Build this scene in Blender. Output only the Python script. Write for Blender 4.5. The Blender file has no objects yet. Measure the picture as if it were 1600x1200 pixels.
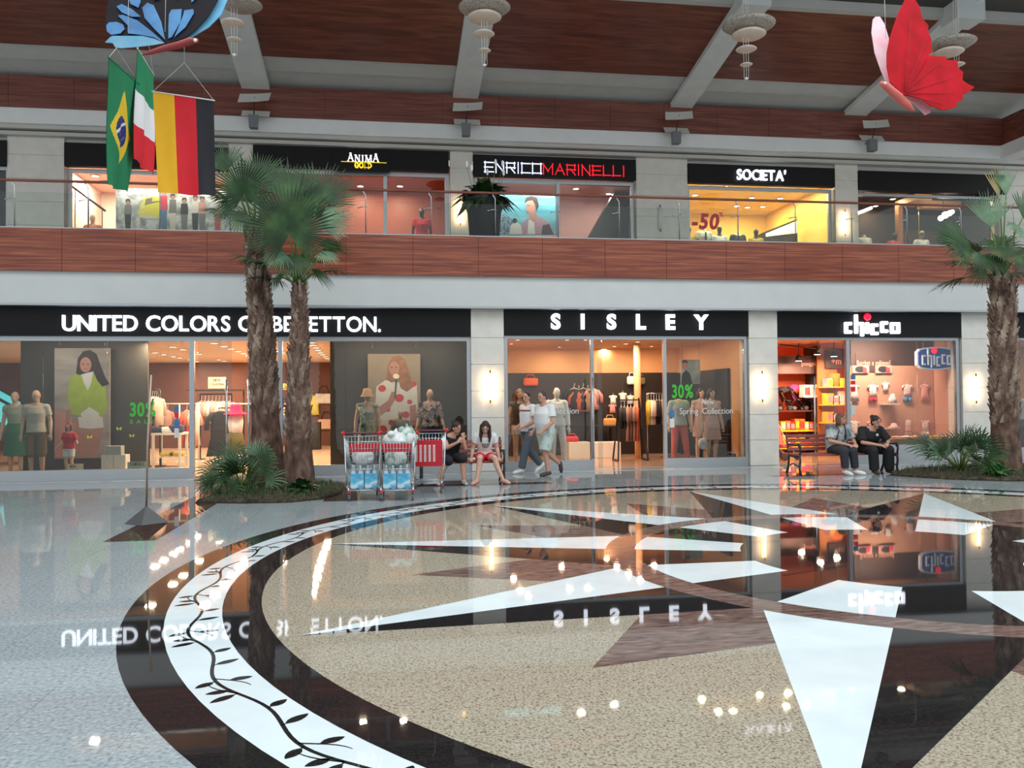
import bpy, bmesh, math, random
from mathutils import Vector, Matrix, Quaternion
R = random.Random(7)
V = Vector
sc = bpy.context.scene
COL = sc.collection

# ---------------------------------------------------------------- camera, world, light, exposure
CAM = V((0.0, 0.0, 1.55))
CR, CU, CF = V((0.98910456, -0.14695112, -0.00880563)), V((0.00581503, -0.0207682, 0.99976741)), V((0.14709982, 0.9889257, 0.0196874))
FPX = 1327.44
cd = bpy.data.cameras.new('camera'); cam = bpy.data.objects.new('camera', cd); COL.objects.link(cam)
cd.sensor_width = 36.0; cd.lens = FPX / 1600 * 36.0; cd.clip_start = 0.05; cd.clip_end = 300
M = Matrix((( CR.x, CU.x, -CF.x), (CR.y, CU.y, -CF.y), (CR.z, CU.z, -CF.z))).to_4x4()
M.translation = CAM; cam.matrix_world = M
sc.camera = cam
sc.view_settings.view_transform = 'Standard'; sc.view_settings.look = 'None'
sc.view_settings.exposure = 0.0; sc.view_settings.gamma = 1.0; sc.view_settings.use_curve_mapping = False
w = bpy.data.worlds.new('World'); sc.world = w; w.use_nodes = True
bg = w.node_tree.nodes['Background']; bg.inputs[0].default_value = (0.90, 0.955, 1.0, 1); bg.inputs[1].default_value = 1.04
try:
    sc.cycles.use_denoising = True; sc.cycles.max_bounces = 10; sc.cycles.transparent_max_bounces = 16
    sc.cycles.glossy_bounces = 5; sc.cycles.diffuse_bounces = 4; sc.cycles.sample_clamp_indirect = 6.0
    sc.cycles.caustics_reflective = False; sc.cycles.caustics_refractive = False
except Exception: pass

def area_light(name, loc, sx, sy, power, col, rot=(0, 0, 0), spread=math.pi):
    l = bpy.data.lights.new(name, 'AREA'); l.shape = 'RECTANGLE'; l.size = sx; l.size_y = sy
    l.energy = power; l.color = col; l.spread = spread
    o = bpy.data.objects.new(name, l); o.location = loc; o.rotation_euler = rot; COL.objects.link(o); return o
# daylight from the skylight over the court
area_light('skylight', (6, 7, 15.5), 26, 16, 2600, (0.86, 0.95, 1.0))
WARM = (1.0, 0.66, 0.42)
# added fill lights behind the shopfronts, tilted back to brighten the window displays
area_light('display_fill', (-5.6, 19.05, 2.86), 4.6, 0.25, 34, (1.0, 0.84, 0.72), (math.radians(38), 0, 0))
area_light('display_fill', (0.4, 19.05, 2.86), 2.7, 0.25, 32, (1.0, 0.76, 0.56), (math.radians(38), 0, 0))
area_light('display_fill', (5.5, 19.05, 2.92), 5.2, 0.25, 34, (1.0, 0.76, 0.56), (math.radians(35), 0, 0))
area_light('display_fill', (11.75, 18.98, 2.86), 1.5, 0.25, 120, (1.0, 0.72, 0.56), (math.radians(30), 0, 0))

for gx, gw, gp, gc in ((-6.3, 3.8, 60, (1, .80, .70)), (-0.9, 4.6, 90, (1, .74, .58)), (4.9, 4.2, 110, (1, .84, .78)), (11.1, 4.2, 110, (1, .86, .6)), (16.8, 4.4, 80, (1, .74, .55))):
    area_light('gallery_fill', (gx, 24.3, 7.75), gw, 0.25, gp, gc, (math.radians(38), 0, 0))  # added fill without fixtures, lifts the dim gallery mannequins and posters

# ---------------------------------------------------------------- helpers
def lin(c):
    c = c / 255.0
    return c / 12.92 if c <= 0.04045 else ((c + 0.055) / 1.055) ** 2.4
def rgb(t): return (lin(t[0]), lin(t[1]), lin(t[2]), 1.0)
MATS = {}
def mat(name, col, rough=0.6, var=0.12, scale=14.0, metal=0.0, emit=None, es=0.0, bump=0.0, spec=0.5, stretch=(1, 1, 1), coat=0.0):
    """procedural surface: the colour wanders a little with a noise; optional bump and emission"""
    if name in MATS: return MATS[name]
    m = bpy.data.materials.new(name); m.use_nodes = True; nt = m.node_tree; b = nt.nodes['Principled BSDF']
    tc = nt.nodes.new('ShaderNodeTexCoord'); mp = nt.nodes.new('ShaderNodeMapping'); mp.inputs['Scale'].default_value = stretch
    nz = nt.nodes.new('ShaderNodeTexNoise'); nz.inputs['Scale'].default_value = scale; nz.inputs['Detail'].default_value = 4
    cr = nt.nodes.new('ShaderNodeValToRGB'); c = rgb(col)
    cr.color_ramp.elements[0].position = 0.3; cr.color_ramp.elements[1].position = 0.7
    cr.color_ramp.elements[0].color = tuple(x * (1 - var) for x in c[:3]) + (1,)
    cr.color_ramp.elements[1].color = tuple(min(1, x * (1 + var)) for x in c[:3]) + (1,)
    L = nt.links
    L.new(tc.outputs['Object'], mp.inputs[0]); L.new(mp.outputs[0], nz.inputs['Vector']); L.new(nz.outputs['Fac'], cr.inputs[0])
    L.new(cr.outputs[0], b.inputs['Base Color'])
    b.inputs['Roughness'].default_value = rough; b.inputs['Metallic'].default_value = metal
    b.inputs['Specular IOR Level'].default_value = spec
    if coat: b.inputs['Coat Weight'].default_value = coat; b.inputs['Coat Roughness'].default_value = 0.05
    if emit is not None:
        b.inputs['Emission Color'].default_value = rgb(emit); b.inputs['Emission Strength'].default_value = es
    if bump:
        bp = nt.nodes.new('ShaderNodeBump'); bp.inputs['Strength'].default_value = bump; bp.inputs['Distance'].default_value = 0.02
        L.new(nz.outputs['Fac'], bp.inputs['Height']); L.new(bp.outputs[0], b.inputs['Normal'])
    MATS[name] = m; return m
def ramp_mat(name, cols, scale, stretch=(1, 1, 1), rough=0.4, detail=6, kind='noise', spec=0.5, distort=0.0, bump=0.0, coat=0.0):
    """several colours (position, rgb) spread by one stretched noise or voronoi: stone, wood, prints"""
    if name in MATS: return MATS[name]
    m = bpy.data.materials.new(name); m.use_nodes = True; nt = m.node_tree; b = nt.nodes['Principled BSDF']; L = nt.links
    tc = nt.nodes.new('ShaderNodeTexCoord'); mp = nt.nodes.new('ShaderNodeMapping'); mp.inputs['Scale'].default_value = stretch
    if kind == 'noise':
        nz = nt.nodes.new('ShaderNodeTexNoise'); nz.inputs['Detail'].default_value = detail; nz.inputs['Distortion'].default_value = distort; out = nz.outputs['Fac']
    else:
        nz = nt.nodes.new('ShaderNodeTexVoronoi'); out = nz.outputs['Color']
    nz.inputs['Scale'].default_value = scale
    cr = nt.nodes.new('ShaderNodeValToRGB'); e = cr.color_ramp.elements
    while len(e) < len(cols): e.new(0.5)
    for k, (p, c) in enumerate(cols): e[k].position = p; e[k].color = rgb(c)
    if kind != 'noise': cr.color_ramp.interpolation = 'CONSTANT'
    L.new(tc.outputs['Object'], mp.inputs[0]); L.new(mp.outputs[0], nz.inputs['Vector']); L.new(out, cr.inputs[0]); L.new(cr.outputs[0], b.inputs['Base Color'])
    b.inputs['Roughness'].default_value = rough; b.inputs['Specular IOR Level'].default_value = spec
    if coat: b.inputs['Coat Weight'].default_value = coat; b.inputs['Coat Roughness'].default_value = 0.05
    if bump:
        bp = nt.nodes.new('ShaderNodeBump'); bp.inputs['Strength'].default_value = bump; bp.inputs['Distance'].default_value = 0.02
        L.new(out, bp.inputs['Height']); L.new(bp.outputs[0], b.inputs['Normal'])
    MATS[name] = m; return m
def glass_mat(name, tint, ior=1.5, rough=0.0, body=0.0, bodycol=(120, 120, 115)):
    """thin pane: clear with a Fresnel reflection; body adds a faint surface film (dust, print)"""
    if name in MATS: return MATS[name]
    m = bpy.data.materials.new(name); m.use_nodes = True; nt = m.node_tree; L = nt.links
    for n in list(nt.nodes):
        if n.type != 'OUTPUT_MATERIAL': nt.nodes.remove(n)
    out = [n for n in nt.nodes if n.type == 'OUTPUT_MATERIAL'][0]
    tr = nt.nodes.new('ShaderNodeBsdfTransparent'); tr.inputs[0].default_value = rgb(tint)
    gl = nt.nodes.new('ShaderNodeBsdfGlossy'); gl.inputs['Roughness'].default_value = rough
    fr = nt.nodes.new('ShaderNodeFresnel'); fr.inputs[0].default_value = ior
    mx = nt.nodes.new('ShaderNodeMixShader'); L.new(fr.outputs[0], mx.inputs[0]); L.new(tr.outputs[0], mx.inputs[1]); L.new(gl.outputs[0], mx.inputs[2])
    last = mx
    if body:
        df = nt.nodes.new('ShaderNodeBsdfDiffuse'); df.inputs[0].default_value = rgb(bodycol)
        m2 = nt.nodes.new('ShaderNodeMixShader'); m2.inputs[0].default_value = body
        L.new(mx.outputs[0], m2.inputs[1]); L.new(df.outputs[0], m2.inputs[2]); last = m2
    L.new(last.outputs[0], out.inputs[0]); MATS[name] = m; return m

def frame_of(d, hint=V((0, 0, 1))):
    d = d.normalized()
    if abs(d.dot(hint)) > 0.97: hint = V((0, 1, 0)) if abs(d.y) < 0.9 else V((1, 0, 0))
    x = d.cross(hint).normalized(); return x, x.cross(d).normalized()
class MB:
    """collects shapes into one mesh"""
    def __init__(s): s.v = []; s.f = []; s.m = []; s.s = []
    def add(s, vs, fs, mi=0, sm=False):
        o = len(s.v); s.v += [tuple(v) for v in vs]
        for f in fs: s.f.append([i + o for i in f]); s.m.append(mi); s.s.append(sm)
        return s
    def box(s, a, b, mi=0):
        x0, y0, z0 = (min(p, q) for p, q in zip(a, b)); x1, y1, z1 = (max(p, q) for p, q in zip(a, b))
        return s.add([(x0,y0,z0),(x1,y0,z0),(x1,y1,z0),(x0,y1,z0),(x0,y0,z1),(x1,y0,z1),(x1,y1,z1),(x0,y1,z1)],
                     [(0,3,2,1),(4,5,6,7),(0,1,5,4),(1,2,6,5),(2,3,7,6),(3,0,4,7)], mi)
    def hexa(s, p, mi=0):   # 8 corners, bottom ring then top ring
        return s.add(p, [(0,3,2,1),(4,5,6,7),(0,1,5,4),(1,2,6,5),(2,3,7,6),(3,0,4,7)], mi)
    def obox(s, c, size, rot=(0,0,0), mi=0):
        from mathutils import Euler
        m = Euler(rot).to_matrix(); c = V(c); h = [x / 2 for x in size]
        return s.hexa([c + m @ V((sx*h[0], sy*h[1], sz*h[2])) for sz in (-1,1) for sx, sy in ((-1,-1),(1,-1),(1,1),(-1,1))], mi)
    def bar(s, p, q, wd, th, up=V((0,0,1)), mi=0):   # rectangular bar from p to q
        p, q = V(p), V(q); d = q - p; x, y = frame_of(d, up)
        return s.hexa([p - x*wd/2 - y*th/2, p + x*wd/2 - y*th/2, p + x*wd/2 + y*th/2, p - x*wd/2 + y*th/2,
                       q - x*wd/2 - y*th/2, q + x*wd/2 - y*th/2, q + x*wd/2 + y*th/2, q - x*wd/2 + y*th/2], mi)
    def rings(s, rings, mi=0, sm=True, cap=True):
        n = len(rings[0]); vs = [v for r in rings for v in r]; fs = []
        for k in range(len(rings) - 1):
            for i in range(n):
                j = (i + 1) % n; fs.append((k*n+i, k*n+j, (k+1)*n+j, (k+1)*n+i))
        s.add(vs, fs, mi, sm)
        if cap:
            o = len(s.v) - len(vs)
            s.f.append([o + i for i in reversed(range(n))]); s.f.append([o + (len(rings)-1)*n + i for i in range(n)])
            s.m += [mi, mi]; s.s += [False, False]
        return s
    def tube(s, pts, r, n=8, mi=0, cap=True):
        pts = [V(p) for p in pts]; rr = r if isinstance(r, (list, tuple)) else [r] * len(pts); out = []; x = None
        for k, p in enumerate(pts):
            d = (pts[min(k+1, len(pts)-1)] - pts[max(k-1, 0)])
            if d.length < 1e-9: d = V((0,0,1))
            d.normalize()
            if x is None: x, y = frame_of(d)
            else:
                x = (x - d * x.dot(d)); x = x.normalized() if x.length > 1e-6 else frame_of(d)[0]; y = x.cross(d).normalized()
            out.append([p + (x*math.cos(2*math.pi*i/n) + y*math.sin(2*math.pi*i/n)) * rr[k] for i in range(n)])
        return s.rings(out, mi, True, cap)
    def loft(s, st, n=16, mi=0, cap=True):   # stations: centre, x half axis vector, y half axis vector
        return s.rings([[V(c) + V(a)*math.cos(2*math.pi*i/n) + V(b)*math.sin(2*math.pi*i/n) for i in range(n)] for c, a, b in st], mi, True, cap)
    def lathe(s, prof, c=(0,0,0), n=20, mi=0, cap=True):
        c = V(c); return s.rings([[c + V((r*math.cos(2*math.pi*i/n), r*math.sin(2*math.pi*i/n), z)) for i in range(n)] for r, z in prof], mi, True, cap)
    def ell(s, c, r, rot=None, n=12, m=8, mi=0):
        c = V(c); rt = rot or Matrix.Identity(3); rings = []
        for k in range(m + 1):
            t = math.pi * (0.02 + 0.96 * k / m); z = -math.cos(t); q = math.sin(t)
            rings.append([c + rt @ V((r[0]*q*math.cos(2*math.pi*i/n), r[1]*q*math.sin(2*math.pi*i/n), r[2]*z)) for i in range(n)])
        return s.rings(rings, mi)
    def cap(s, p, r0, q, r1, n=10, mi=0):
        p, q = V(p), V(q); d = q - p; L = max(d.length, 1e-6); d = d / L; pts = []; rr = []
        for a in (-0.98, -0.8, -0.45, 0): pts.append(p + d*r0*a); rr.append(r0*math.sqrt(max(1-a*a, 0.0)))
        for a in (0, 0.45, 0.8, 0.98): pts.append(q + d*r1*a); rr.append(r1*math.sqrt(max(1-a*a, 0.0)))
        return s.tube(pts, rr, n, mi)
    def prism(s, poly, o, ux, uy, th, mi=0, mi_side=None):   # 2-D outline extruded by the vector th
        o, ux, uy, th = V(o), V(ux), V(uy), V(th); n = len(poly)
        a = [o + ux*p[0] + uy*p[1] for p in poly]; b = [p + th for p in a]; ms = mi if mi_side is None else mi_side
        k = len(s.v); s.v += [tuple(p) for p in a + b]
        s.f.append([k+i for i in reversed(range(n))]); s.f.append([k+n+i for i in range(n)]); s.m += [mi, mi]; s.s += [False]*2
        for i in range(n):
            j = (i+1) % n; s.f.append([k+i, k+j, k+n+j, k+n+i]); s.m.append(ms); s.s.append(False)
        return s
    def mesh(s, name, mats):
        me = bpy.data.meshes.new(name); me.from_pydata(s.v, [], s.f)
        for m in (mats if isinstance(mats, (list, tuple)) else [mats]): me.materials.append(m)
        me.polygons.foreach_set('material_index', s.m); me.polygons.foreach_set('use_smooth', s.s); me.update()
        bm = bmesh.new(); bm.from_mesh(me); bmesh.ops.recalc_face_normals(bm, faces=bm.faces); bm.to_mesh(me); bm.free()
        return me
    def build(s, name, mats, parent=None, bevel=0.0):
        o = bpy.data.objects.new(name, s.mesh(name, mats)); COL.objects.link(o)
        if parent is not None: o.parent = parent
        if bevel:
            b = o.modifiers.new('bevel', 'BEVEL'); b.width = bevel; b.segments = 2; b.limit_method = 'ANGLE'
        return o
    def soft(s, name, m, parent, voxel=0.012, it=5):
        """melts the collected shapes into one continuous skin"""
        o = s.build(name, m); md = o.modifiers.new('r', 'REMESH'); md.mode = 'VOXEL'; md.voxel_size = voxel; md.use_smooth_shade = True
        sm = o.modifiers.new('s', 'SMOOTH'); sm.iterations = it; sm.factor = 0.5
        dg = bpy.context.evaluated_depsgraph_get(); me = bpy.data.meshes.new_from_object(o.evaluated_get(dg)); me.name = name
        old = o.data; o.modifiers.clear(); o.data = me; bpy.data.meshes.remove(old)
        if not me.materials: me.materials.append(m)
        for p in me.polygons: p.use_smooth = True
        o.parent = parent; return o
def thing(name, label, cat, loc=(0,0,0), rz=0.0, group=None):
    o = bpy.data.objects.new(name, None); COL.objects.link(o); o.empty_display_size = 0.1
    o.location = loc; o.rotation_euler = (0, 0, rz); return tag(o, label, cat, group)
def tag(o, label, cat, group=None):
    o['label'] = label; o['category'] = cat
    if group: o['group'] = group
    return o
def struct(mb, name, mats, parent=None, bevel=0.0):
    o = mb.build(name, mats, parent, bevel)
    if parent is None: o['kind'] = 'structure'
    return o
def struct_empty(name):
    o = bpy.data.objects.new(name, None); COL.objects.link(o); o['kind'] = 'structure'; return o
def kids(o): return [c for c in COL.objects if c.parent == o]
CH = {}
def copy_tree(o, loc=None, rz=None, label=None, group=None, scale=None):
    c = o.copy(); COL.objects.link(c)
    def rec(src, dst):
        for ch in list(src.children):
            d = ch.copy(); COL.objects.link(d); d.parent = dst; rec(ch, d)
    rec(o, c)
    if loc is not None: c.location = loc
    if rz is not None: c.rotation_euler = (0, 0, rz)
    if label: c['label'] = label
    if group: c['group'] = group
    if scale: c.scale = scale if isinstance(scale, (tuple, list)) else (scale,)*3
    return c
# a picture position read as a point of the place: on the upright plane Y, or on the level plane z
def ray(px, py): return CR * ((px - 800) / FPX) - CU * ((py - 600) / FPX) + CF
def at(px, py, Y): d = ray(px, py); return CAM + d * (Y / d.y)
def atz(px, py, z): d = ray(px, py); return CAM + d * ((z - CAM.z) / d.z)
def X(px, Y, py=620): return at(px, py, Y).x
def Z(py, Y, px=800): return at(px, py, Y).z

# letters: one mesh per glyph of the built-in face, scaled to the cap height
GL = {}
def glyph(ch, bold):
    if (ch, bold) in GL: return GL[(ch, bold)]
    cu = bpy.data.curves.new('glyph', 'FONT'); cu.body = ch; cu.size = 1.0; cu.offset = bold; cu.extrude = 0.02; cu.resolution_u = 4
    o = bpy.data.objects.new('glyph', cu); COL.objects.link(o); dg = bpy.context.evaluated_depsgraph_get()
    me = bpy.data.meshes.new_from_object(o.evaluated_get(dg)); bpy.data.objects.remove(o); bpy.data.curves.remove(cu)
    vs = [v.co.copy() for v in me.vertices]; fs = [list(p.vertices) for p in me.polygons]; bpy.data.meshes.remove(me)
    if not vs: vs = [V((0,0,0))]
    x0 = min(v.x for v in vs); x1 = max(v.x for v in vs)
    GL[(ch, bold)] = ([V((v.x - x0, v.y, v.z / 0.02)) for v in vs], fs, x1 - x0); return GL[(ch, bold)]
def cap_h(bold):
    vs, _, _ = glyph('H', bold); ys = [v.y for v in vs]; return min(ys), max(ys)
def text(parent, s, x0, x1, z0, z1, Y, m, depth=0.05, bold=0.0, gap=0.12, part='letter', one=False, slant=0.0, space=0.45, xs=None):
    """writes s between x0 and x1 on the plane Y (facing -Y), cap height z0..z1; xs = explicit letter centres"""
    lo, hi = cap_h(bold); k = (z1 - z0) / (hi - lo); cur = 0; pos = []
    for ch in s:
        if ch == ' ': cur += space; pos.append(None); continue
        wd = glyph(ch, bold)[2]; pos.append(cur); cur += wd + gap
    tot = cur - gap; kx = (x1 - x0) / tot if xs is None else k
    allmb = MB(); n = 0
    for ch, p in zip(s, pos):
        if p is None: continue
        vs, fs, wd = glyph(ch, bold); ox = x0 + p*kx if xs is None else xs[n] - wd*kx/2
        mb = allmb if one else MB()
        mb.add([(ox + v.x*kx + slant*(v.y - lo)*k, Y - depth*(0.5 + 0.5*v.z), z0 + (v.y - lo)*k) for v in vs], fs)
        if not one: mb.build(part, m, parent)
        n += 1
    if one: return allmb.build(part, m, parent)
# ---------------------------------------------------------------- surfaces
def granite(name, cols, scale, rough=0.024, tile=None, mortar=(90, 95, 98), ms=0.004, scale2=None):
    m = ramp_mat(name, cols, scale, rough=rough, detail=8, spec=0.10)
    if tile:
        nt = m.node_tree; L = nt.links; b = nt.nodes['Principled BSDF']; cr = [n for n in nt.nodes if n.type == 'VALTORGB'][0]
        tc = [n for n in nt.nodes if n.type == 'TEX_COORD'][0]
        br = nt.nodes.new('ShaderNodeTexBrick'); br.offset = 0.0; br.inputs['Scale'].default_value = 1.0; br.inputs['Mortar Size'].default_value = ms
        br.inputs['Brick Width'].default_value = tile; br.inputs['Row Height'].default_value = tile; br.inputs['Mortar'].default_value = rgb(mortar)
        br.inputs['Color1'].default_value = (1, 1, 1, 1); br.inputs['Color2'].default_value = (0.93, 0.93, 0.94, 1); br.inputs['Mortar Smooth'].default_value = 0.0
        mx = nt.nodes.new('ShaderNodeMix'); mx.data_type = 'RGBA'; mx.blend_type = 'MULTIPLY'; mx.inputs[0].default_value = 1.0
        L.new(tc.outputs['Object'], br.inputs['Vector']); L.new(cr.outputs[0], mx.inputs[6]); L.new(br.outputs['Color'], mx.inputs[7]); L.new(mx.outputs[2], b.inputs['Base Color'])
    return m
m_grey = granite('grey_granite', [(0.30, (124, 132, 134)), (0.45, (150, 159, 161)), (0.6, (166, 174, 176)), (0.75, (188, 194, 196))], 42, tile=0.6, mortar=(215, 217, 218), ms=0.003)
m_black = granite('black_granite', [(0.3, (26, 24, 24)), (0.6, (40, 37, 37)), (0.8, (52, 48, 48))], 60)
m_white = granite('white_marble', [(0.3, (206, 216, 217)), (0.7, (216, 226, 227))], 3)
m_beige = ramp_mat('beige_granite', [(0.30, (84, 66, 56)), (0.39, (134, 119, 102)), (0.50, (162, 152, 132)), (0.62, (178, 171, 154)), (0.75, (134, 114, 100))], 72, (1, 1, 1), 0.03, 10, spec=0.10, distort=0.4)
m_brown = ramp_mat('brown_granite', [(0.3, (78, 58, 52)), (0.5, (112, 90, 82)), (0.62, (128, 104, 94)), (0.75, (158, 136, 120))], 5, (1.2, 5, 1), 0.03, 8, spec=0.10, distort=0.8)
m_strip = ramp_mat('dark_brown_stone', [(0.3, (58, 44, 40)), (0.6, (86, 66, 60))], 8, rough=0.03, spec=0.10)
def wood(name, a, b, c, rough=0.35, sx=0.5, scale=3.0):
    return ramp_mat(name, [(0.28, a), (0.5, b), (0.72, c)], scale, (sx, 2.0, 9.0), rough, 9, distort=0.9)
m_wood = wood('balcony_wood', (96, 42, 28), (138, 66, 44), (172, 100, 66), 0.35, 0.28, 2.4)
m_wood2 = wood('upper_wood', (88, 44, 36), (120, 66, 54), (144, 86, 72), 0.4, 0.3, 2.4)
m_wood3 = wood('ceiling_wood', (84, 40, 29), (118, 60, 44), (138, 78, 58), 0.45, 0.3, 2.4)
m_fascia = mat('white_plaster', (206, 208, 205), 0.7, 0.03, 2)
m_upper = mat('white_beam_plaster', (234, 236, 234), 0.7, 0.03, 2)
m_soffit = mat('soffit_plaster', (196, 194, 188), 0.7, 0.03, 2)
m_grayc = mat('grey_ceiling_panel', (204, 207, 203), 0.6, 0.04, 3)
m_beam = mat('beam_paint', (222, 225, 222), 0.6, 0.04, 3)
m_tile = mat('pillar_stone', (222, 218, 208), 0.45, 0.05, 5)
m_sign = mat('black_sign_panel', (17, 15, 16), 0.5, 0.1, 3, spec=0.25)
m_alu = mat('brushed_aluminium', (176, 180, 182), 0.35, 0.05, 30, metal=0.6)
m_steel = mat('steel', (190, 192, 194), 0.25, 0.05, 30, metal=0.9)
m_glass = glass_mat('shop_glass', (236, 240, 238), 1.45)
m_glass2 = glass_mat('railing_glass', (243, 248, 245), 1.3)
m_darkpanel = mat('display_panel', (62, 58, 52), 0.5, 0.08, 2)
m_letter = mat('lit_letter', (250, 250, 255), 0.4, 0.0, emit=(236, 244, 255), es=3.2)
m_letter2 = mat('soft_lit_letter', (250, 250, 250), 0.4, 0.0, emit=(240, 240, 245), es=1.6)
m_dark = mat('dark_metal', (40, 38, 38), 0.4, 0.1, metal=0.3)
m_blk = mat('black_paint', (24, 23, 23), 0.5, 0.1)
m_wht = mat('white_paint', (226, 226, 222), 0.5, 0.04)
m_spot = mat('lamp_glow', (255, 250, 240), 0.4, 0.0, emit=(255, 236, 212), es=14.0)

# ---------------------------------------------------------------- floor with its stone inlay
fl = MB(); fl.box((-26, -14, -0.25), (32, 33, 0.0)); floor = struct(fl, 'floor', m_grey)
CX, CY = 5.085, 7.716
med = MB(); ML = [m_black, m_white, m_beige, m_brown, m_strip]
def disc(r, z, mi, n=160): med.add([(CX + r*math.cos(2*math.pi*i/n), CY + r*math.sin(2*math.pi*i/n), z) for i in range(n)], [list(range(n))], mi)
def ann(r0, r1, a0, a1, z, mi, n=10):
    vs = []
    for i in range(n+1):
        a = math.radians(a0 + (a1-a0)*i/n)
        vs += [(CX + r0*math.cos(a), CY + r0*math.sin(a), z), (CX + r1*math.cos(a), CY + r1*math.sin(a), z)]
    med.add(vs, [(2*i, 2*i+1, 2*i+3, 2*i+2) for i in range(n)], mi)
def pol(r, a): return (CX + r*math.cos(math.radians(a)), CY + r*math.sin(math.radians(a)))
disc(7.07, 0.0010, 0); disc(6.786, 0.0016, 1); disc(6.396, 0.0022, 0); disc(6.11, 0.0028, 2)
A0 = 54.5
for k in range(10):   # brown points between the compass points
    a = A0 + 18 + 36*k
    p, q, r_, o = pol(4.87, a), pol(2.95, a-18), pol(2.95, a+18), (CX, CY)
    med.add([(x, y, 0.0033) for x, y in (o, q, p, r_)], [(0, 1, 2, 3)], 3)
for k in range(10):   # compass points: white half and black half
    a = A0 + 36*k
    t, l, r_ = pol(5.98, a), pol(2.9, a-18), pol(2.9, a+18); o = (CX, CY)
    med.add([(x, y, 0.0038) for x, y in (o, l, t)], [(0, 1, 2)], 1); med.add([(x, y, 0.0038) for x, y in (o, t, r_)], [(0, 1, 2)], 0)
disc(2.977, 0.0043, 3); disc(2.678, 0.0048, 0)
for k in range(10):
    a = A0 + 36*k; ann(1.61, 2.678, a-18, a, 0.0053, 1)
# vine on the white ring: a wavy stem with paired leaves and tendrils
def rp(r, a, z=0.0027): return V((CX + r*math.cos(a), CY + r*math.sin(a), z))
def ribbon(pts, ws, z, mi):
    vs = []
    for i, p in enumerate(pts):
        d = (pts[min(i+1, len(pts)-1)] - pts[max(i-1, 0)]); d.z = 0; d.normalize(); n = V((-d.y, d.x, 0))
        vs += [p + n*ws[i], p - n*ws[i]]
    med.add([(v.x, v.y, z) for v in vs], [(2*i, 2*i+1, 2*i+3, 2*i+2) for i in range(len(pts)-1)], mi)
RM, AMP, PER, PH = 6.586, 0.047, 10.0, 204.6
stem_r = lambda d: RM + AMP*math.cos(2*math.pi*(d-PH)/PER)
rd = math.radians
def leaf(r0, d0, r1, d1):
    a_, b_ = rp(r0, rd(d0)), rp(r1, rd(d1)); n_ = a_.lerp(b_, .12)
    ribbon([n_.lerp(b_, t) for t in (0, .1, .25, .45, .65, .82, .94, 1)], [.003, .014, .026, .031, .027, .018, .008, .001], 0.0027, 0); ribbon([a_, n_], [.005, .004], 0.0027, 0)
for k in range(36):
    m0 = PH + PER*k
    ribbon([rp(stem_r(m0 + PER*i/16), rd(m0 + PER*i/16)) for i in range(17)], [0.011]*17, 0.0027, 0)
    for sg, h0 in ((1, m0), (-1, m0 + PER/2)):
        leaf(stem_r(h0), h0, RM + sg*.170, h0 + sg*.5); leaf(stem_r(h0+2.35), h0+2.35, RM + sg*.168, h0 + 2.35 + sg*.5)
        t0 = h0 - .45 if sg > 0 else h0 - 3.2 + .5   # a tendril and its leaf on the hollow side
        ra, da, rb, db = stem_r(t0), t0, RM - sg*.098, t0 + sg*2.0
        ribbon([rp(ra + (rb-ra)*math.sin(t*1.57), rd(da + (db-da)*t)) for t in (0, .15, .3, .45, .6, .75, .9, 1)], [.007, .007, .006, .005, .005, .004, .003, .001], 0.0027, 0)
        leaf(RM - sg*.012, t0 + sg*.6, RM - sg*.150, t0 + sg*.7)
# brown border strips by the palm beds and the marble edging along the shopfronts
def strip(x0, y0, x1, y1, mi, z=0.001): med.add([(x0,y0,z),(x1,y0,z),(x1,y1,z),(x0,y1,z)], [(0,1,2,3)], mi)
strip(-3.16, 10.17, -2.59, 17.2, 4); strip(-0.98, 13.6, -0.45, 16.4, 4); strip(-2.59, 16.4, -0.45, 17.0, 4); strip(2.15, 15.55, 3.05, 15.95, 4); strip(0.2, 15.55, 2.15, 15.95, 4)
strip(7.6, 15.9, 10.9, 16.25, 4)
strip(-12, 17.95, 19, 18.2, 1); 
for k in range(70):
    x = -11.8 + 0.44*k; ribbon([V((x, 18.04, 0)), V((x+0.09, 18.07, 0)), V((x+0.2, 18.1, 0))], [.002, .02, .002], 0.0018, 0)
strip(-12, 17.93, 19, 17.955, 4, 0.0012); strip(-12, 18.2, 19, 18.225, 4, 0.0012)
med.build('floor_inlay', ML, floor)

# ---------------------------------------------------------------- facade
def hwall(x0, x1, y0, y1, z0, z1, m, name): b = MB(); b.box((x0, y0, z0), (x1, y1, z1)); return struct(b, name, m)
def panels(x0, x1, y0, y1, z0, z1, step, m, name, gap=0.008, rows=1, x_first=None):
    b = MB(); x = x0 if x_first is None else x_first
    xs = [x0]; 
    while x <= x0: x += step
    while x < x1: xs.append(x); x += step
    xs.append(x1)
    for a, c in zip(xs, xs[1:]):
        for r in range(rows):
            za = z0 + (z1-z0)*r/rows; zb = z0 + (z1-z0)*(r+1)/rows
            b.box((a+gap/2, y0, za+(gap/2 if r else 0)), (c-gap/2, y1, zb-(gap/2 if r < rows-1 else 0)))
    b.box((x0, y0+0.02, z0+0.005), (x1, y1, z1-0.005)); return struct(b, name, m)
ZP0, ZP1 = 4.275, 5.14
panels(-14, 24, 18.38, 18.5, ZP0, ZP1, 1.42, m_wood, 'wall_balcony_front', x_first=-13.6)
hwall(-14, 24, 18.46, 18.75, 3.60, ZP0+0.02, m_fascia, 'wall_balcony_fascia')
hwall(-14, 24, 18.42, 18.72, 3.575, 3.62, m_alu, 'trim_1')
hwall(-18, 24, 18.5, 31, 4.85, 5.05, m_soffit, 'floor_upper')
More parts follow.
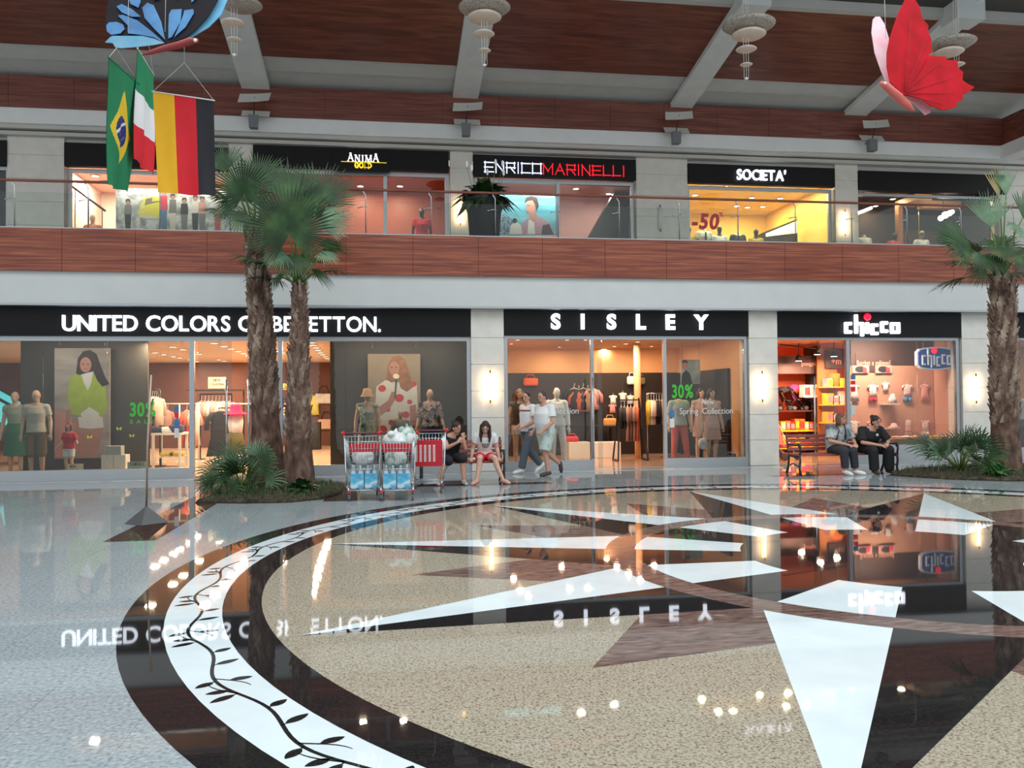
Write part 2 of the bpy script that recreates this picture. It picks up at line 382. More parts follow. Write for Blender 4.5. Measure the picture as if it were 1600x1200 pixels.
hwall(-14, 24, 18.75, 19.0, 2.97, 4.9, m_blk, 'wall_header')
def pillar(x0, x1, y0, y1, z0, z1, h, name, ph=0.0):
    b = MB(); z = z0
    while z < z1 - 0.01:
        zz = min(z + h - (ph if z == z0 else 0), z1); b.box((x0, y0, z + 0.006), (x1, y1, zz - 0.006)); z = zz
    b.box((x0+0.02, y0+0.02, z0), (x1-0.02, y1-0.02, z1)); return struct(b, name, m_tile)
LP = [(1.87, 2.60), (8.34, 9.04), (13.76, 14.52)]
for k, (a, b) in enumerate(LP): pillar(a, b, 18.66, 19.2, 0, 3.6, 0.59, 'wall_pillar_%d' % (k+1))
UP = [(-9.8, -8.4), (-4.2, -3.55), (1.84, 2.48), (7.28, 8.84), (13.51, 14.25), (19.0, 20.0)]
for k, (a, b) in enumerate(UP): pillar(a, b, 23.9, 24.3, 5.05, 8.95, 0.62, 'wall_upper_pillar_%d' % (k+1))
# upper front: stepped soffit, white beam, wood band, ceiling
hwall(-16, 22, 23.72, 24.1, 8.62, 8.72, m_soffit, 'trim_2'); hwall(-16, 22, 23.86, 24.1, 8.70, 8.76, m_darkpanel, 'trim_3'); hwall(-16, 22, 23.6, 24.1, 8.76, 8.88, m_soffit, 'trim_4')
hwall(-16, 18.75, 23.5, 24.1, 8.86, 9.26, m_upper, 'wall_upper_beam'); hwall(18.75, 19.3, 10, 24.1, 8.86, 9.26, m_upper, 'wall_right_beam')
panels(-16, 18.8, 23.46, 23.6, 9.26, 10.1, 1.6, m_wood2, 'wall_upper_wood'); 
b = MB(); b.box((18.8, 10, 9.26), (19.0, 23.6, 10.1)); struct(b, 'wall_right_wood', m_wood2)
hwall(-18, 24, 24.0, 24.2, 8.45, 10.5, m_soffit, 'wall_upper_back')
ceilz = lambda y: 10.12 + 0.17*(23.5 - y)
def slope(x0, x1, ya, yb, th, m, name, dz=0.0):
    b = MB(); b.hexa([(x0, ya, ceilz(ya)+dz), (x1, ya, ceilz(ya)+dz), (x1, yb, ceilz(yb)+dz), (x0, yb, ceilz(yb)+dz),
                      (x0, ya, ceilz(ya)+dz+th), (x1, ya, ceilz(ya)+dz+th), (x1, yb, ceilz(yb)+dz+th), (x0, yb, ceilz(yb)+dz+th)]); return struct(b, name, m)
slope(-16, 22, 23.9, 22.85, 0.1, m_grayc, 'ceiling_grey_lower', 0.10); slope(-16, 22, 22.84, 22.1, 0.1, m_grayc, 'ceiling_grey_upper', 0.05)
slope(-16, 22, 22.1, 19.0, 0.12, m_wood3, 'ceiling_wood'); 
hwall(-16, 22, 18.85, 19.05, ceilz(19.0)-0.02, ceilz(19.0)+0.22, m_soffit, 'trim_5')
hwall(-16, 22, 14.0, 18.95, ceilz(19.0)+0.2, ceilz(19.0)+0.3, m_darkpanel, 'ceiling_recess')
for k, (xa, xb) in enumerate(((-3.78, -3.05), (1.9, 2.6), (8.2, 8.85), (13.6, 14.3))):
    slope(xa, xb, 23.5, 18.9, 0.14, m_beam, 'trim_beam_%d' % (k+1), -0.13)
    b = MB(); zc = ceilz(18.9); b.box((xa-0.02, 18.35, zc-0.28), (xb+0.02, 18.95, zc+0.5)); struct(b, 'trim_beam_end_%d' % (k+1), m_beam)
    b = MB(); b.bar(((xa+xb)/2, 18.6, zc+0.1), ((xa+xb)/2+2.0, 17.0, zc+1.3), 0.22, 0.22); struct(b, 'trim_strut_%d' % (k+1), m_beam)

# ---------------------------------------------------------------- shop rooms
def room(x0, x1, y0, y1, z0, z1, back, side, ceil, flo):
    for bx, nm, m in (((x0, y1, z0, x1, y1+.08, z1), 'wall_back', back), ((x0-.04, y0, z0, x0, y1, z1), 'wall_left', side), ((x1, y0, z0, x1+.04, y1, z1), 'wall_right', side),
                      ((x0, y0, z1, x1, y1, z1+.08), 'ceiling', ceil), ((x0, y0, z0-.05, x1, y1, z0+0.004), 'floor_shop', flo)):
        b = MB(); b.box(bx[:3], bx[3:]); struct(b, nm, m)
m_wf = wood('pale_shop_floor', (196, 160, 130), (214, 180, 150), (224, 194, 166), 0.2, 2, 1.5)
m_cream = mat('cream_ceiling', (226, 204, 184), 0.7, 0.03, 2)
m_brownwall = mat('brown_shop_wall', (98, 62, 52), 0.6, 0.08, 1.5)
m_taupe = mat('taupe_wall', (120, 96, 82), 0.6, 0.06, 1.5)
room(-17, 1.9, 19.0, 31.0, 0, 2.98, m_brownwall, m_taupe, m_cream, m_wf)
m_sand = mat('sand_wall', (216, 168, 120), 0.65, 0.05, 1.5); m_sfl = mat('polished_shop_floor', (170, 140, 118), 0.15, 0.08, 3)
room(2.58, 8.36, 19.0, 23.6, 0, 3.02, m_sand, m_sand, mat('tan_ceiling', (214, 176, 150), 0.7, 0.03, 2), m_sfl)
m_salmon = mat('salmon_wall', (206, 150, 124), 0.6, 0.04, 1.5); m_orange = mat('orange_wall', (226, 92, 38), 0.5, 0.05, 1.5)
room(9.02, 13.78, 19.0, 23.4, 0, 3.02, m_orange, m_salmon, mat('peach_ceiling', (222, 168, 134), 0.7, 0.03, 2), m_sfl)
room(14.5, 20, 19.0, 23.0, 0, 3.02, m_sand, m_taupe, m_cream, m_sfl)
m_pinkw = mat('pale_pink_wall', (236, 206, 190), 0.6, 0.04, 1.5)
m_redbr = mat('red_brown_wall', (138, 66, 50), 0.5, 0.08, 1.5)
m_yel = mat('yellow_wall', (226, 186, 96), 0.6, 0.05, 1.5)
m_drk = mat('dark_brown_wall', (58, 40, 34), 0.6, 0.08, 1.5)
room(-8.9, -3.9, 24.2, 28.5, 5.05, 8.3, m_pinkw, m_pinkw, m_pinkw, m_wf)
room(-16, -9.3, 24.2, 27.5, 5.05, 8.3, m_drk, m_drk, m_drk, m_sfl)
room(-3.85, 2.1, 24.2, 27.2, 5.05, 8.2, m_redbr, m_redbr, m_redbr, m_wf)
room(2.2, 7.9, 24.2, 27.5, 5.05, 8.2, mat('mauve_wall', (176, 132, 128), 0.6, 0.05, 1.5), m_drk, mat('pink_ceiling', (208, 158, 152), 0.6, 0.04, 2), m_sfl)
room(8.6, 13.9, 24.2, 29.5, 5.05, 8.3, m_yel, m_yel, mat('cream_yellow_ceiling', (232, 210, 150), 0.7, 0.04, 2), m_sfl)
room(14.0, 20, 24.2, 28.0, 5.05, 8.3, m_drk, m_drk, m_drk, m_sfl)

# shopfront glazing: each bay is a window (or door opening) with frame and pane
def front(n, x0, x1, Y, z0, z1, fr=0.09, kick=0.0, pane=True, glass=None, muntins=(), kickmat=None):
    e = struct_empty('window_%d' % n); b = MB()
    b.box((x0, Y-.05, z1-fr), (x1, Y+.05, z1))
    for x in (x0, x1-fr): b.box((x, Y-.05, z0), (x+fr, Y+.05, z1-fr))
    if kick: b.box((x0+fr, Y-.05, z0), (x1-fr, Y+.05, z0+kick))
    b.build('frame', m_alu, e)
    if pane:
        xs = [x0+fr] + list(muntins) + [x1-fr]
        for a, c in zip(xs, xs[1:]):
            p = MB(); p.box((a+.003, Y-.006, z0+kick), (c-.003, Y+.006, z1-fr)); p.build('pane', glass or m_glass, e)
    return e
def leaf_door(n, x0, x1, Y, z1, handle_x):
    e = struct_empty('door_%d' % n)
    p = MB(); p.box((x0, Y-.006, 0.02), (x1, Y+.006, z1)); p.build('pane', m_glass, e)
    h = MB(); h.tube([(handle_x, Y-.06, 0.25), (handle_x, Y-.06, 2.05)], 0.022); 
    for z in (0.5, 1.8): h.tube([(handle_x, Y-.06, z), (handle_x, Y+.0, z)], 0.012)
    h.build('handle', m_steel, e); return e
G = 18.78
W1 = front(1, -12.0, -4.0, G, 0, 2.97, 0.10, 0.20, muntins=(-7.0, -5.75))
W2 = front(2, -2.28, 1.87, G, 0, 2.97, 0.09, 0.20, muntins=(-0.86,))
b = MB(); b.box((-4.0, G-.05, 2.88), (-2.28, G+.05, 2.97)); struct(b, 'door_frame_1', m_alu)
leaf_door(1, -3.95, -3.25, G+.05, 2.86, -3.35)
leaf_door(2, -2.95, -2.3, G+.05, 2.86, -2.9)
W3 = front(3, 2.62, 4.66, G, 0, 3.0, 0.07, 0.20); W4 = front(4, 6.30, 8.32, G, 0, 3.0, 0.07, 0.20)
b = MB(); b.box((4.66, G-.05, 2.92), (6.30, G+.05, 3.0)); struct(b, 'door_frame_2', m_alu)
leaf_door(3, 4.68, 4.78, G-.3, 2.9, 4.55)
W5 = front(5, 10.80, 13.74, G, 0, 3.0, 0.09, 0.42, muntins=(12.65,))
b = MB(); b.box((9.05, G-.05, 2.92), (10.8, G+.05, 3.0)); struct(b, 'door_frame_3', m_alu)
leaf_door(4, 9.95, 10.78, G+.04, 2.9, 10.0)
W6 = front(6, 14.54, 19.5, G, 0, 3.0, 0.08, 0.3)
U = 24.12
W7 = front(7, -8.38, -4.2, U, 5.05, 7.86, 0.1, 0.08, muntins=(-6.2,)); W8 = front(8, -3.55, 1.82, U, 5.05, 8.03, 0.12, 0.08, muntins=(-1.2, 0.05))
W9 = front(9, 2.5, 7.26, U, 5.05, 7.93, 0.1, 0.08, muntins=(5.0,)); W10 = front(10, 8.86, 13.48, U, 5.05, 7.9, 0.1, 0.08, muntins=(11.6,))
W11 = front(11, 14.27, 19.2, U, 5.05, 7.82, 0.08, 0.08, muntins=(16.4,)); W12 = front(12, -15, -9.8, U, 5.05, 7.86, 0.1, 0.08)
for x, wn in ((4.98, 0), (0.02, 0)): hwall(x-.05, x+.05, U-.06, U+.06, 5.05, 7.95, m_alu, 'trim_mullion')

# ---------------------------------------------------------------- sign bands and their letters
def band(x0, x1, Y, z0, z1, label, th=0.12):
    t = thing('shop_sign', label, 'sign', ((x0+x1)/2, Y, z0)); b = MB(); b.box((x0-(x0+x1)/2, 0, 0), (x1-(x0+x1)/2, th, z1-z0)); b.build('board', m_sign, t); return t
def sign_text(t, s, px0, px1, py0, py1, Y, m, **k):
    o = t.location; a, c = at(px0, (py0+py1)/2, Y), at(px1, (py0+py1)/2, Y); za = (at(px0, py1, Y).z + at(px1, py1, Y).z)/2; zb = (at(px0, py0, Y).z + at(px1, py0, Y).z)/2
    if 'pxs' in k: k['xs'] = [at(q, (py0+py1)/2, Y).x - o.x for q in k.pop('pxs')]
    return text(t, s, a.x - o.x, c.x - o.x, za - o.z, zb - o.z, Y - o.y, m, **k)
S = 18.66
sg = band(-14, 1.86, S, 2.97, 3.57, 'long black sign band with white lit capitals over the left shop behind the palms')
sign_text(sg, 'UNITED COLORS OF BENETTON.', 98, 595, 494, 518, S, m_letter, bold=0.012, gap=0.075, space=0.32)
sg = band(2.62, 8.33, S, 3.01, 3.58, 'black sign band with six widely spaced white lit letters')
sign_text(sg, 'SISLEY', 858, 1106, 491, 515, S, m_letter, bold=0.036, pxs=[868, 910, 955, 1001, 1047, 1095])
CHI = band(9.05, 13.75, S, 2.98, 3.56, 'black sign band with rounded lowercase white letters and a red dot')
band(14.54, 24, S, 2.98, 3.56, 'blank black sign band at the right edge behind the tall palm')
m_red = mat('red_lit', (226, 20, 50), 0.4, 0.0, emit=(240, 16, 50), es=2.0)
def chicco(parent, x0, x1, z0, z1, y, th, m):
    """blocky rounded lowercase logo letters with a red ball over the i"""
    h = z1 - z0; W = x1 - x0; zx = z0 + h*0.12; xh = h*0.50; s = W*0.054
    def rr(bx, nm='letter'): 
        b = MB()
        for (a, c, d, e) in bx: b.box((a, y-th, c), (d, y, e))
        b.build(nm, m, parent, bevel=s*0.28)
    def C(x, w_, dz): rr([(x, zx+dz, x+s, zx+dz+xh), (x+s, zx+dz+xh-s, x+w_, zx+dz+xh), (x+s, zx+dz, x+w_, zx+dz+s)])
    cw = W*0.16
    cc_ = W*.128; C(x0 + W*.01, cc_, 0)
    hx = x0 + W*0.19; rr([(hx, zx-h*0.0, hx+s, z0+h*0.95), (hx+s, zx+xh-s, hx+cw, zx+xh), (hx+cw-s, zx-h*0.12, hx+cw, zx+xh-s)])
    ix = x0 + W*0.385; rr([(ix, zx, ix+s*1.1, zx+xh)])
    C(x0 + W*0.48, cc_, -h*0.06); C(x0 + W*0.655, cc_, h*0.04)
    ox = x0 + W*0.83; ow = W*0.17; rr([(ox, zx, ox+s, zx+xh), (ox+ow-s, zx, ox+ow, zx+xh), (ox+s, zx+xh-s, ox+ow-s, zx+xh), (ox+s, zx, ox+ow-s, zx+s)])
    d = MB(); d.ell((ix+s*0.6, y-th*0.6, z0+h*0.84), (h*0.16, th*0.8, h*0.16), n=16, m=10); d.build('red_ball', m_red, parent)
o = CHI.location; a, c = at(1317, 508, S), at(1404, 508, S)
chicco(CHI, a.x-o.x, c.x-o.x, Z(526, S, 1360)-o.z, Z(490, S, 1360)-o.z, -0.0, 0.09, m_letter)
US = 23.86
band(-8.38, -4.2, US, 7.88, 8.5, 'plain dark sign band over the upper shop behind the flags', 0.2)
sg = band(-3.55, 1.8, US, 8.04, 8.6, 'dark sign band with a serif name over a yellow word on the gallery', 0.2)
m_gold = mat('gold_lit', (236, 206, 60), 0.4, 0.0, emit=(240, 206, 60), es=0.9)
def strokes(parent, glyphs, x0, x1, z0, z1, y, m, thick, thin, serif, part='letter', widths=None, gap=0.42):
    n = sum(gl[0] for gl in glyphs) + gap*(len(glyphs)-1); kx = (x1-x0)/n; h = z1-z0; cur = x0
    for wd, segs, hs in glyphs:
        b = MB()
        for (ax, az, bx, bz, fat) in segs:
            p = V((cur+ax*wd*kx, y, z0+az*h*hs)); q = V((cur+bx*wd*kx, y, z0+bz*h*hs)); e = (q-p).normalized()*(thin*0.4 if not serif else 0)
            b.bar(p-e, q+e, 0.03, (thick if fat else thin)*h, up=V((0,1,0)).cross(q-p))
            if serif and abs(bz-az) > 0.5:
                for pt in (p, q): b.box((pt.x-0.11*h, y-.015, pt.z-0.02*h), (pt.x+0.11*h, y+.015, pt.z+0.03*h))
        b.build(part, m, parent); cur += (wd+gap)*kx
A_ = [(0,0,.5,1,0),(.5,1,1,0,1),(.2,.36,.8,.36,0)]; N_ = [(0.05,0,.05,1,0),(.05,1,.95,0,1),(.95,0,.95,1,0)]; I_ = [(.5,0,.5,1,1)]
M_ = [(0,0,.05,1,0),(.05,1,.5,0,1),(.5,0,.95,1,0),(.95,1,1,0,1)]
circ = lambda a0, a1, n, fat=1: [(.5+.5*math.cos(math.radians(a0+(a1-a0)*i/n)), .5+.5*math.sin(math.radians(a0+(a1-a0)*i/n)), .5+.5*math.cos(math.radians(a0+(a1-a0)*(i+1)/n)), .5+.5*math.sin(math.radians(a0+(a1-a0)*(i+1)/n)), fat) for i in range(n)]
o = sg.location; xx = lambda p, Y=US-.02: at(p, 245, Y).x - o.x; zz = lambda p, q, Y=US-.02: at(q, p, Y).z - o.z
bd = MB(); bd.box((xx(521), -.06, zz(268, 570)), (xx(609), 0, zz(239, 570))); bd.build('lightbox', m_sign, sg)
strokes(sg, [(.9, A_, 1), (.8, N_, .78), (.3, I_, .78), (1.0, M_, .78), (.9, A_, 1)], xx(544), xx(591), zz(253, 568), zz(241, 568), -.075, m_letter2, .15, .08, True)
bd = MB(); bd.box((xx(533), -.075, zz(254.6, 570)), (xx(604), -.06, zz(253.8, 570))); bd.build('gold_line', m_gold, sg)
strokes(sg, [(.8, circ(40, 320, 14)+[(.88,.18,.88,.45,1),(.6,.45,.95,.45,0)], 1), (.8, circ(0, 360, 16), 1), (.6, [(.2,0,.2,1,1),(.2,.03,1,.03,0)], 1), (.8, [(.1,0,.1,1,1)]+[(.1+(a-.5)*1.8*.9+0.0 if False else .1+max(0,(a-.5))*1.7, b, .1+max(0,(c-.5))*1.7, d, f) for a, b, c, d, f in circ(90, -90, 10)], 1)],
        xx(555), xx(580), zz(262.5, 568), zz(256, 568), -.075, m_gold, .12, .1, False)
sg = band(2.5, 7.26, US, 7.96, 8.55, 'dark sign band with thin angular white and red letters above the poster of the man', 0.2); o = sg.location
m_thinw = mat('thin_white_lit', (230, 236, 255), 0.4, 0.0, emit=(214, 226, 255), es=1.6); m_thinr = mat('thin_red_lit', (210, 30, 40), 0.4, 0.0, emit=(230, 26, 40), es=1.3)
E2 = [(1,1,0,1,1),(0,1,0,0,1),(0,0,1,0,1),(0,.5,.9,.5,1)]; N2 = [(0,0,0,1,1),(0,1,1,0,1),(1,0,1,1,1)]; R2 = [(0,0,0,1,1),(0,1,1,1,1),(1,1,1,.5,1),(1,.5,.0,.5,1),(.5,.5,1,0,1)]
I2 = [(.5,0,.5,1,1)]; C2 = [(1,1,0,1,1),(0,1,0,0,1),(0,0,1,0,1)]; O2 = [(0,0,0,1,1),(0,1,1,1,1),(1,1,1,0,1),(1,0,0,0,1)]; L2 = [(0,1,0,0,1),(0,0,1,0,1)]
M2 = [(0,0,0,1,1),(0,1,.5,.3,1),(.5,.3,1,1,1),(1,1,1,0,1)]; A2 = [(0,0,.5,1,1),(.5,1,1,0,1),(.25,.35,.75,.35,1)]
xx = lambda p, Y=US-.02: at(p, 262, Y).x - o.x; zz = lambda p, q, Y=US-.02: at(q, p, Y).z - o.z
strokes(sg, [(1,E2,1),(1,N2,1),(1,R2,1),(.15,I2,1),(1,C2,1),(1.1,O2,1)], xx(758), xx(845), zz(269.5, 800), zz(255, 800), -.03, m_thinw, .085, .085, False)
strokes(sg, [(1.2,M2,1),(1.1,A2,1),(1,R2,1),(.15,I2,1),(1,N2,1),(1,E2,1),(.9,L2,1),(.9,L2,1),(.15,I2,1)], xx(849), xx(975), zz(273, 912), zz(259, 912), -.03, m_thinr, .085, .085, False)
sg = band(8.86, 13.48, US, 7.93, 8.5, 'dark sign band with bluish white capitals and an accent on the gallery', 0.2)
sign_text(sg, "SOCIETA'", 1151, 1227, 266, 282, US-.02, m_letter, bold=0.012, gap=0.08)
band(14.27, 19.2, US, 7.86, 8.46, 'long black sign band on the gallery behind the right palm', 0.2)
band(-15, -9.8, US, 7.88, 8.5, 'dark sign band at the far left end of the gallery', 0.2)
# ---------------------------------------------------------------- wall sconces
m_glow = mat('sconce_glow', (255, 214, 160), 0.5, 0.0, emit=(255, 190, 120), es=9.0)
def sconce(x, Y, zc, h, label, group, lit=True):
    t = thing('wall_sconce', label, 'wall lamp', (x, Y, zc), 0, group)
    b = MB(); b.box((-.035, -.02, -h*.36), (.035, 0, h*.36)); b.build('back_plate', m_steel, t)
    b = MB(); b.tube([(0, -.075, -h*.5), (0, -.075, h*.5)], .014); 
    for z in (-.3, .3): b.tube([(0, -.075, z*h), (0, 0, z*h)], .008)
    b.build('front_rod', m_dark, t)
    b = MB(); b.tube([(0, -.035, -h*.40), (0, -.035, h*.40)], .055, 14); b.build('light_tube', m_glow if lit else m_wht, t)
    if lit: area_light('sconce_light', (x, Y-.14, zc), .12, h*.8, 3.6, (1, .72, .46), (math.radians(90), 0, 0))
    return t
g = 'tall glowing wall lamps on the ground floor pillars'
sconce(X(766, 18.6), 18.66, Z(604, 18.6, 766), .72, 'glowing tall wall lamp on the pillar behind the girl on the bench', g)
sconce(X(1191, 18.6), 18.66, Z(604, 18.6, 1191), .72, 'glowing tall wall lamp on the pillar left of the rounded blue hanging sign', g)
sconce(X(1525, 18.6), 18.66, Z(607, 18.6, 1525), .72, 'glowing tall wall lamp on the pillar beside the tall single palm', g)
g = 'tall wall lamps along the gallery'
sconce(X(721, 23.9), 23.9, Z(331, 23.9, 721), .8, 'glowing gallery wall lamp left of the big black plant pot', g)
sconce(X(1323, 23.9), 23.9, Z(349, 23.9, 1323), .8, 'glowing gallery wall lamp right of the yellow shop', g)
sconce(X(1034, 23.9), 23.9, Z(342, 23.9, 1034), .8, 'unlit gallery wall lamp on the wide pale pillar', g, False)

# ---------------------------------------------------------------- glass railing of the gallery
m_rail = wood('handrail_wood', (96, 48, 36), (128, 70, 52), (150, 88, 66))
rl = thing('glass_railing', 'long glass railing with wooden handrail along the gallery edge', 'railing', (0, 18.46, 5.14))
b = MB(); b.tube([(-14, 0, .98), (24, 0, .98)], .028, 10); b.build('handrail', m_rail, rl)
b = MB(); b.box((-14, -.03, -.005), (24, .03, .03)); b.build('base_channel', m_alu, rl)
px0 = X(250, 18.46, 330); k = 0
for i in range(-7, 20):
    x = px0 + 1.405*i
    if x < -13.5 or x > 23: continue
    p = MB(); p.tube([(x, 0, 0.03), (x, 0, .86), (x-.05, 0, .93), (x-.05, 0, .955)], .013, 8); p.build('post', m_steel, rl)
    p = MB(); p.tube([(x+.03, -.02, .60), (x-.04, -.03, .61), (x-.16, -.03, .58)], .011, 8); p.ell((x-.16, -.03, .58), (.018, .018, .018)); p.build('clamp', m_steel, rl)
    p = MB(); p.box((x+.02, .012, .03), (x+1.385, .024, .74)); p.build('pane', m_glass2, rl)

# ---------------------------------------------------------------- projectors with reflector plates on the upper beam
m_plate = mat('reflector_plate', (206, 206, 198), 0.5, 0.03, 3); m_gbox = mat('grey_metal', (120, 124, 126), 0.45, 0.06)
def reflector(px, label):
    x = X(px, 23.3, 190); zb = 9.05
    t = thing('reflector_lamp', label, 'spotlight', (x, 23.45, zb), 0, 'reflector lamps on the gallery beam')
    b = MB(); b.hexa([(-.11, -.42, -.22), (.11, -.42, -.22), (.10, -.2, -.22), (-.10, -.2, -.22), (-.13, -.40, .12), (.13, -.40, .12), (.11, -.18, .14), (-.11, -.18, .14)]); b.build('projector', m_gbox, t)
    b = MB(); b.tube([(0, .03, .1), (0, -.3, .12)], .02); b.tube([(0, -.3, .1), (.04, -.48, .56)], .013); b.build('arm', m_dark, t)
    b = MB(); n = 8; vs = []
    for i in range(n+1):
        u = i/n; vs += [(-.38+.8*u, -.52 - .05*u, .40 + .06*u*u), (-.34+.8*u, -.40, .66 + .06*u*u)]
    vs2 = [(v[0], v[1]-.004, v[2]-.012) for v in vs]
    m_ = len(vs); fs = [(2*i, 2*i+1, 2*i+3, 2*i+2) for i in range(n)]
    b.add(vs, fs, 0, True); b.add(vs2, [tuple(reversed(f)) for f in fs], 0, True); b.build('upper_plate', m_plate, t)
    b = MB(); b.obox((.04, -.24, .20), (.72, .24, .02), (.85, 0, 0)); b.build('lower_plate', m_plate, t)
for px, lab in ((398, 'reflector lamp on the gallery beam above the left palms'), (727, 'reflector lamp on the beam above the big black plant pot'), (1053, 'reflector lamp on the beam above the wide pale gallery pillar'), (1357, 'reflector lamp on the beam nearest the right corner')): reflector(px, lab)

# ---------------------------------------------------------------- hanging disc lamps
m_disc = ramp_mat('perforated_disc', [(0.36, (92, 84, 76)), (0.5, (176, 166, 154)), (0.7, (206, 196, 182))], 60, (1, 1, .4), 0.55, 3)
m_disc2 = mat('plain_disc', (200, 192, 180), 0.5, 0.08, 5, emit=(255, 190, 140), es=0.05)
def discs(px, Y, rows, label):
    c = at(px, rows[0][0], Y); t = thing('disc_pendant_lamp', label, 'hanging lamp', c, 0, 'stacked disc lamps under the roof')
    zs = []
    for k, (py, wpx, dx) in enumerate(rows):
        p = at(px + dx, py, Y) - c; r = wpx/2 / FPX * Y*1.01; b = MB()
        b.lathe([(0.01, r*.22), (r*.5, r*.20), (r*.85, r*.10), (r, 0), (r*.85, -r*.10), (r*.5, -r*.20), (0.01, -r*.22)], p, 28); b.build('disc', m_disc if k == 0 else m_disc2, t); zs.append(p)
    b = MB(); lo = min(p.z for p in zs) - .3
    for dx in (-.05, .0, .05): b.tube([(zs[-1].x+dx, zs[-1].y, lo), (zs[-1].x+dx*1.5, zs[-1].y, 2.2)], .005, 5)
    b.ell((zs[-1].x, zs[-1].y, lo), (.04, .04, .03)); b.build('wires', m_wht, t)
discs(757, 17.0, [(12, 82, 0), (27, 54, 0), (53, 34, -1), (79, 20, 0)], 'stack of perforated disc lamps under the second roof beam, above the black plant pot')
discs(1170, 17.0, [(39, 86, 0), (54, 56, 0), (77, 34, -4), (101, 20, -4)], 'stack of perforated disc lamps left of the red butterfly')
discs(1487, 17.0, [(68, 78, 0), (82, 50, -5), (101, 26, 8)], 'stack of perforated disc lamps partly behind the red butterfly')
discs(376, 17.0, [(7, 64, 0), (36, 36, -12), (62, 22, -10)], 'stack of disc lamps right of the blue butterfly')

# ---------------------------------------------------------------- flags
m_fg = mat('flag_green', (18, 128, 82), 0.75, 0.06, 4); m_fy = mat('flag_yellow', (238, 200, 40), 0.75, 0.05, 4); m_fb = mat('flag_blue', (28, 44, 120), 0.75, 0.05, 4)
m_fw = mat('flag_white', (228, 228, 228), 0.75, 0.03, 4); m_fr = mat('flag_red', (216, 24, 40), 0.75, 0.05, 4); m_fk = mat('flag_black', (34, 32, 38), 0.75, 0.08, 4); m_fgd = mat('flag_gold', (240, 178, 26), 0.75, 0.05, 4)
m_str = mat('white_string', (220, 220, 215), 0.6, 0.02)
def flag(label, TL, TR, BL, BR, colour, knot, waves=0.03, name='national_flag', mats=()):
    """cloth hung from a stick between TL and TR; colour(u, v) gives the material slot"""
    t = thing(name, label, 'flag', TL); TL, TR, BL, BR = (V(p) - t.location for p in (TL, TR, BL, BR)); n, m = 90, 130
    nrm = (TR-TL).cross(BL-TL).normalized(); b = MB(); g = []
    for j in range(m+1):
        v = j/m
        for i in range(n+1):
            u = i/n; p = (TL*(1-u)+TR*u)*(1-v) + (BL*(1-u)+BR*u)*v
            g.append(p + nrm*waves*v*(math.sin(u*9+v*3)+.5*math.sin(u*17-v*2)))
    b.v = [tuple(p) for p in g] + [tuple(p + nrm*0.004) for p in g]; K = (n+1)*(m+1)
    for j in range(m):
        for i in range(n):
            f = [j*(n+1)+i, j*(n+1)+i+1, (j+1)*(n+1)+i+1, (j+1)*(n+1)+i]; mi = colour((i+.5)/n, (j+.5)/m)
            b.f += [f, [K+q for q in reversed(f)]]; b.m += [mi, mi]; b.s += [True, True]
    me = bpy.data.meshes.new('cloth'); me.from_pydata(b.v, [], b.f)
    for q in mats: me.materials.append(q)
    me.polygons.foreach_set('material_index', b.m); me.polygons.foreach_set('use_smooth', b.s); me.update()
    o = bpy.data.objects.new('cloth', me); COL.objects.link(o); o.parent = t
    r = MB(); e = (TR-TL)*.02; r.tube([TL-e, TR+e], .007, 8); r.build('stick', mats[0] if len(mats) > 3 else m_str, t)
    if knot is not None:
        q = V(knot) - t.location; s_ = MB(); s_.tube([TL, q, TR], .0025, 5); s_.tube([q, q + V((0, 0, 3.2))], .0025, 5); s_.build('string', m_str, t)
    return t
FY = 9.0
ger = lambda u, v: 0 if u < .345 else (1 if u < .70 else 2)
flag('black red and gold striped flag, the rightmost of the hanging flags', at(239, 143, FY), at(334, 157, FY+.1), at(247, 301, FY-.02), at(337, 306, FY+.1), ger, at(288, 98, FY+.05), .02, mats=(m_fgd, m_fr, m_fk))
def bra(u, v):
    x, y = abs(u-.52)/.38, abs(v-.52)/.36
    q = ((u-.50)/.24)**2 + ((v-.52)/.135)**2
    if q < 1:
        band_ = abs((v-.52) - (-.055 + (u-.5)*-.30 + .25*(u-.5)**2)) < .014
        star = any((u-a)**2*2.2+(v-b_)**2 < 5e-5 for a, b_ in ((.42,.585),(.50,.60),(.58,.595),(.36,.555),(.62,.57),(.46,.625),(.54,.565),(.44,.555),(.66,.545),(.52,.64)))
        return 3 if band_ or star else 2
    return 1 if x + y < 1 else 0
bf = flag('green flag with yellow diamond and blue disc, the leftmost of the hanging flags', at(170, 90, FY-.15), at(218, 132, FY+.75), at(167, 288, FY-.15), at(198, 300, FY+.75), bra, at(182, 75, FY+.2), .035, mats=(m_fg, m_fy, m_fb, m_fw))
def mex(u, v): return 0 if v < .36 + .0*u else (1 if v < .68 else 2)
flag('green white and red banded flag hanging behind the green one', at(215, 76, FY+.6), at(240, 117, FY+1.3), at(208, 248, FY+.6), at(239, 273, FY+1.3), mex, at(229, 50, FY+.9), .03, mats=(m_fg, m_fw, m_fr))

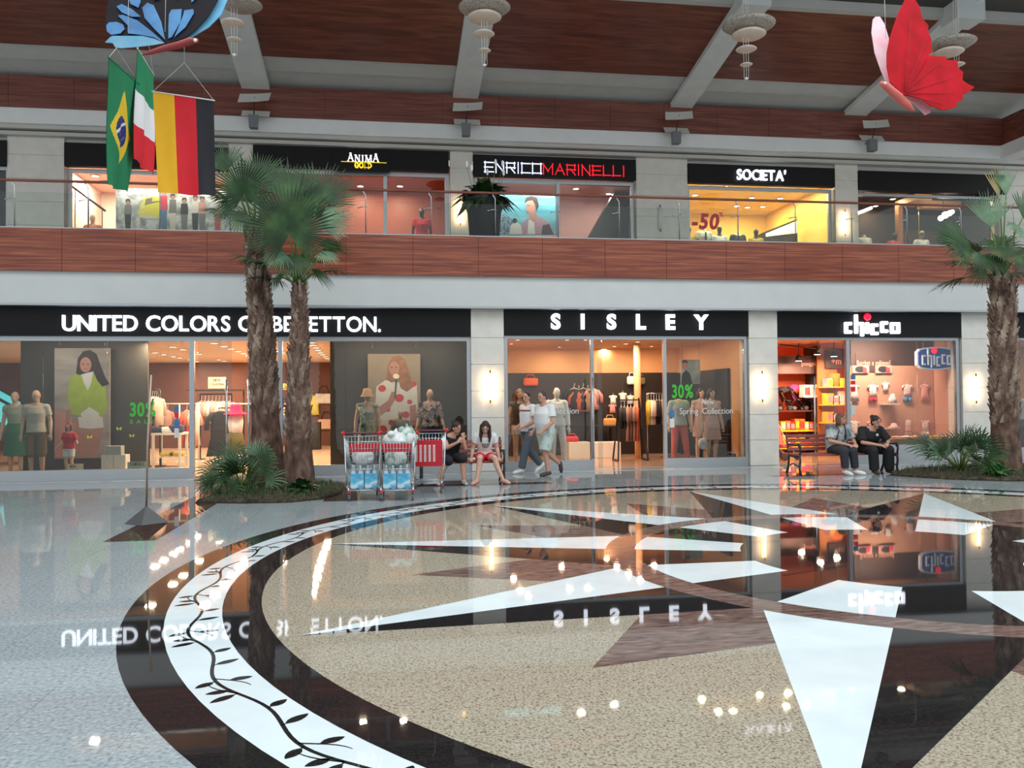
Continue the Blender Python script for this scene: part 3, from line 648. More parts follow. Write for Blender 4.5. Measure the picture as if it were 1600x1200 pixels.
# ---------------------------------------------------------------- butterflies hung from the roof
def wing(t, name, px, Yf, m, th=.012):
    o = t.location; pts = [at(x, y, Yf(x, y)) - o for x, y in px]; n = V((0, 0, 0))
    for i in range(len(pts)): n += (pts[i]-pts[0]).cross(pts[(i+1) % len(pts)]-pts[0])
    n = n.normalized()*th; b = MB(); k = len(pts); b.v = [tuple(p) for p in pts] + [tuple(p+n) for p in pts]
    b.f = [list(range(k)), list(reversed(range(k, 2*k)))] + [[i, (i+1) % k, k+(i+1) % k, k+i] for i in range(k)]; b.m = [0]*len(b.f); b.s = [False]*len(b.f)
    return b.build(name, m, t)
m_bred = ramp_mat('butterfly_red', [(0.3, (168, 2, 18)), (0.6, (196, 6, 28)), (0.8, (208, 14, 40))], 4, rough=.7, spec=.2)
m_bpink = ramp_mat('butterfly_pink', [(0.35, (240, 214, 218)), (0.55, (238, 178, 188)), (0.8, (226, 60, 90))], 2.2, rough=.6)
m_bbody = mat('butterfly_body', (214, 106, 96), .5, .12, 8)
BY = 9.5; rb = thing('hanging_butterfly', 'big red butterfly with scalloped wings hanging at the upper right', 'butterfly', at(1400, 150, BY))
d_body = lambda x, y: ((x-1376)*(172-129) - (y-129)*(1427-1376)) / 67.0   # distance off the body line, to the upper right
wing(rb, 'upper_wing', [(1391,128),(1386,104),(1386,82),(1390,62),(1395,45),(1404,20),(1416,-4),(1424,-8),(1430,0),(1437,10),(1440,24),(1444,32),(1451,40),(1450,48),(1456,63),(1455,72),(1457,82),(1451,86),(1440,110),(1412,148)], lambda x, y: BY + .002*d_body(x, y), m_bred)
wing(rb, 'lower_wing', [(1412,148),(1440,110),(1452,86),(1464,88),(1477,88),(1479,93),(1486,94),(1496,94),(1497,105),(1505,113),(1504,125),(1512,131),(1523,136),(1512,145),(1504,148),(1505,155),(1496,160),(1495,166),(1482,171),(1472,172),(1455,165),(1440,155)], lambda x, y: BY + .002*d_body(x, y) - .015, m_bred)
wing(rb, 'far_wing', [(1392,129),(1385,128),(1377,110),(1367,82),(1362,50),(1364,30),(1368,26),(1375,26),(1382,37),(1389,60),(1387,82),(1388,104)], lambda x, y: BY + .25 + (128-y)*.004, m_bpink)
wing(rb, 'far_lower_wing', [(1412,150),(1436,155),(1455,167),(1454,176),(1446,180),(1432,165)], lambda x, y: BY + .2, m_bpink)
b = MB(); o = rb.location; P = [at(x, y, BY+.06)-o for x, y in ((1375,129),(1383,133),(1392,141),(1404,151),(1416,163),(1427,173))]; b.tube(P, [.02,.045,.05,.055,.05,.02], 12); b.build('body', m_bbody, rb)
b = MB(); b.ell(at(1383, 130, BY+.0)-o, (.018,.012,.018)); b.build('eye', m_wht, rb)
b = MB()
for x, y in ((1425,20),(1448,60),(1470,95),(1497,118),(1500,145),(1480,165)):
    p, q = V((1412,146)), V((x, y)); b.tube([at(*(p.lerp(q, s)), BY + .002*d_body(*(p.lerp(q, s))) - .028) - o for s in (0.05, .35, .65, .92)], [.005,.004,.003,.002], 5)
b.build('veins', mat('vein_red', (150, 6, 26), .6), rb)
b = MB(); b.tube([at(1384, 60, BY)-o, at(1380, -60, BY)-o], .003, 5); b.build('string', m_str, rb)
UY = 8.2; bb = thing('hanging_butterfly', 'blue and black butterfly with reddish body hanging above the flags', 'butterfly', at(258, 66, UY)); o = bb.location
m_bk = mat('butterfly_black', (24, 18, 24), .7, .1, 6, spec=.2); m_bl = ramp_mat('butterfly_blue', [(0.3, (40, 96, 148)), (0.55, (66, 132, 182)), (0.75, (96, 164, 206))], 3, rough=.55); m_pale = ramp_mat('butterfly_pale', [(0.35, (96, 168, 204)), (0.6, (140, 190, 214)), (0.75, (190, 214, 226))], 3, rough=.55)
Uf = lambda x, y: UY + (66-y)*.003
wing(bb, 'front_wing', [(164,42),(166,20),(172,-20),(200,-55),(262,-70),(338,-60),(346,-20),(340,0),(326,24),(308,44),(290,58),(262,68),(240,64),(200,56),(178,54)], Uf, m_bk)
wing(bb, 'far_wing', [(290,57),(308,44),(326,24),(340,0),(347,-30),(360,-40),(358,-8),(346,22),(326,42),(298,58)], lambda x, y: UY + .06 + (66-y)*.003, m_pale)
wing(bb, 'tail_wing', [(164,66),(172,58),(176,56),(222,56),(240,60),(257,67),(240,70),(214,73),(190,75),(180,74),(176,67)], lambda x, y: UY - .03, m_pale)
for pl in ([(166,40),(170,35),(182,34),(192,38),(195,45),(188,52),(174,54),(167,49)], [(184,24),(192,23),(215,32),(238,50),(256,66),(240,58),(218,54),(200,52),(200,40)], [(222,12),(230,4),(240,8),(252,34),(258,62),(240,44),(226,28)], [(182,10),(190,6),(206,14),(220,26),(205,26),(190,19)], [(264,22),(268,15),(284,14),(282,34),(268,58),(263,60),(263,40)], [(288,16),(302,14),(303,20),(290,42),(272,58),(280,40),(286,24)], [(200,-6),(214,-10),(220,2),(216,12),(204,6)], [(236,-18),(248,-20),(250,-2),(240,0)], [(298,-30),(312,-34),(308,-4),(299,4)], [(275,-40),(288,-42),(284,-8),(274,-2)], [(185,-30),(205,-42),(208,-22),(190,-12)]):
    wing(bb, 'blue_patch', pl, lambda x, y: Uf(x, y) - .02, m_bl, .006)
b = MB(); P = [at(x, y, UY-.06)-o for x, y in ((222,86),(235,82),(255,76),(280,70),(298,64),(310,63))]; b.tube(P, [.006,.02,.028,.032,.034,.016], 12); b.build('body', mat('butterfly_dark_red', (150, 52, 52), .5, .1, 8), bb)
b = MB(); b.ell(at(305, 63, UY-.1)-o, (.017,.01,.017)); b.build('eye', m_wht, bb)
b = MB(); 
for x in (200, 258): b.tube([at(x, 50, UY-.02)-o, at(x+2, -80, UY-.02)-o], .0025, 5)
b.build('string', m_str, bb)
# ---------------------------------------------------------------- palms and planting
m_trunk = ramp_mat('palm_trunk', [(0.3, (58, 40, 34)), (0.5, (98, 72, 60)), (0.7, (130, 104, 88))], 9, (1, 1, .5), 0.9, 6, bump=.5)
m_boot = ramp_mat('palm_boots', [(0.3, (70, 50, 42)), (0.5, (128, 104, 90)), (0.72, (186, 168, 148))], 7, (1, 1, .5), 0.9, 5)
m_leaf = ramp_mat('palm_leaf', [(0.3, (24, 46, 22)), (0.5, (40, 70, 32)), (0.7, (66, 98, 50))], 3.0, rough=0.55)
m_leaf2 = ramp_mat('palm_leaf_pale', [(0.3, (62, 92, 66)), (0.5, (88, 120, 90)), (0.7, (122, 146, 112))], 3.0, rough=0.55)
m_pet = mat('palm_stalk', (98, 118, 58), .6, .15, 6); m_dry = mat('dry_leaf', (156, 140, 96), .8, .15, 6)
def fan(b, base, hub, axis, normal, L, spread, n, droop=.25, lm=1, pm=0, r=.014, wf=1.0):
    """a fan leaf: stalk from base to hub, then n folded blades spread about the axis in the plane across normal"""
    base, hub, axis, normal = V(base), V(hub), V(axis).normalized(), V(normal).normalized()
    mid = base.lerp(hub, .55) + V((0, 0, .10*(hub-base).length)); b.tube([base, mid, hub], [r*1.5, r*1.1, r*.8], 6, pm)
    normal = (normal - axis*normal.dot(axis)).normalized(); side = axis.cross(normal)
    n = min(n, max(6, int(spread/4.6)))
    for i in range(n):
        a = math.radians(spread)*(i/(n-1)-.5); d = axis*math.cos(a) + side*math.sin(a)
        ll = L*(.78 + .22*math.cos(a*.9))*R.uniform(.82, 1.08); w_ = ll*math.radians(spread)/(n-1)*.20*wf; w_ = min(w_, .03)
        tw = (d.cross(normal)).normalized(); g = V((0, 0, -1)); pts = []
        for s in (0.0, .35, .65, .85, 1.0):
            pts.append(hub + d*ll*s + g*droop*ll*s**3*R.uniform(.7, 1.2) + normal*.0)
        ws = [.003, w_, w_*1.2, w_*.8, .0015]; lift = normal*.4
        vs = []
        for p, w2 in zip(pts, ws): vs += [p - tw*w2 + lift*w2*.6, p, p + tw*w2 + lift*w2*.6]
        fs = []
        for q in range(4): fs += [(3*q, 3*q+1, 3*q+4, 3*q+3), (3*q+1, 3*q+2, 3*q+5, 3*q+4)]
        b.add(vs, fs, lm if R.random() > .07 else lm)
def palm(label, base, top, r0, r1, r2, fronds, seed, boots_from=.35, Y=None):
    R.seed(seed)
    t = thing('fan_palm', label, 'palm tree', base); top = V(top) - V(base); b = MB(); n = 24; P = []; rr = []
    for i in range(n+1):
        s = i/n; P.append(V((top.x*s**1.4, top.y*s, top.z*s))); rr.append((r0 + (r1-r0)*min(1, s/.22)) if s < .22 else r1 + (r2-r1)*(s-.22)/.78)
    b.tube([V((0, 0, -.05))] + P, [r0*1.1] + rr, 18); b.build('trunk', m_trunk, t)
    b = MB(); H = top.z; cnt = int(H/.055)   # cut leaf bases wound round the trunk
    for k in range(cnt):
        s = boots_from + (1-boots_from)*k/cnt
        for q in range(4):
            a = k*2.399 + q*math.pi/2; c = V((top.x*s**1.4, top.y*s, top.z*s)); rad = r1 + (r2-r1)*s
            out = V((math.cos(a), math.sin(a), 0)); tg = V((-math.sin(a), math.cos(a), 0)); p = c + out*(rad-.015)
            q_ = rad/.2; l = R.uniform(.11, .2)*min(1, q_+.2); wd = R.uniform(.05, .08)*min(1, q_); tip = p + V((0, 0, l)) + out*R.uniform(.035, .085) + tg*R.uniform(-.05, .05)
            b.hexa([p-tg*wd-out*.02, p+tg*wd-out*.02, p+tg*wd+out*.02, p-tg*wd+out*.02, tip-tg*wd*.55-out*.012, tip+tg*wd*.55-out*.012, tip+tg*wd*.5+out*.008, tip-tg*wd*.5+out*.008])
    b.build('leaf_bases', m_boot, t)
    for (hub, ax, nm, L, sp, nn, dr, lm) in fronds:
        f = MB(); fan(f, top + V((R.uniform(-.06, .06), R.uniform(-.06, .06), R.uniform(-.1, .05))), V(hub)-V(base), ax, nm, L, sp, nn, dr); f.build('frond', [m_pet, (m_leaf, m_leaf2, m_dry)[lm]], t)
    return t
def ring(c, n, seed, el0=-20, el1=70, p=.75, L=.8, back=True):
    """extra fronds all round a crown"""
    rn = random.Random(seed); o = []
    for i in range(n):
        az = i*2.399 + rn.uniform(-.3, .3); el = math.radians(el0 + (el1-el0)*(i/n)); d = V((math.cos(az)*math.cos(el), math.sin(az)*math.cos(el), math.sin(el)))
        if back and d.y < -.15: continue
        nm = V((0, 0, 1)) if el < .9 else V((-d.x, -d.y, .2))
        o.append((c + d*p, (d.x, d.y, d.z-.12), nm, L*rn.uniform(.85, 1.1), 150, 30, .3, 0))
    return o
YB = 15.2; f_ = []
def F(px, py, Y, ax, nm, L, sp, nn, dr=.12, lm=0): return (at(px, py, Y), ax, nm, L, sp, nn, dr, lm)
B_top = at(468, 446, YB); cB = B_top
fB = [F(452, 366, YB-.55, (-.05, -.25, 1), (0, -1, -.1), 1.02, 290, 60, .05), F(454, 312, YB-.1, (-.12, .1, 1), (0, -1, .2), .74, 120, 34, .02), F(496, 318, YB+.05, (.35, .2, 1), (-.2, -1, .2), .86, 150, 38, .03),
      F(497, 350, YB-.15, (1, -.1, .28), (0, -.8, .6), .72, 120, 30, .06, 1), F(500, 380, YB+.05, (1, .1, -.12), (0, -.5, .9), .62, 140, 28, .10), F(505, 392, YB-.35, (.5, -.5, -.7), (.4, -.8, .3), .34, 130, 18, .1, 1),
      F(442, 393, YB-.35, (-.5, -.4, -.7), (-.3, -.8, .3), .40, 130, 20, .1, 1), F(438, 408, YB+.1, (-1, 0, -.1), (0, -.3, 1), .52, 70, 14, .05), F(458, 400, YB-.3, (.0, -.5, -.7), (0, -1, .4), .52, 150, 24, .1),
      F(486, 420, YB+.1, (.8, .3, -.5), (0, -.5, .8), .50, 100, 18, .1), F(446, 425, YB+.1, (-.7, .2, -.6), (0, -.5, .8), .42, 90, 14, .1), F(474, 340, YB+.4, (.15, .5, 1), (0, -1, .2), .9, 150, 34, .05)] + ring(cB, 10, 3, 10, 65, .7, .7)
palm('palm with a broad fan leaf towards us, the shorter of the left pair', (at(466, 752, YB).x, YB, 0.03), B_top, .31, .225, .10, fB, 11, .22)
YA = 15.9; A_top = at(397, 352, YA)
fA = [F(381, 304, YA-.4, (-.15, -.3, .9), (0, -1, .0), .74, 270, 50, .10), F(352, 268, YA+.1, (-.3, .1, 1), (0, -1, .2), .62, 110, 26, .05), F(425, 300, YA+.1, (.5, .1, .8), (-.1, -1, .2), .70, 150, 32, .05),
      F(402, 285, YA+.2, (.1, .3, 1), (0, -1, .2), .72, 130, 30, .03), F(365, 322, YA-.1, (-1, -.1, -.3), (0, -.6, .8), .50, 120, 24, .15, 1), F(378, 330, YA-.3, (-.4, -.5, -.8), (0, -1, .3), .50, 130, 20, .1), F(425, 330, YA, (.9, -.1, -.2), (0, -.6, .8), .55, 120, 22, .1)] + ring(A_top, 8, 5, 22, 65, .6, .62)
palm('taller palm with rough trunk behind the striped flag, left of the pair', (at(418, 744, YA).x, YA, 0.03), A_top, .37, .255, .15, fA, 12, .27)
YC = 15.0; C_top = at(1566, 432, YC)
fC = [F(1494, 413, YC-.1, (-1, 0, .1), (.0, -.25, 1), .92, 50, 16, .02), F(1520, 392, YC-.2, (-1, -.15, .42), (.2, -.9, .5), .90, 130, 40, .08), F(1505, 380, YC+.1, (-.8, .1, .5), (.2, -.9, .5), .7, 120, 30, .06), F(1548, 356, YC-.1, (-.02, 0, 1), (0, -1, .1), .78, 95, 30, .01, 1),
      F(1572, 306, YC+.1, (.0, .1, 1), (0, -1, .2), .62, 60, 16, .0, 1), F(1562, 310, YC+.12, (-.25, .1, 1), (0, -1, .2), .66, 30, 8, .0, 2), F(1590, 352, YC-.3, (-.35, -.4, -.5), (.2, -1, .5), .34, 150, 20, .15, 1), F(1598, 340, YC, (.8, 0, .4), (0, -1, .3), .7, 150, 28, .1),
      F(1548, 396, YC-.45, (-.3, -.5, -.8), (-.2, -1, .3), .58, 130, 28, .1), F(1565, 385, YC-.5, (.0, -.6, -.5), (0, -1, .4), .60, 160, 32, .1), F(1592, 400, YC-.3, (.4, -.4, -.8), (.2, -1, .3), .66, 130, 26, .1), F(1535, 396, YC-.2, (-.8, -.3, -.35), (0, -.8, .6), .42, 90, 16, .1, 1), F(1540, 415, YC, (-.7, 0, -.7), (0, -.8, .5), .45, 90, 16, .12)] + ring(C_top, 12, 8, -5, 65, .65, .75)
palm('single tall palm at the right edge of the court', (at(1572, 744, YC).x, YC, 0.03), C_top, .30, .25, .20, fC, 13, .25)
# beds: dark soil mounds edged by the floor, rough grass on them
m_soil = ramp_mat('bed_soil', [(0.3, (34, 30, 22)), (0.5, (58, 52, 36)), (0.7, (84, 74, 52))], 12, rough=.95, detail=8, bump=.6)
m_grass = ramp_mat('bed_grass', [(0.3, (40, 56, 30)), (0.5, (62, 80, 42)), (0.7, (92, 104, 60))], 5, rough=.7)
def bed(poly, h, label, seed, nblades):
    R.seed(seed); cx = sum(p[0] for p in poly)/len(poly); cy = sum(p[1] for p in poly)/len(poly); b = MB(); rings = []
    for s, z in ((1, 0), (.97, .05), (.85, h*.7), (.5, h), (.1, h*1.05)): rings.append([(cx+(x-cx)*s, cy+(y-cy)*s, z) for x, y in poly])
    b.rings(rings); o = b.build('planting_bed', m_soil); o['label'] = label; o['category'] = 'plant bed'
    g = MB()
    for k in range(nblades):
        i = R.randrange(len(poly)); s = math.sqrt(R.random())*.97; u = R.random(); x0, y0 = poly[i]; x1, y1 = poly[(i+1) % len(poly)]
        x = cx + (x0+(x1-x0)*u-cx)*s; y = cy + (y0+(y1-y0)*u-cy)*s; z = .02 + h*(1-s**3)*.9; a = R.uniform(0, 6.28); L = R.uniform(.05, .13); lean = R.uniform(.02, .09); w2 = .006
        tx, ty = -math.sin(a)*w2, math.cos(a)*w2
        g.add([(x-tx, y-ty, z), (x+tx, y+ty, z), (x+math.cos(a)*lean, y+math.sin(a)*lean, z+L)], [(0, 1, 2)])
    q = g.build('bed_grass', m_grass); q['kind'] = 'stuff'; q['label'] = 'short rough grass on the ' + label; q['category'] = 'grass'
bed([(-2.95, 13.85), (-2.2, 13.6), (-1.5, 13.55), (-1.0, 13.9), (-.75, 14.8), (-.75, 15.9), (-1.4, 16.45), (-2.4, 16.4), (-2.75, 15.4)], .12, 'dark planting bed at the foot of the two left palms', 21, 2600)
bed([(9.85, 15.6), (10.4, 14.6), (11.2, 14.0), (12.4, 13.8), (13.6, 13.9), (14.4, 14.9), (14.2, 16.3), (12.5, 16.8), (10.8, 16.6)], .12, 'dark planting bed at the foot of the right palm', 22, 2600)
def shrub(label, px, py, Y, n, H, L, seed, cat='small palm', name='dwarf_palm', sp=200, nn=18, lm=0):
    R.seed(seed); p = at(px, py, Y); t = thing(name, label, cat, (p.x, Y, .08))
    for k in range(n):
        az = k*2.399 + R.uniform(-.3, .3); el = R.uniform(.25, 1.25); d = V((math.cos(az)*math.cos(el), math.sin(az)*math.cos(el), math.sin(el)))
        b = MB(); fan(b, (0, 0, 0), d*H*R.uniform(.6, 1.05), d + V((0, -.1, -.1)), V((-d.x*.4, -.8, .5)), L*R.uniform(.8, 1.3), sp, nn, .22, 1, 0, .007, .62); b.build('frond', [m_pet, m_leaf2 if (k % 4 == 0 and lm) else m_leaf], t)
    return t
shrub('low spiky dwarf palm in front of the taller left palm', 376, 765, 14.7, 26, .62, .36, 31, sp=170, nn=14, lm=1)
shrub('second clump of spiky leaves at the near left corner of the left bed', 342, 775, 14.3, 9, .3, .24, 32)
shrub('wide dark dwarf palm in the right bed behind the black clad woman', 1500, 745, 15.1, 30, .66, .46, 33, sp=120, nn=13, lm=1)
def fern(label, px, py, Y, n, H, seed):
    R.seed(seed); p = at(px, py, Y); t = thing('leafy_plant', label, 'plant', (p.x, Y, .08))
    b = MB()
    for k in range(n):
        az = k*2.399; el = R.uniform(.2, 1.2); L = H*R.uniform(.6, 1.2); d = V((math.cos(az)*math.cos(el), math.sin(az)*math.cos(el), math.sin(el))); s_ = V((-math.sin(az), math.cos(az), 0)); w2 = L*.14
        a_, b_, c_ = V((0, 0, 0)), d*L*.6, d*L + V((0, 0, -.25*L)); m_ = (a_+b_)*.6
        b.add([a_, m_-s_*w2, b_-s_*w2*1.1, c_, b_+s_*w2*1.1, m_+s_*w2, b_+V((0,0,.01))], [(0,1,6,5),(1,2,6),(2,3,6),(3,4,6),(4,5,6)], 0, True)
    b.build('leaves', m_leaf if seed % 2 else mat('bright_leaf', (70, 128, 62), .5, .25, 5), t); return t
fern('bushy fern at the foot of the shorter left palm', 470, 775, 14.3, 46, .36, 41); fern('bright green leafy plant in the right bed at the palm foot', 1555, 748, 14.4, 34, .40, 42)
# the big pot on the gallery
pp = at(755, 366, 20.0); t = thing('potted_plant', 'tall black planter with white flowering leafy plant on the gallery', 'potted plant', (at(757, 366, 19.6).x, 19.6, 5.055)); R.seed(5)
b = MB(); b.lathe([(.30, 0), (.33, .02), (.40, .9), (.50, 1.12), (.52, 1.2), (.46, 1.2), (.44, 1.1)], n=24); b.build('pot', m_blk, t)
b = MB()
for k in range(150):
    az = k*2.399; el = R.uniform(-.45, 1.35); L = R.uniform(.35, .72); d = V((math.cos(az)*math.cos(el), math.sin(az)*math.cos(el), math.sin(el))); s_ = V((-math.sin(az), math.cos(az), 0)); w2 = L*.13
    o_ = V((math.cos(az)*.3*max(0, .6-el*.4), math.sin(az)*.3*max(0, .6-el*.4), 1.2)); a_, b_, c_ = o_, o_+d*L*.6, o_+d*L+V((0, 0, -.3*L)); m_ = o_ + d*L*.3
    b.add([a_, m_-s_*w2, b_-s_*w2, c_, b_+s_*w2, m_+s_*w2, b_], [(0,1,6,5),(1,2,6),(2,3,6),(3,4,6),(4,5,6)], 0, True)
b.build('leaves', m_leaf, t)
b = MB()
for k in range(6):
    a = k*1.3; p = V((.25*math.cos(a), .25*math.sin(a)-.1, 1.2)); q = p + V((.2*math.cos(a), .2*math.sin(a), .55+.12*(k % 3))); b.tube([p, q], .006, 5, 1); b.ell(q+V((0, 0, .06)), (.03, .012, .08))
b.build('flowers', [m_wht, m_pet], t)
# ---------------------------------------------------------------- figures (people and shop mannequins)
def J_(**k): return {a: ([V(x) for x in b] if isinstance(b, list) else V(b)) for a, b in k.items()}
STAND = dict(pel=(0,0,.95), wai=(0,0,1.10), che=(0,-.01,1.29), shc=(0,.01,1.42), neck=(0,0,1.49), head=(0,-.02,1.64), hf=(0,-1,0), hu=(0,0,1),
             sh=[(-.18,.01,1.41),(.18,.01,1.41)], el=[(-.245,.03,1.13),(.245,.03,1.13)], wr=[(-.26,-.05,.88),(.26,-.05,.88)], hip=[(-.09,0,.92),(.09,0,.92)],
             kn=[(-.10,-.02,.50),(.10,-.02,.50)], an=[(-.10,.03,.085),(.10,.03,.085)], toe=[(-.12,-.14,.03),(.12,-.14,.03)])
SIT = dict(pel=(0,0,.51), wai=(0,-.01,.65), che=(0,-.08,.84), shc=(0,-.12,.95), neck=(0,-.15,1.01), head=(0,-.21,1.14), hf=(0,-1,-.2), hu=(0,-.25,1),
           sh=[(-.18,-.12,.94),(.18,-.12,.94)], el=[(-.25,-.17,.69),(.25,-.17,.69)], wr=[(-.12,-.38,.60),(.12,-.38,.60)], hip=[(-.09,-.02,.50),(.09,-.02,.50)],
           kn=[(-.12,-.43,.46),(.12,-.43,.46)], an=[(-.12,-.40,.085),(.12,-.40,.085)], toe=[(-.13,-.57,.03),(.13,-.57,.03)])
def pose(base, s=1.0, **k):
    d = dict(base); d.update(k); d = J_(**d)
    for a in d:
        if a not in ('hf', 'hu'): d[a] = [x*s for x in d[a]] if isinstance(d[a], list) else d[a]*s
    d['s'] = s; return d
def torso(J, infl=0.0, fat=1.0, lo=0, hi=6, drop=0.0):
    sl = (J['hip'][1]-J['hip'][0]).normalized(); su = (J['sh'][1]-J['sh'][0]).normalized(); s = J['s']
    P = [J['pel']-(J['wai']-J['pel']).normalized()*.09*s, J['pel'], J['wai'], J['che'], J['shc'], J['neck']]
    Wd = [.13, .168, .138*fat, .160*(.4+.6*fat), .160, .058]; D = [.095, .118, .10*fat, .118*(.4+.6*fat), .085, .058]; st = []
    for i in range(lo, hi):
        d = (P[min(i+1, 5)] - P[max(i-1, 0)]).normalized(); x = sl.lerp(su, i/5).normalized(); y = d.cross(x).normalized(); x = y.cross(d).normalized()
        st.append((P[i], x*(Wd[i]*s+infl), y*(D[i]*s+infl)))
    return st
def seg(b, p, r0, q, r1, n=14):   # a cloth tube: round at the joint, cut flat at the hem
    b.ell(p, (r0, r0, r0), None, n, 8); b.tube([p, V(p).lerp(V(q), .5), q], [r0, (r0+r1)/2, r1], n)
def hand(b, w_, d, n, s, curl=.5):
    d = d.normalized(); n = (n - d*n.dot(d)).normalized(); sd = d.cross(n)
    b.loft([(w_ - d*.01*s, sd*.024*s, n*.019*s), (w_+d*.03*s, sd*.034*s, n*.017*s), (w_+d*.085*s, sd*.040*s, n*.014*s)], 10)
    for i, L in enumerate((.070, .080, .076, .060)):
        p = w_ + d*.08*s + sd*(-.031+.0207*i)*s; q = p + (d*math.cos(curl*.5)+n*math.sin(curl*.5))*L*.5*s; r = q + (d*math.cos(curl*1.6)+n*math.sin(curl*1.6))*L*.5*s
        b.cap(p, .0088*s, q, .0083*s, 7); b.cap(q, .0083*s, r, .0072*s, 7)
    p = w_ + d*.025*s - sd*.028*s; q = p + (d*.75 - sd*.7 + n*.25).normalized()*.042*s; r = q + (d*.95 - sd*.2 + n*.35).normalized()*.032*s
    b.cap(p, .0125*s, q, .0105*s, 7); b.cap(q, .0105*s, r, .0085*s, 7)
def head(b, J, s, feat=True):
    H, f, u = J['head'], J['hf'].normalized(), J['hu'].normalized(); u = (u - f*u.dot(f)).normalized(); sd = f.cross(u)
    M3 = Matrix((sd, f, u)).transposed()
    b.ell(H + u*.012*s, (.073*s, .092*s, .104*s), M3, 16, 12); b.ell(H - u*.055*s + f*.022*s, (.054*s, .062*s, .058*s), M3, 14, 10)
    b.cap(J['neck'] - (H-J['neck']).normalized()*.03*s, .058*s, H - u*.06*s - f*.012*s, .052*s, 12)
    if feat:
        b.cap(H + f*.084*s + u*.006*s, .009*s, H + f*.101*s - u*.028*s, .012*s, 8)
        for q in (-1, 1): b.ell(H + sd*q*.074*s - u*.012*s - f*.008*s, (.012*s, .02*s, .030*s), M3, 8, 6); b.ell(H + sd*q*.032*s + f*.082*s + u*.022*s, (.022*s, .010*s, .007*s), M3, 8, 6)
        b.ell(H + f*.082*s - u*.062*s, (.024*s, .010*s, .010*s), M3, 8, 6)
    return H, f, u, sd, M3
def body(t, J, skin, voxel=.010, fat=1.0, hands=True, feat=True, headless=False, feet=True, curl=.5, palm=(0, 0, -1), arms=True, legs=True):
    b = MB(); s = J['s']; b.loft(torso(J, 0, fat), 18)
    for i in (0, 1):
        sh, el, wr, hp, kn, an, toe = (J[k][i] for k in ('sh', 'el', 'wr', 'hip', 'kn', 'an', 'toe'))
        b.cap(J['neck']-(J['neck']-J['shc'])*.4, .055*s, sh, .054*s, 12)
        if arms:
            b.cap(sh, .056*s*(.6+.4*fat), el, .040*s*(.6+.4*fat), 12); mf = el.lerp(wr, .3); b.cap(el, .040*s, mf, .041*s, 12); b.cap(mf, .041*s, wr, .027*s, 12)
            if hands: hand(b, wr, (J['hd'][i] if 'hd' in J else (wr-el)), V(palm), s, curl)
        if legs:
            mt = hp.lerp(kn, .45); b.cap(hp, .090*s*(.5+.5*fat), mt, .078*s*(.5+.5*fat), 14); b.cap(mt, .078*s*(.5+.5*fat), kn, .056*s, 14)
            d = (an-kn).normalized(); fd = (toe-an); fd.z = 0; bk = -fd.normalized() if fd.length > 1e-4 else V((0, 1, 0)); mc = kn.lerp(an, .33) + bk*.018*s
            b.cap(kn, .054*s, mc, .056*s, 12); b.cap(mc, .056*s, an, .036*s, 12)
            if feet:
                fv = (toe-an); heel = an - fv.normalized()*.035*s - (kn-an).normalized()*.035*s; b.cap(heel, .036*s, toe.lerp(heel, .25), .034*s, 10); b.cap(toe.lerp(heel, .25), .036*s, toe, .024*s, 10); b.cap(an, .037*s, heel, .034*s, 10)
    if not headless: head(b, J, s, feat)
    return b.soft('body', skin, t, voxel, 4)
m_eye = mat('eye_dark', (40, 26, 22), .3, .1); m_lip = mat('lips', (164, 84, 80), .5, .08)
def face(t, J, brow=None):
    s = J['s']; H, f, u = J['head'], J['hf'].normalized(), J['hu'].normalized(); u = (u-f*u.dot(f)).normalized(); sd = f.cross(u); M3 = Matrix((sd, f, u)).transposed()
    for q in (-1, 1):
        b = MB(); b.ell(H + sd*q*.031*s + f*.086*s + u*.006*s, (.013*s, .007*s, .007*s), M3, 10, 6); b.build('eye', m_eye, t)
        b = MB(); b.ell(H + sd*q*.032*s + f*.090*s + u*.027*s, (.022*s, .006*s, .005*s), M3, 10, 6); b.build('eyebrow', brow or m_eye, t)
    b = MB(); b.ell(H + f*.091*s - u*.060*s, (.023*s, .006*s, .007*s), M3, 10, 6); b.build('mouth', m_lip, t)
def hair(t, J, m, style='short', long=.0):
    s = J['s']; H, f, u = J['head'], J['hf'].normalized(), J['hu'].normalized(); u = (u-f*u.dot(f)).normalized(); sd = f.cross(u); M3 = Matrix((sd, f, u)).transposed(); b = MB()
    b.ell(H + u*.034*s - f*.020*s, (.082*s, .094*s, .098*s), M3, 16, 10)
    if style in ('long', 'bob', 'bun'):
        b.ell(H - u*.01*s - f*.04*s, (.082*s, .070*s, .10*s), M3, 14, 10)
        b.cap(H + u*.095*s + f*.045*s, .022*s, H + u*.05*s + f*.068*s + sd*.05*s, .016*s, 8); b.cap(H + u*.095*s + f*.045*s, .022*s, H + u*.05*s + f*.068*s - sd*.05*s, .016*s, 8)
    if style in ('long', 'bob'):
        g = V((0, 0, -1))
        for q in (-1, 1):
            for a, c in ((.080, .0), (.082, -.02), (.072, -.05), (.045, -.075)):
                p = H + sd*q*a*s + f*c*s + u*.02*s; r = p + (g*.9 - u*.25).normalized()*long*s + f*.02*s; b.cap(p, .030*s, p.lerp(r, .6) + sd*q*.012*s, .030*s, 8); b.cap(p.lerp(r, .6) + sd*q*.012*s, .030*s, r, .014*s, 8)
    if style == 'bun': b.ell(H + u*.075*s - f*.095*s, (.05*s, .045*s, .05*s), M3, 12, 8)
    return b.soft('hair', m, t, .009, 3)
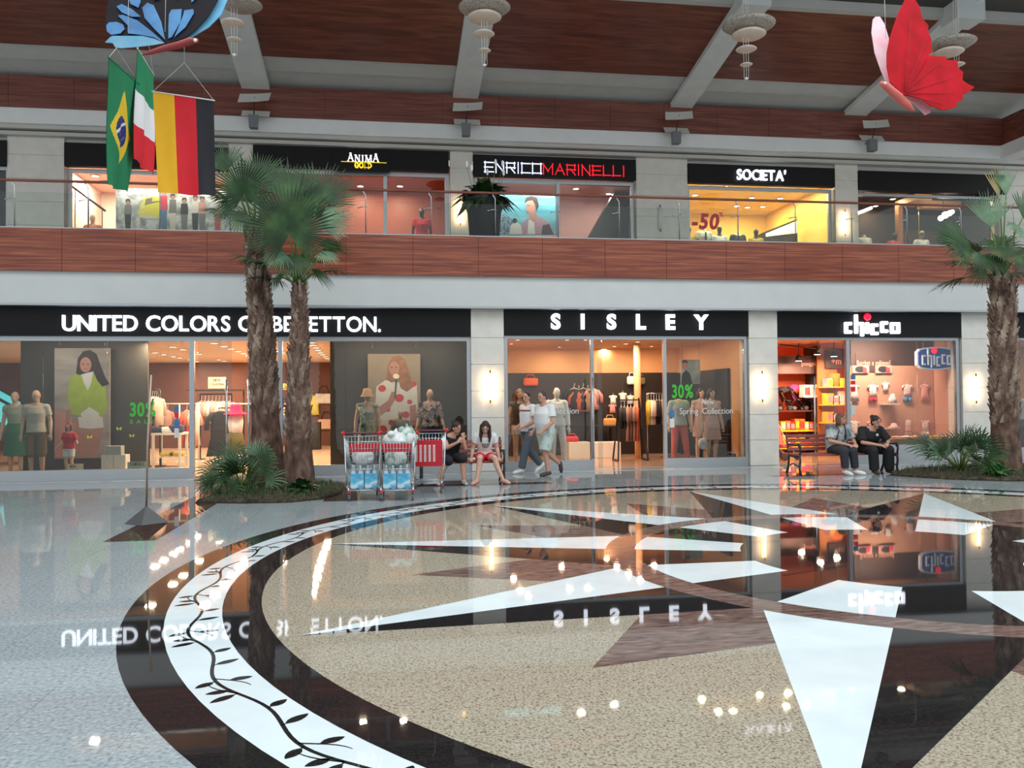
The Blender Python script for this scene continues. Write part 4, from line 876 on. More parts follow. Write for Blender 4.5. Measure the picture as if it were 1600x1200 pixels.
def shirt(t, J, m, sleeve=.55, infl=.022, fat=1.0, lo=1, name='shirt', sr=.066, voxel=.011, hem=0.0, hi=5):
    b = MB(); s = J['s']; st = torso(J, infl, fat, lo, hi)
    if hem: c, x, y = st[0]; d = (J['pel']-J['wai']).normalized(); st = [(c + d*hem*s, x*1.05, y*1.05)] + st
    b.loft(st, 20)
    for i in (0, 1):
        sh, el, wr = (J[k][i] for k in ('sh', 'el', 'wr')); b.cap(J['shc']-(J['shc']-J['che'])*.12, .078*s, sh, .062*s + infl*.5, 12)
        if sleeve > 0: (seg if sleeve <= 1 else b.__class__.cap)(b, sh, .062*s + infl*.5, sh.lerp(el, min(sleeve, 1)), sr*s, 12)
        if sleeve > 1: seg(b, el, sr*s*.95, el.lerp(wr, sleeve-1), sr*s*.72, 12)
    return b.soft(name, m, t, voxel, 4)
def pants(t, J, m, frac=2.0, r0=.108, r1=.082, r2=.066, infl=.016, name='trousers', voxel=.011, fat=1.0, top=2):
    b = MB(); s = J['s']; st = torso(J, infl, fat, 0, top+1); c, x, y = st[-1]; st[-1] = (J['pel'].lerp(J['wai'], .75), x, y); b.loft(st, 20)
    for i in (0, 1):
        hp, kn, an = (J[k][i] for k in ('hip', 'kn', 'an')); e = hp.lerp(kn, min(frac, 1)); (seg if frac <= 1 else b.__class__.cap)(b, hp, r0*s, e, (r0+(r1-r0)*min(frac, 1))*s, 14)
        if frac > 1: seg(b, kn, r1*s, kn.lerp(an, frac-1), r2*s, 14)
    return b.soft(name, m, t, voxel, 4)
def skirt(t, J, m, zlo, flare=1.25, name='skirt', infl=.02, voxel=.011):
    b = MB(); s = J['s']; st = torso(J, infl, 1.0, 1, 3); c, x, y = st[0]; b.loft([(V((c.x, c.y-.01, zlo*s)), x*flare, y*flare*1.1)] + st, 20); return b.soft(name, m, t, voxel, 4)
def shoe(t, J, i, m, h=.046, name='shoe'):
    s = J['s']; an, toe, kn = J['an'][i], J['toe'][i], J['kn'][i]; fv = toe-an; heel = an - fv.normalized()*.04*s - (kn-an).normalized()*.035*s
    b = MB(); b.cap(heel, .043*s, toe.lerp(heel, .2), .046*s, 12); b.cap(toe.lerp(heel, .25), .046*s, toe + fv.normalized()*.01, .032*s, 12); b.cap(an - (kn-an).normalized()*.01, .044*s, heel, .042*s, 10); return b.soft(name, m, t, .009, 3)
sk1 = mat('skin_tan', (200, 148, 124), .55, .06, 20); sk2 = mat('skin_fair', (214, 170, 148), .55, .05, 20); sk3 = mat('skin_warm', (172, 118, 94), .55, .06, 20)
m_mann = mat('mannequin_skin', (214, 176, 146), .4, .04, 10); m_manw = mat('white_mannequin', (224, 218, 208), .4, .03, 10); m_mank = mat('black_mannequin', (34, 30, 30), .35, .08, 10)
m_hdk = mat('dark_hair', (48, 32, 26), .6, .2, 40, stretch=(1, 1, .2)); m_hbr = mat('brown_hair', (104, 74, 54), .6, .2, 40, stretch=(1, 1, .2)); m_hsh = mat('greying_hair', (74, 62, 56), .7, .2, 60)
c_wt = mat('white_cotton', (226, 228, 226), .85, .04, 20, bump=.1); c_bk = mat('black_cloth', (30, 30, 32), .85, .1, 20, bump=.1); c_rd = mat('red_cloth', (204, 30, 52), .8, .06, 20); c_jn = mat('grey_trousers', (84, 92, 102), .85, .08, 20)
c_sh = ramp_mat('pale_plaid', [(0.35, (150, 164, 158)), (0.5, (196, 206, 196)), (0.65, (170, 190, 180))], 9, rough=.85); c_gr = ramp_mat('grey_print', [(0.38, (92, 98, 104)), (0.5, (164, 168, 168)), (0.66, (190, 194, 192))], 9, (1, 1, .5), rough=.85); c_dk = mat('charcoal_cloth', (52, 52, 58), .85, .08, 20)
m_shw = mat('white_shoe', (228, 226, 222), .5, .04); m_shd = mat('dark_shoe', (70, 62, 54), .6, .1); m_silver = mat('silver_strap', (196, 190, 184), .35, .05, metal=.4)

def foot_of(px, py): p = atz(px, py, 0.0); return p
# -- the two benches
m_slat = wood('bench_wood', (112, 52, 46), (140, 70, 62), (160, 88, 76), .45); m_iron = mat('cast_iron', (42, 38, 38), .5, .12, 20)
def bench(label, xa, xb, Y, ):
    cx = (xa+xb)/2; L = xb-xa; t = thing('park_bench', label, 'bench', (cx, Y, 0))
    for k, y in enumerate((-.24, -.12, 0.0, .12)):
        b = MB(); b.box((-L/2, y-.05, .385), (L/2, y+.05, .42)); b.build('seat_slat', m_slat, t, bevel=.008)
    for k in range(4):
        z = .50 + .088*k; y = .20 + .022*k; b = MB(); b.obox((0, y, z), (L, .028, .068), (-.22, 0, 0)); b.build('back_slat', m_slat, t, bevel=.006)
    for x in (-L/2+.03, L/2-.03):
        b = MB(); b.tube([(x, -.30, 0.0), (x, -.26, .12), (x, -.29, .28), (x, -.27, .38)], [.03, .022, .022, .025], 8); b.tube([(x, .30, 0), (x, .22, .15), (x, .19, .40), (x, .26, .62), (x, .31, .84)], [.03, .022, .025, .022, .018], 8)
        b.tube([(x, -.28, .37), (x, 0, .36), (x, .2, .38)], .022, 8); b.tube([(x, -.25, .16), (x, 0, .22), (x, .22, .16)], .014, 8); b.build('iron_side', m_iron, t)
        b = MB(); pts = [(x, -.27, .38), (x, -.30, .50)] + [(x, -.24+.07*math.cos(a), .56+.06*math.sin(a)) for a in [math.pi+q*.5 for q in range(-1, -6, -1)]] + [(x, -.05, .60), (x, .22, .60)]; b.tube(pts, .019, 8); b.ell((x, -.27, .57), (.028, .035, .035)); b.build('arm_rest', m_iron, t)
    return t
B1Y, B2Y = 16.15, 16.35
bench('brown slatted bench beside the trolleys in front of the pillar', X(655, B1Y), X(786, B1Y), B1Y)
bench('brown slatted bench with two women sitting, at the right', X(1236, B2Y), X(1390, B2Y), B2Y)
# -- person: girl
def seat_person(label, px, Y, J, rz=0.0):
    return thing('person', label, 'person', (X(px, Y, 700), Y, 0), rz)
J = pose(SIT, .97, pel=(0,.02,.50), wai=(0,-.01,.64), che=(0,-.09,.82), shc=(0,-.14,.92), neck=(0,-.18,.975), head=(-.01,-.25,1.085), hf=(-.1,-.85,-.5), hu=(0,-.5,.85), sh=[(-.16,-.13,.91),(.16,-.13,.91)], el=[(-.24,-.08,.67),(.24,-.08,.67)], wr=[(-.27,-.13,.50),(.27,-.13,.50)], hd=[(-.1,-.5,-.6),(.1,-.5,-.6)], hip=[(-.085,0,.50),(.085,0,.50)], kn=[(-.14,-.40,.50),(.15,-.40,.50)], an=[(-.20,-.44,.085),(.30,-.44,.085)], toe=[(-.30,-.56,.03),(.40,-.55,.03)])
p = seat_person('girl with long dark hair in white print tee and red shorts sitting on bench', 757, B1Y-.02, J); girl = p
body(p, J, sk2, .009, .85, palm=(0, 0, -1), curl=.4); face(p, J); hair(p, J, m_hdk, 'long', .30)
shirt(p, J, c_wt, .55, .02, .9, name='white_tee'); pants(p, J, c_rd, .52, .098, .092, name='red_shorts')
b = MB(); b.ell(J['che']*.72 + J['wai']*.28 + V((0, -.12, 0)), (.075, .018, .085)); b.build('shirt_print', ramp_mat('tee_print', [(0.4, (70, 66, 70)), (0.55, (150, 130, 124)), (0.7, (96, 80, 80))], 20, rough=.9), p)
for i in (0, 1): shoe(p, J, i, mat('nude_sandal', (206, 156, 136), .5, .05), name='sandal')
# -- person: woman on the phone in black
J = pose(SIT, .98, pel=(0,.02,.50), wai=(.01,-.02,.64), che=(.04,-.10,.82), shc=(.06,-.15,.91), neck=(.08,-.18,.965), head=(.12,-.24,1.075), hf=(.65,-.75,-.25), hu=(.1,-.25,1), sh=[(-.10,-.14,.89),(.22,-.14,.91)], el=[(-.06,-.28,.70),(.28,-.30,.68)], wr=[(.13,-.36,.80),(.24,-.36,.86)], hd=[(.6,0,.7),(-.1,0,1)], hip=[(-.09,0,.49),(.09,0,.49)], kn=[(-.05,-.42,.46),(.22,-.42,.50)], an=[(-.26,-.36,.085),(.24,-.42,.085)], toe=[(-.24,-.50,.03),(.27,-.56,.03)])
p = seat_person('woman in sleeveless black dress leaning on bench with hand to her face', 702, B1Y-.02, J)
body(p, J, sk1, .009, 1.1, palm=(.3, .6, .2), curl=.9); face(p, J); hair(p, J, m_hdk, 'bun')
shirt(p, J, c_bk, 0, .02, 1.15, name='black_top'); pants(p, J, c_bk, 1.02, .108, .098, name='black_skirt', fat=1.1)
for i in (0, 1): shoe(p, J, i, m_silver, name='sandal')
# -- person: woman in grey patterned top
J = pose(SIT, 1.0, pel=(0,.02,.51), wai=(0,-.01,.65), che=(0,-.07,.84), shc=(.01,-.10,.95), neck=(.02,-.12,1.0), head=(.04,-.15,1.12), hf=(.55,-.85,-.05), hu=(0,-.1,1), sh=[(-.18,-.09,.94),(.19,-.11,.93)], el=[(-.23,-.18,.68),(.27,-.20,.68)], wr=[(.05,-.40,.60),(.20,-.40,.62)], hip=[(-.09,0,.50),(.09,0,.50)], kn=[(-.07,-.44,.49),(.12,-.44,.49)], an=[(-.04,-.42,.085),(.20,-.38,.085)], toe=[(0,-.58,.03),(.32,-.50,.03)])
p = seat_person('woman in grey patterned top and white shoes sitting on the right bench', 1306, B2Y-.02, J)
body(p, J, sk1, .009, 1.2, palm=(0, .3, -.9), curl=.9); face(p, J); hair(p, J, m_hbr, 'bob', .15)
shirt(p, J, c_gr, .85, .034, 1.45, name='grey_top', sr=.092, hem=.04); pants(p, J, c_dk, 1.86, .115, .092, .075, fat=1.15)
b = MB(); c0 = J['neck'] + V((0, -.10, -.03)); 
for q in (-1, 1): b.tube([J['shc'] + V((q*.09, -.06, .06)), J['che'] + V((q*.07, -.195, .06)), J['wai'] + V((q*.10, -.20, .05))], .011, 6)
b.build('dark_trim', c_dk, p)
for i in (0, 1): shoe(p, J, i, m_shw)
# -- person: woman in black with a bag
J = pose(SIT, 1.0, pel=(0,.02,.51), wai=(0,-.03,.64), che=(.02,-.13,.80), shc=(.03,-.19,.90), neck=(.04,-.23,.955), head=(.06,-.30,1.06), hf=(.35,-.9,-.2), hu=(0,-.3,1), sh=[(-.18,-.17,.89),(.23,-.18,.89)], el=[(-.24,-.30,.64),(.34,-.28,.66)], wr=[(.08,-.44,.58),(.22,-.44,.62)], hip=[(-.10,0,.50),(.10,0,.50)], kn=[(-.10,-.45,.48),(.26,-.43,.49)], an=[(-.05,-.40,.085),(.30,-.36,.085)], toe=[(-.06,-.56,.03),(.38,-.50,.03)])
p = seat_person('woman in black top and black trousers with hands clasped on bench', 1352, B2Y-.02, J)
body(p, J, sk1, .009, 1.2, palm=(0, .3, -.9), curl=1.1); face(p, J); hair(p, J, m_hdk, 'bun')
shirt(p, J, c_bk, .9, .034, 1.5, name='black_top', sr=.092, hem=.04); pants(p, J, c_bk, 1.98, .12, .10, .098, fat=1.15)
b = MB(); b.ell(J['che'] + V((.05, -.20, -.01)), (.032, .012, .028)); b.build('pale_print', mat('pale_print', (190, 206, 196), .8), p)
for i in (0, 1): shoe(p, J, i, mat('brown_sandal', (74, 50, 42), .6, .1), name='sandal')
t = thing('hand_bag', 'black soft hand bag on the lap of the woman in black', 'bag', (X(1374, B2Y-.3, 700), B2Y-.36, .56)); b = MB(); b.ell((0, 0, 0), (.12, .09, .10)); b.ell((.05, 0, .03), (.09, .07, .08)); b.soft('bag_body', mat('black_leather', (26, 26, 30), .35, .1, 20), t, .01, 3)
b = MB(); b.tube([(-.08, 0, .08), (-.1, .02, .2), (-.06, .05, .28), (.02, .06, .30)], .008, 6); b.build('strap', c_bk, t)
# -- the two walking men: seen from their left side, going left; local -Y is turned to -X
WALK1 = pose(STAND, 1.0, pel=(0,0,.94), wai=(0,-.02,1.09), che=(0,-.03,1.28), shc=(0,-.02,1.42), neck=(0,-.04,1.48), head=(0,-.08,1.62), hf=(.18,-1,-.08), sh=[(-.19,-.06,1.40),(.19,.02,1.40)], el=[(-.25,.03,1.12),(.25,.0,1.11)], wr=[(-.24,-.14,.92),(.19,-.20,.93)], hip=[(-.10,-.02,.92),(.10,.02,.92)], kn=[(-.10,.08,.50),(.10,-.10,.51)], an=[(-.10,.42,.22),(.10,-.02,.085)], toe=[(-.10,.46,.06),(.12,-.20,.03)])
fp = atz(850, 744, 0); p = thing('person', 'man in white tee and pale plaid shorts walking left past the shop', 'person', (fp.x+.06, fp.y+.1, 0), math.radians(-66))
body(p, WALK1, sk1, .009, 1.3, palm=(-.6, .2, 0), curl=.8); face(p, WALK1, m_hsh); hair(p, WALK1, m_hsh, 'short')
shirt(p, WALK1, c_wt, .66, .034, 1.5, name='white_tee', sr=.092, hem=.07); pants(p, WALK1, c_sh, .97, .135, .125, name='plaid_shorts', fat=1.35)
for i in (0, 1): shoe(p, WALK1, i, m_shd)
WALK2 = pose(STAND, 1.0, pel=(0,0,.94), wai=(0,0,1.09), che=(0,.0,1.28), shc=(0,.01,1.42), neck=(0,0,1.48), head=(0,-.04,1.62), hf=(.6,-.85,-.1), sh=[(-.19,-.03,1.40),(.19,.03,1.40)], el=[(-.25,.05,1.12),(.27,.03,1.12)], wr=[(-.22,-.15,.98),(.14,-.20,.98)], hip=[(-.10,-.02,.92),(.10,.02,.92)], kn=[(-.10,.06,.50),(.10,-.12,.51)], an=[(-.10,.36,.16),(.10,-.22,.085)], toe=[(-.10,.24,.03),(.12,-.40,.03)])
fp = atz(838, 741, 0); p = thing('person', 'dark haired man in striped white shirt and grey trousers behind the other walker', 'person', (fp.x-.10, fp.y+.40, 0), math.radians(-72))
body(p, WALK2, sk1, .009, 1.1, palm=(-.6, .2, 0), curl=.8); face(p, WALK2); hair(p, WALK2, m_hdk, 'short')
shirt(p, WALK2, c_wt, .66, .03, 1.3, name='white_shirt', sr=.088, hem=.05); pants(p, WALK2, c_jn, 1.93, .115, .09, .082)
b = MB(); st = torso(WALK2, .041, 1.3, 3, 5); c, x, y = st[0]; c2, x2, y2 = st[1]; c = c.lerp(c2, .35); b.loft([(c, x*1.0, y*1.0), (c+V((0, 0, .022)), x*1.0, y*1.0)], 28); b.build('red_stripe', mat('stripe_red', (170, 50, 60), .8, .05), p)
for i in (0, 1): shoe(p, WALK2, i, m_shw)

# ---------------------------------------------------------------- shopping trolleys
m_chr = mat('chrome_wire', (196, 200, 202), .25, .04, 20, metal=.8); m_rub = mat('grey_rubber', (92, 96, 98), .7, .08); m_rpl = mat('red_plastic', (200, 24, 44), .4, .05, 6)
def trolley(label, px, py, rz, panel_side=False):
    fp = atz(px, py, 0); t = thing('shopping_trolley', label, 'trolley', (fp.x, fp.y+.42, 0), rz)
    # front of the basket is at -y; handle at +y
    F0, F1, B0, B1 = [V(p) for p in ((-.21, -.44, .50), (-.25, -.46, .93), (-.26, .36, .44), (-.29, .40, .98))]
    mir = lambda v: V((-v.x, v.y, v.z)); b = MB()
    def quad(a, c, d, e, nu, nv, r=.0032):   # wires across a panel a-c (bottom) and d-e (top)
        for i in range(nu+1):
            u = i/nu; b.tube([a.lerp(c, u), d.lerp(e, u)], r, 5)
        for j in range(nv+1):
            v = j/nv; b.tube([a.lerp(d, v), c.lerp(e, v)], r, 5)
    quad(F0, mir(F0), F1, mir(F1), 10, 4); quad(F0, B0, F1, B1, 16, 4); quad(mir(F0), mir(B0), mir(F1), mir(B1), 16, 4); quad(B0, mir(B0), B1, mir(B1), 10, 4); quad(F0, mir(F0), B0, mir(B0), 10, 14); b.build('basket', m_chr, t)
    b = MB()
    for loop in ((F1, mir(F1), mir(B1), B1, F1), (F0, mir(F0), mir(B0), B0, F0)): b.tube(loop, .007, 6)
    b.build('basket_rim', m_chr, t)
    b = MB()
    for q in (-1, 1):
        b.tube([(q*.30, .46, 1.02), (q*.29, .40, .96), (q*.27, .30, .42), (q*.25, -.30, .22), (q*.25, -.42, .17)], .012, 8); b.tube([(q*.25, .38, .17), (q*.25, -.42, .17)], .011, 8); b.tube([(q*.27, .30, .42), (q*.25, .38, .17)], .011, 8)
    for y in (-.42, -.2, 0, .2, .38): b.tube([(-.25, y, .17), (.25, y, .17)], .008, 6)
    b.build('frame', m_chr, t)
    b = MB(); b.tube([(-.33, .47, 1.03), (.33, .47, 1.03)], .017, 10); b.build('handle', m_rail2, t)
    for q in (-1, 1): b = MB(); b.ell((q*.31, .47, 1.03), (.035, .035, .04)); b.build('handle_cap', m_rpl, t)
    b = MB(); b.hexa([F0.lerp(F1, .62)+V((.02, .005, 0)), mir(F0.lerp(F1, .62))+V((-.02, .005, 0)), mir(F0.lerp(F1, .62))+V((-.02, .017, 0)), F0.lerp(F1, .62)+V((.02, .017, 0)), F1+V((.02, .005, -.03)), mir(F1)+V((-.02, .005, -.03)), mir(F1)+V((-.02, .017, -.03)), F1+V((.02, .017, -.03))])
    b.build('front_panel', m_rpl, t)
    for x, y in ((-.24, -.40), (.24, -.40), (-.24, .36), (.24, .36)):
        b = MB(); b.box((x-.026, y-.03, .135), (x+.026, y+.03, .165)); c = b.build('caster', m_rpl if y < 0 else m_chr, t); b = MB(); 
        for q in (-1, 1): b.bar((x+q*.018, y, .14), (x+q*.018, y+.03, .055), .004, .03)
        b.build('fork', m_chr, c); b = MB(); b.rings([[V((x+dx, y+.03+r*math.cos(a), .058+r*math.sin(a))) for a in [2*math.pi*i/18 for i in range(18)]] for dx, r in ((-.014, .045), (-.012, .058), (.012, .058), (.014, .045))]); b.build('wheel', m_rub, c)
    if panel_side:
        b = MB(); pts = [(-.27, .50), (.27, .50), (.27, .88), (-.27, .88)]; b.box((-.27, -.475, .46), (.27, -.465, .90)); b.build('red_panel', m_rpl, t, bevel=.004)
        b = MB()
        for i in range(5):
            for j in range(12): b.box((-.19+.075*i, -.479, .54+.024*j), (-.15+.075*i, -.476, .556+.024*j))
        b.build('panel_slots', m_wht, t)
    return t
m_rail2 = mat('handle_grey', (104, 60, 66), .5, .06)
T1 = trolley('left wire trolley with bottled water on the rack and pale bags', 567, 783, math.radians(4)); T2 = trolley('middle wire trolley with bottled water below and white bags heaped high', 622, 783, math.radians(-2)); T3 = trolley('right wire trolley with a large red front panel, nothing on its rack', 671, 771, math.radians(-6), True)
m_wat = ramp_mat('water_pack_print', [(0.35, (70, 160, 200)), (0.46, (120, 196, 222)), (0.54, (206, 228, 234)), (0.66, (84, 168, 206))], 3.5, (1, 1, 1.5), .25, 2); m_cap = mat('blue_cap', (120, 160, 190), .4, .1)
m_bot = mat('bottle_plastic', (196, 214, 224), .15, .05, 10)
def pack(T, x, y, label):
    m3 = Matrix.Rotation(T.rotation_euler.z, 3, 'Z'); p = T.location + m3 @ V((x, y, .185)); t = thing('water_pack', label, 'bottle pack', p, T.rotation_euler.z, 'shrink wrapped water packs on the trolley racks')
    b = MB()
    for i in (-1, 1):
        for j in (-1, 0, 1):
            b.lathe([(.044, 0), (.047, .01), (.047, .22), (.042, .26), (.020, .31), (.016, .335), (.018, .34), (.018, .365), (.005, .367)], (i*.053, j*.096, 0), 12)
    b.build('bottles', m_bot, t); b = MB(); b.box((-.104, -.146, .002), (.104, .146, .25)); b.build('wrap', m_wat, t, bevel=.025)
    b = MB(); b.tube([(-.10, -.05, .25), (-.03, -.02, .30), (.03, .02, .30), (.10, .05, .25)], .006, 6); b.build('carry_strap', c_rd, t)
pack(T1, -.115, -.25, 'water pack on the left trolley rack, left of two'); pack(T1, .105, -.25, 'water pack on the left trolley rack, right of two'); pack(T2, -.115, -.25, 'water pack on the middle trolley rack, left of two'); pack(T2, .105, -.25, 'water pack on the middle trolley rack, right of two')
m_bag = ramp_mat('carrier_bag', [(0.4, (206, 210, 208)), (0.55, (228, 230, 228)), (0.7, (196, 208, 200))], 6, rough=.5); m_bag2 = ramp_mat('printed_carrier_bag', [(0.4, (206, 214, 208)), (0.52, (120, 160, 140)), (0.56, (214, 220, 214)), (0.75, (224, 228, 224))], 4, (1, 1, 1), .5)
def bag(T, x, y, z, r, m, label, seed):
    R.seed(seed); m3 = Matrix.Rotation(T.rotation_euler.z, 3, 'Z'); p = T.location + m3 @ V((x, y, z)); b = MB(); b.ell((0, 0, 0), r, n=14, m=10)
    for k in range(9): d = V((R.uniform(-1, 1)*r[0]*.75, R.uniform(-1, 1)*r[1]*.75, R.uniform(-.2, .9)*r[2])); b.ell(d, (r[0]*R.uniform(.25, .45), r[1]*R.uniform(.25, .45), r[2]*R.uniform(.25, .4)))
    b.cap((0, 0, r[2]*.7), .05, (R.uniform(-.06, .06), 0, r[2]*1.25), .02); t = thing('carrier_bag', label, 'bag', p, 0, 'filled carrier bags in the trolleys'); b.soft('bag_body', m, t, .013, 2)
bag(T1, 0, -.18, .66, (.17, .16, .14), m_bag, 'white filled bag inside the left trolley', 1); bag(T1, 0, .15, .66, (.18, .15, .15), m_bag, 'white filled bag at the back of the left trolley', 4)
bag(T2, -.02, -.2, .66, (.18, .16, .16), m_bag2, 'green printed white bag inside the middle trolley', 2); bag(T2, -.04, .1, .92, (.20, .2, .15), m_bag, 'white bag heaped on top of the middle trolley', 3); bag(T2, .17, .22, .93, (.15, .15, .20), m_bag2, 'printed bag leaning over the right side of the middle trolley', 5)

# ---------------------------------------------------------------- standing pole on a pyramid foot
fp = atz(228, 818, 0); t = thing('pole_stand', 'thin metal pole on a folded black pyramid foot on the grey floor', 'stand', (fp.x, fp.y, 0))
m_gloss = mat('glossy_black', (30, 32, 30), .12, .1, 3); b = MB()
P0 = [(-.27, .02, .004), (0, -.22, .004), (.27, .03, .004), (0, .24, .004)]; top = (0, .02, .23)
b.add(P0 + [top], [(0, 1, 4), (1, 2, 4), (2, 3, 4), (3, 0, 4), (3, 2, 1, 0)]); b.build('foot', m_gloss, t)
b = MB(); b.tube([(0, .02, .2), (.012, .03, 1.0), (.055, .04, 1.93)], .014, 10); b.build('pole', mat('brass_pole', (170, 150, 132), .35, .08, 8, metal=.6), t)
# ---------------------------------------------------------------- lamps in the shop ceilings
def downlight(px, py, z, r, power, label, group, col=(1, .72, .5), glow=None):
    p = atz(px, py, z); t = thing('ceiling_downlight', label, 'ceiling lamp', (p.x, p.y, z), 0, group)
    b = MB(); b.lathe([(r*.8, -.004), (r*1.25, -.012), (r*1.3, 0), (r*.8, 0)], n=16); b.build('rim', m_wht, t)
    b = MB(); b.lathe([(.002, -.006), (r, -.006), (r, -.001), (.002, -.001)], n=16); b.build('lens', glow or m_spot, t)
    if power: area_light('downlight', (p.x, p.y, z-.03), r*2.2, r*2.2, power, col)
for px, py in ((235,532),(270,542),(286,546),(242,551),(256,554),(271,557),(281,559),(319,531),(335,536),(350,541),(361,545),(372,549),(381,552),(311,553),(342,562),(351,564),(296,562),(308,565),(486,535),(489,539),(494,543),(497,547),(501,551),(504,554),(508,557),(511,560),(436,549),(441,551)):
    downlight(px, py, 2.97, .09, 52, 'round bright ceiling spot inside the left clothes shop', 'ceiling spots of the left shop')
for px, py in ((799,537),(809,531),(822,528),(886,531),(874,542),(915,531),(978,537),(996,534),(944,545),(1018,541),(960,541)):
    downlight(px, py, 3.01, .06, 30, 'small round ceiling spot inside the shop with spaced sign letters', 'ceiling spots of the middle shop', (1, .68, .46))
for px, py in ((1086,305),(1111,292),(1134,292),(1168,324),(1192,323),(1175,309),(1151,322),(1247,296),(1219,310),(1296,314),(1216,296)):
    downlight(px, py, 8.28, .09, 40, 'round spot in the yellow gallery shop ceiling', 'ceiling spots of the yellow gallery shop', (1, .82, .5))
for px, py in ((149,275),(162,284)): downlight(px, py, 8.28, .10, 110, 'round spot in the pale pink ceiling of the upper left shop', 'ceiling spots of the upper left shop', (1, .78, .66))
for px, py in ((563,291),(625,291)): downlight(px, py, 8.18, .09, 70, 'round spot in the ceiling of the red brown gallery shop', 'ceiling spots of the red brown gallery shop', (1, .7, .5))
for px, py in ((900,295),(951,303),(975,323)): downlight(px, py, 8.18, .09, 40, 'round spot in the ceiling of the shop with the poster of the man', 'ceiling spots of the poster shop', (1, .74, .66))
for px, py in ((1395,311),(1368,322),(1416,336),(1530,318),(1453,340),(1475,336)): downlight(px, py, 8.28, .09, 26, 'round spot in the dark gallery shop on the right', 'ceiling spots of the dark gallery shop', (1, .72, .5))
def track(px, py, Y, label):
    p = at(px, py, Y); t = thing('track_spotlight', label, 'spotlight', p, 0, 'track spotlights over the orange lit entrance')
    b = MB(); b.lathe([(.05, .16), (.075, .10), (.085, 0), (.07, 0)], n=14); b.build('housing', m_dark, t)
    b = MB(); b.lathe([(.002, -.006), (.075, -.006), (.075, 0), (.002, 0)], n=14); b.build('lens', m_spot, t); b = MB(); b.tube([(0, 0, .15), (0, 0, 3.0-p.z)], .012, 6); b.build('stem', m_dark, t)
    area_light('spot', p + V((0, 0, -.03)), .12, .12, 60, (1, .66, .46))
for qx in (15.6, 17.0, 18.4): area_light('shop_lamp', (qx, 20.6, 2.98), .2, .2, 26, WARM)
for a in ((1248,564,21.0,'track spotlight leftmost over the orange lit entrance'), (1277,554,20.2,'track spotlight second from left over the orange entrance'), (1303,557,20.6,'track spotlight beside the shop mullion'), (1402,549,20.9,'lone lit spotlight left of the blue hanging sign')): track(*a)
b = MB(); b.tube([at(1217, 538, 20.2), at(1330, 551, 20.2)], .015, 6); tag(b.build('light_track', m_dark), 'dark light track across the orange lit entrance ceiling', 'light track')

# ---------------------------------------------------------------- display walls, posters, cards
def board(px0, py0, px1, py1, Y, m, name, label, cat, th=.03, border=None):
    a, c = at(px0, (py0+py1)/2, Y), at(px1, (py0+py1)/2, Y); z1 = at((px0+px1)/2, py0, Y).z; z0 = at((px0+px1)/2, py1, Y).z
    t = thing(name, label, cat, ((a.x+c.x)/2, Y, z0)); w2 = (c.x-a.x)/2; b = MB(); b.box((-w2, 0, 0), (w2, th, z1-z0)); b.build('panel', m, t); t['h'] = z1-z0; return t
def pprint(t, poly, m, lift=.004, name='printed_shape'):   # a flat printed shape lying on a board
    o = t.location; pts = [at(x, y, o.y) - o for x, y in poly]; b = MB(); b.prism([(p.x, p.z) for p in pts], (0, -lift, 0), (1, 0, 0), (0, 0, 1), (0, lift*.9, 0)); return b.build(name, m, t)
def pell(t, cx, cy, rx, ry, m, lift=.006, name='printed_shape', n=18): return pprint(t, [(cx+rx*math.cos(2*math.pi*i/n), cy+ry*math.sin(2*math.pi*i/n)) for i in range(n)], m, lift, name)
def fixed_wall(px0, px1, Y, z0, z1, m, nm): b = MB(); b.box((X(px0, Y), Y, z0), (X(px1, Y), Y+.08, z1)); return struct(b, nm, m)
fixed_wall(32, 231, 20.2, 0.005, 2.97, m_darkpanel, 'wall_display_left'); fixed_wall(516, 737, 20.2, 0.005, 2.97, m_darkpanel, 'wall_display_right')
i_skin = mat('ink_skin', (176, 130, 112), .6, .06, 5); i_hair = mat('ink_dark_hair', (44, 32, 30), .6, .15, 8); i_blond = mat('ink_blond_hair', (150, 104, 74), .6, .2, 8); i_green = mat('ink_lime_green', (158, 178, 66), .7, .08, 6); i_wht = mat('ink_white', (214, 212, 206), .6, .05, 5); i_wall = ramp_mat('ink_wall', [(.3, (128, 122, 116)), (.55, (164, 156, 148)), (.75, (184, 172, 166))], 1.6, (.4, 1, 2), .6)
i_red = mat('ink_red', (206, 62, 74), .6, .1, 6); i_pink = mat('ink_pink', (206, 150, 140), .6, .08, 5); i_blk = mat('ink_black', (34, 32, 34), .6, .05); i_gry = mat('ink_grey', (120, 118, 116), .6, .08, 4)
t = board(85, 544, 172, 716, 19.95, i_wall, 'poster', 'tall hanging poster of a dark haired woman in a lime green cardigan', 'poster')
pprint(t, [(86,640),(112,650),(112,714),(86,714)], i_pink, .003)
pprint(t, [(116,655),(160,652),(162,668),(150,714),(138,714),(140,676),(134,714),(122,714)], i_skin, .004); pprint(t, [(122,652),(160,648),(162,668),(140,670),(124,668)], i_wht, .005)
pprint(t, [(108,592),(120,583),(136,588),(152,583),(164,594),(168,638),(160,652),(142,644),(134,652),(112,648),(106,622)], i_green, .006); pprint(t, [(126,581),(146,581),(142,600),(137,610),(131,598)], i_wht, .008); pprint(t, [(126,646),(140,636),(156,646),(150,660),(130,660)], i_wht, .008)
pprint(t, [(104,640),(112,640),(110,662),(102,660)], i_skin, .007)
pprint(t, [(119,584),(122,560),(130,549),(141,547),(151,553),(157,570),(164,588),(171,600),(160,604),(152,594),(146,580),(124,586)], i_hair, .009); pell(t, 134, 570, 9, 12, i_skin, .011); pprint(t, [(125,562),(128,553),(140,551),(146,560),(138,557),(130,559)], i_hair, .013)
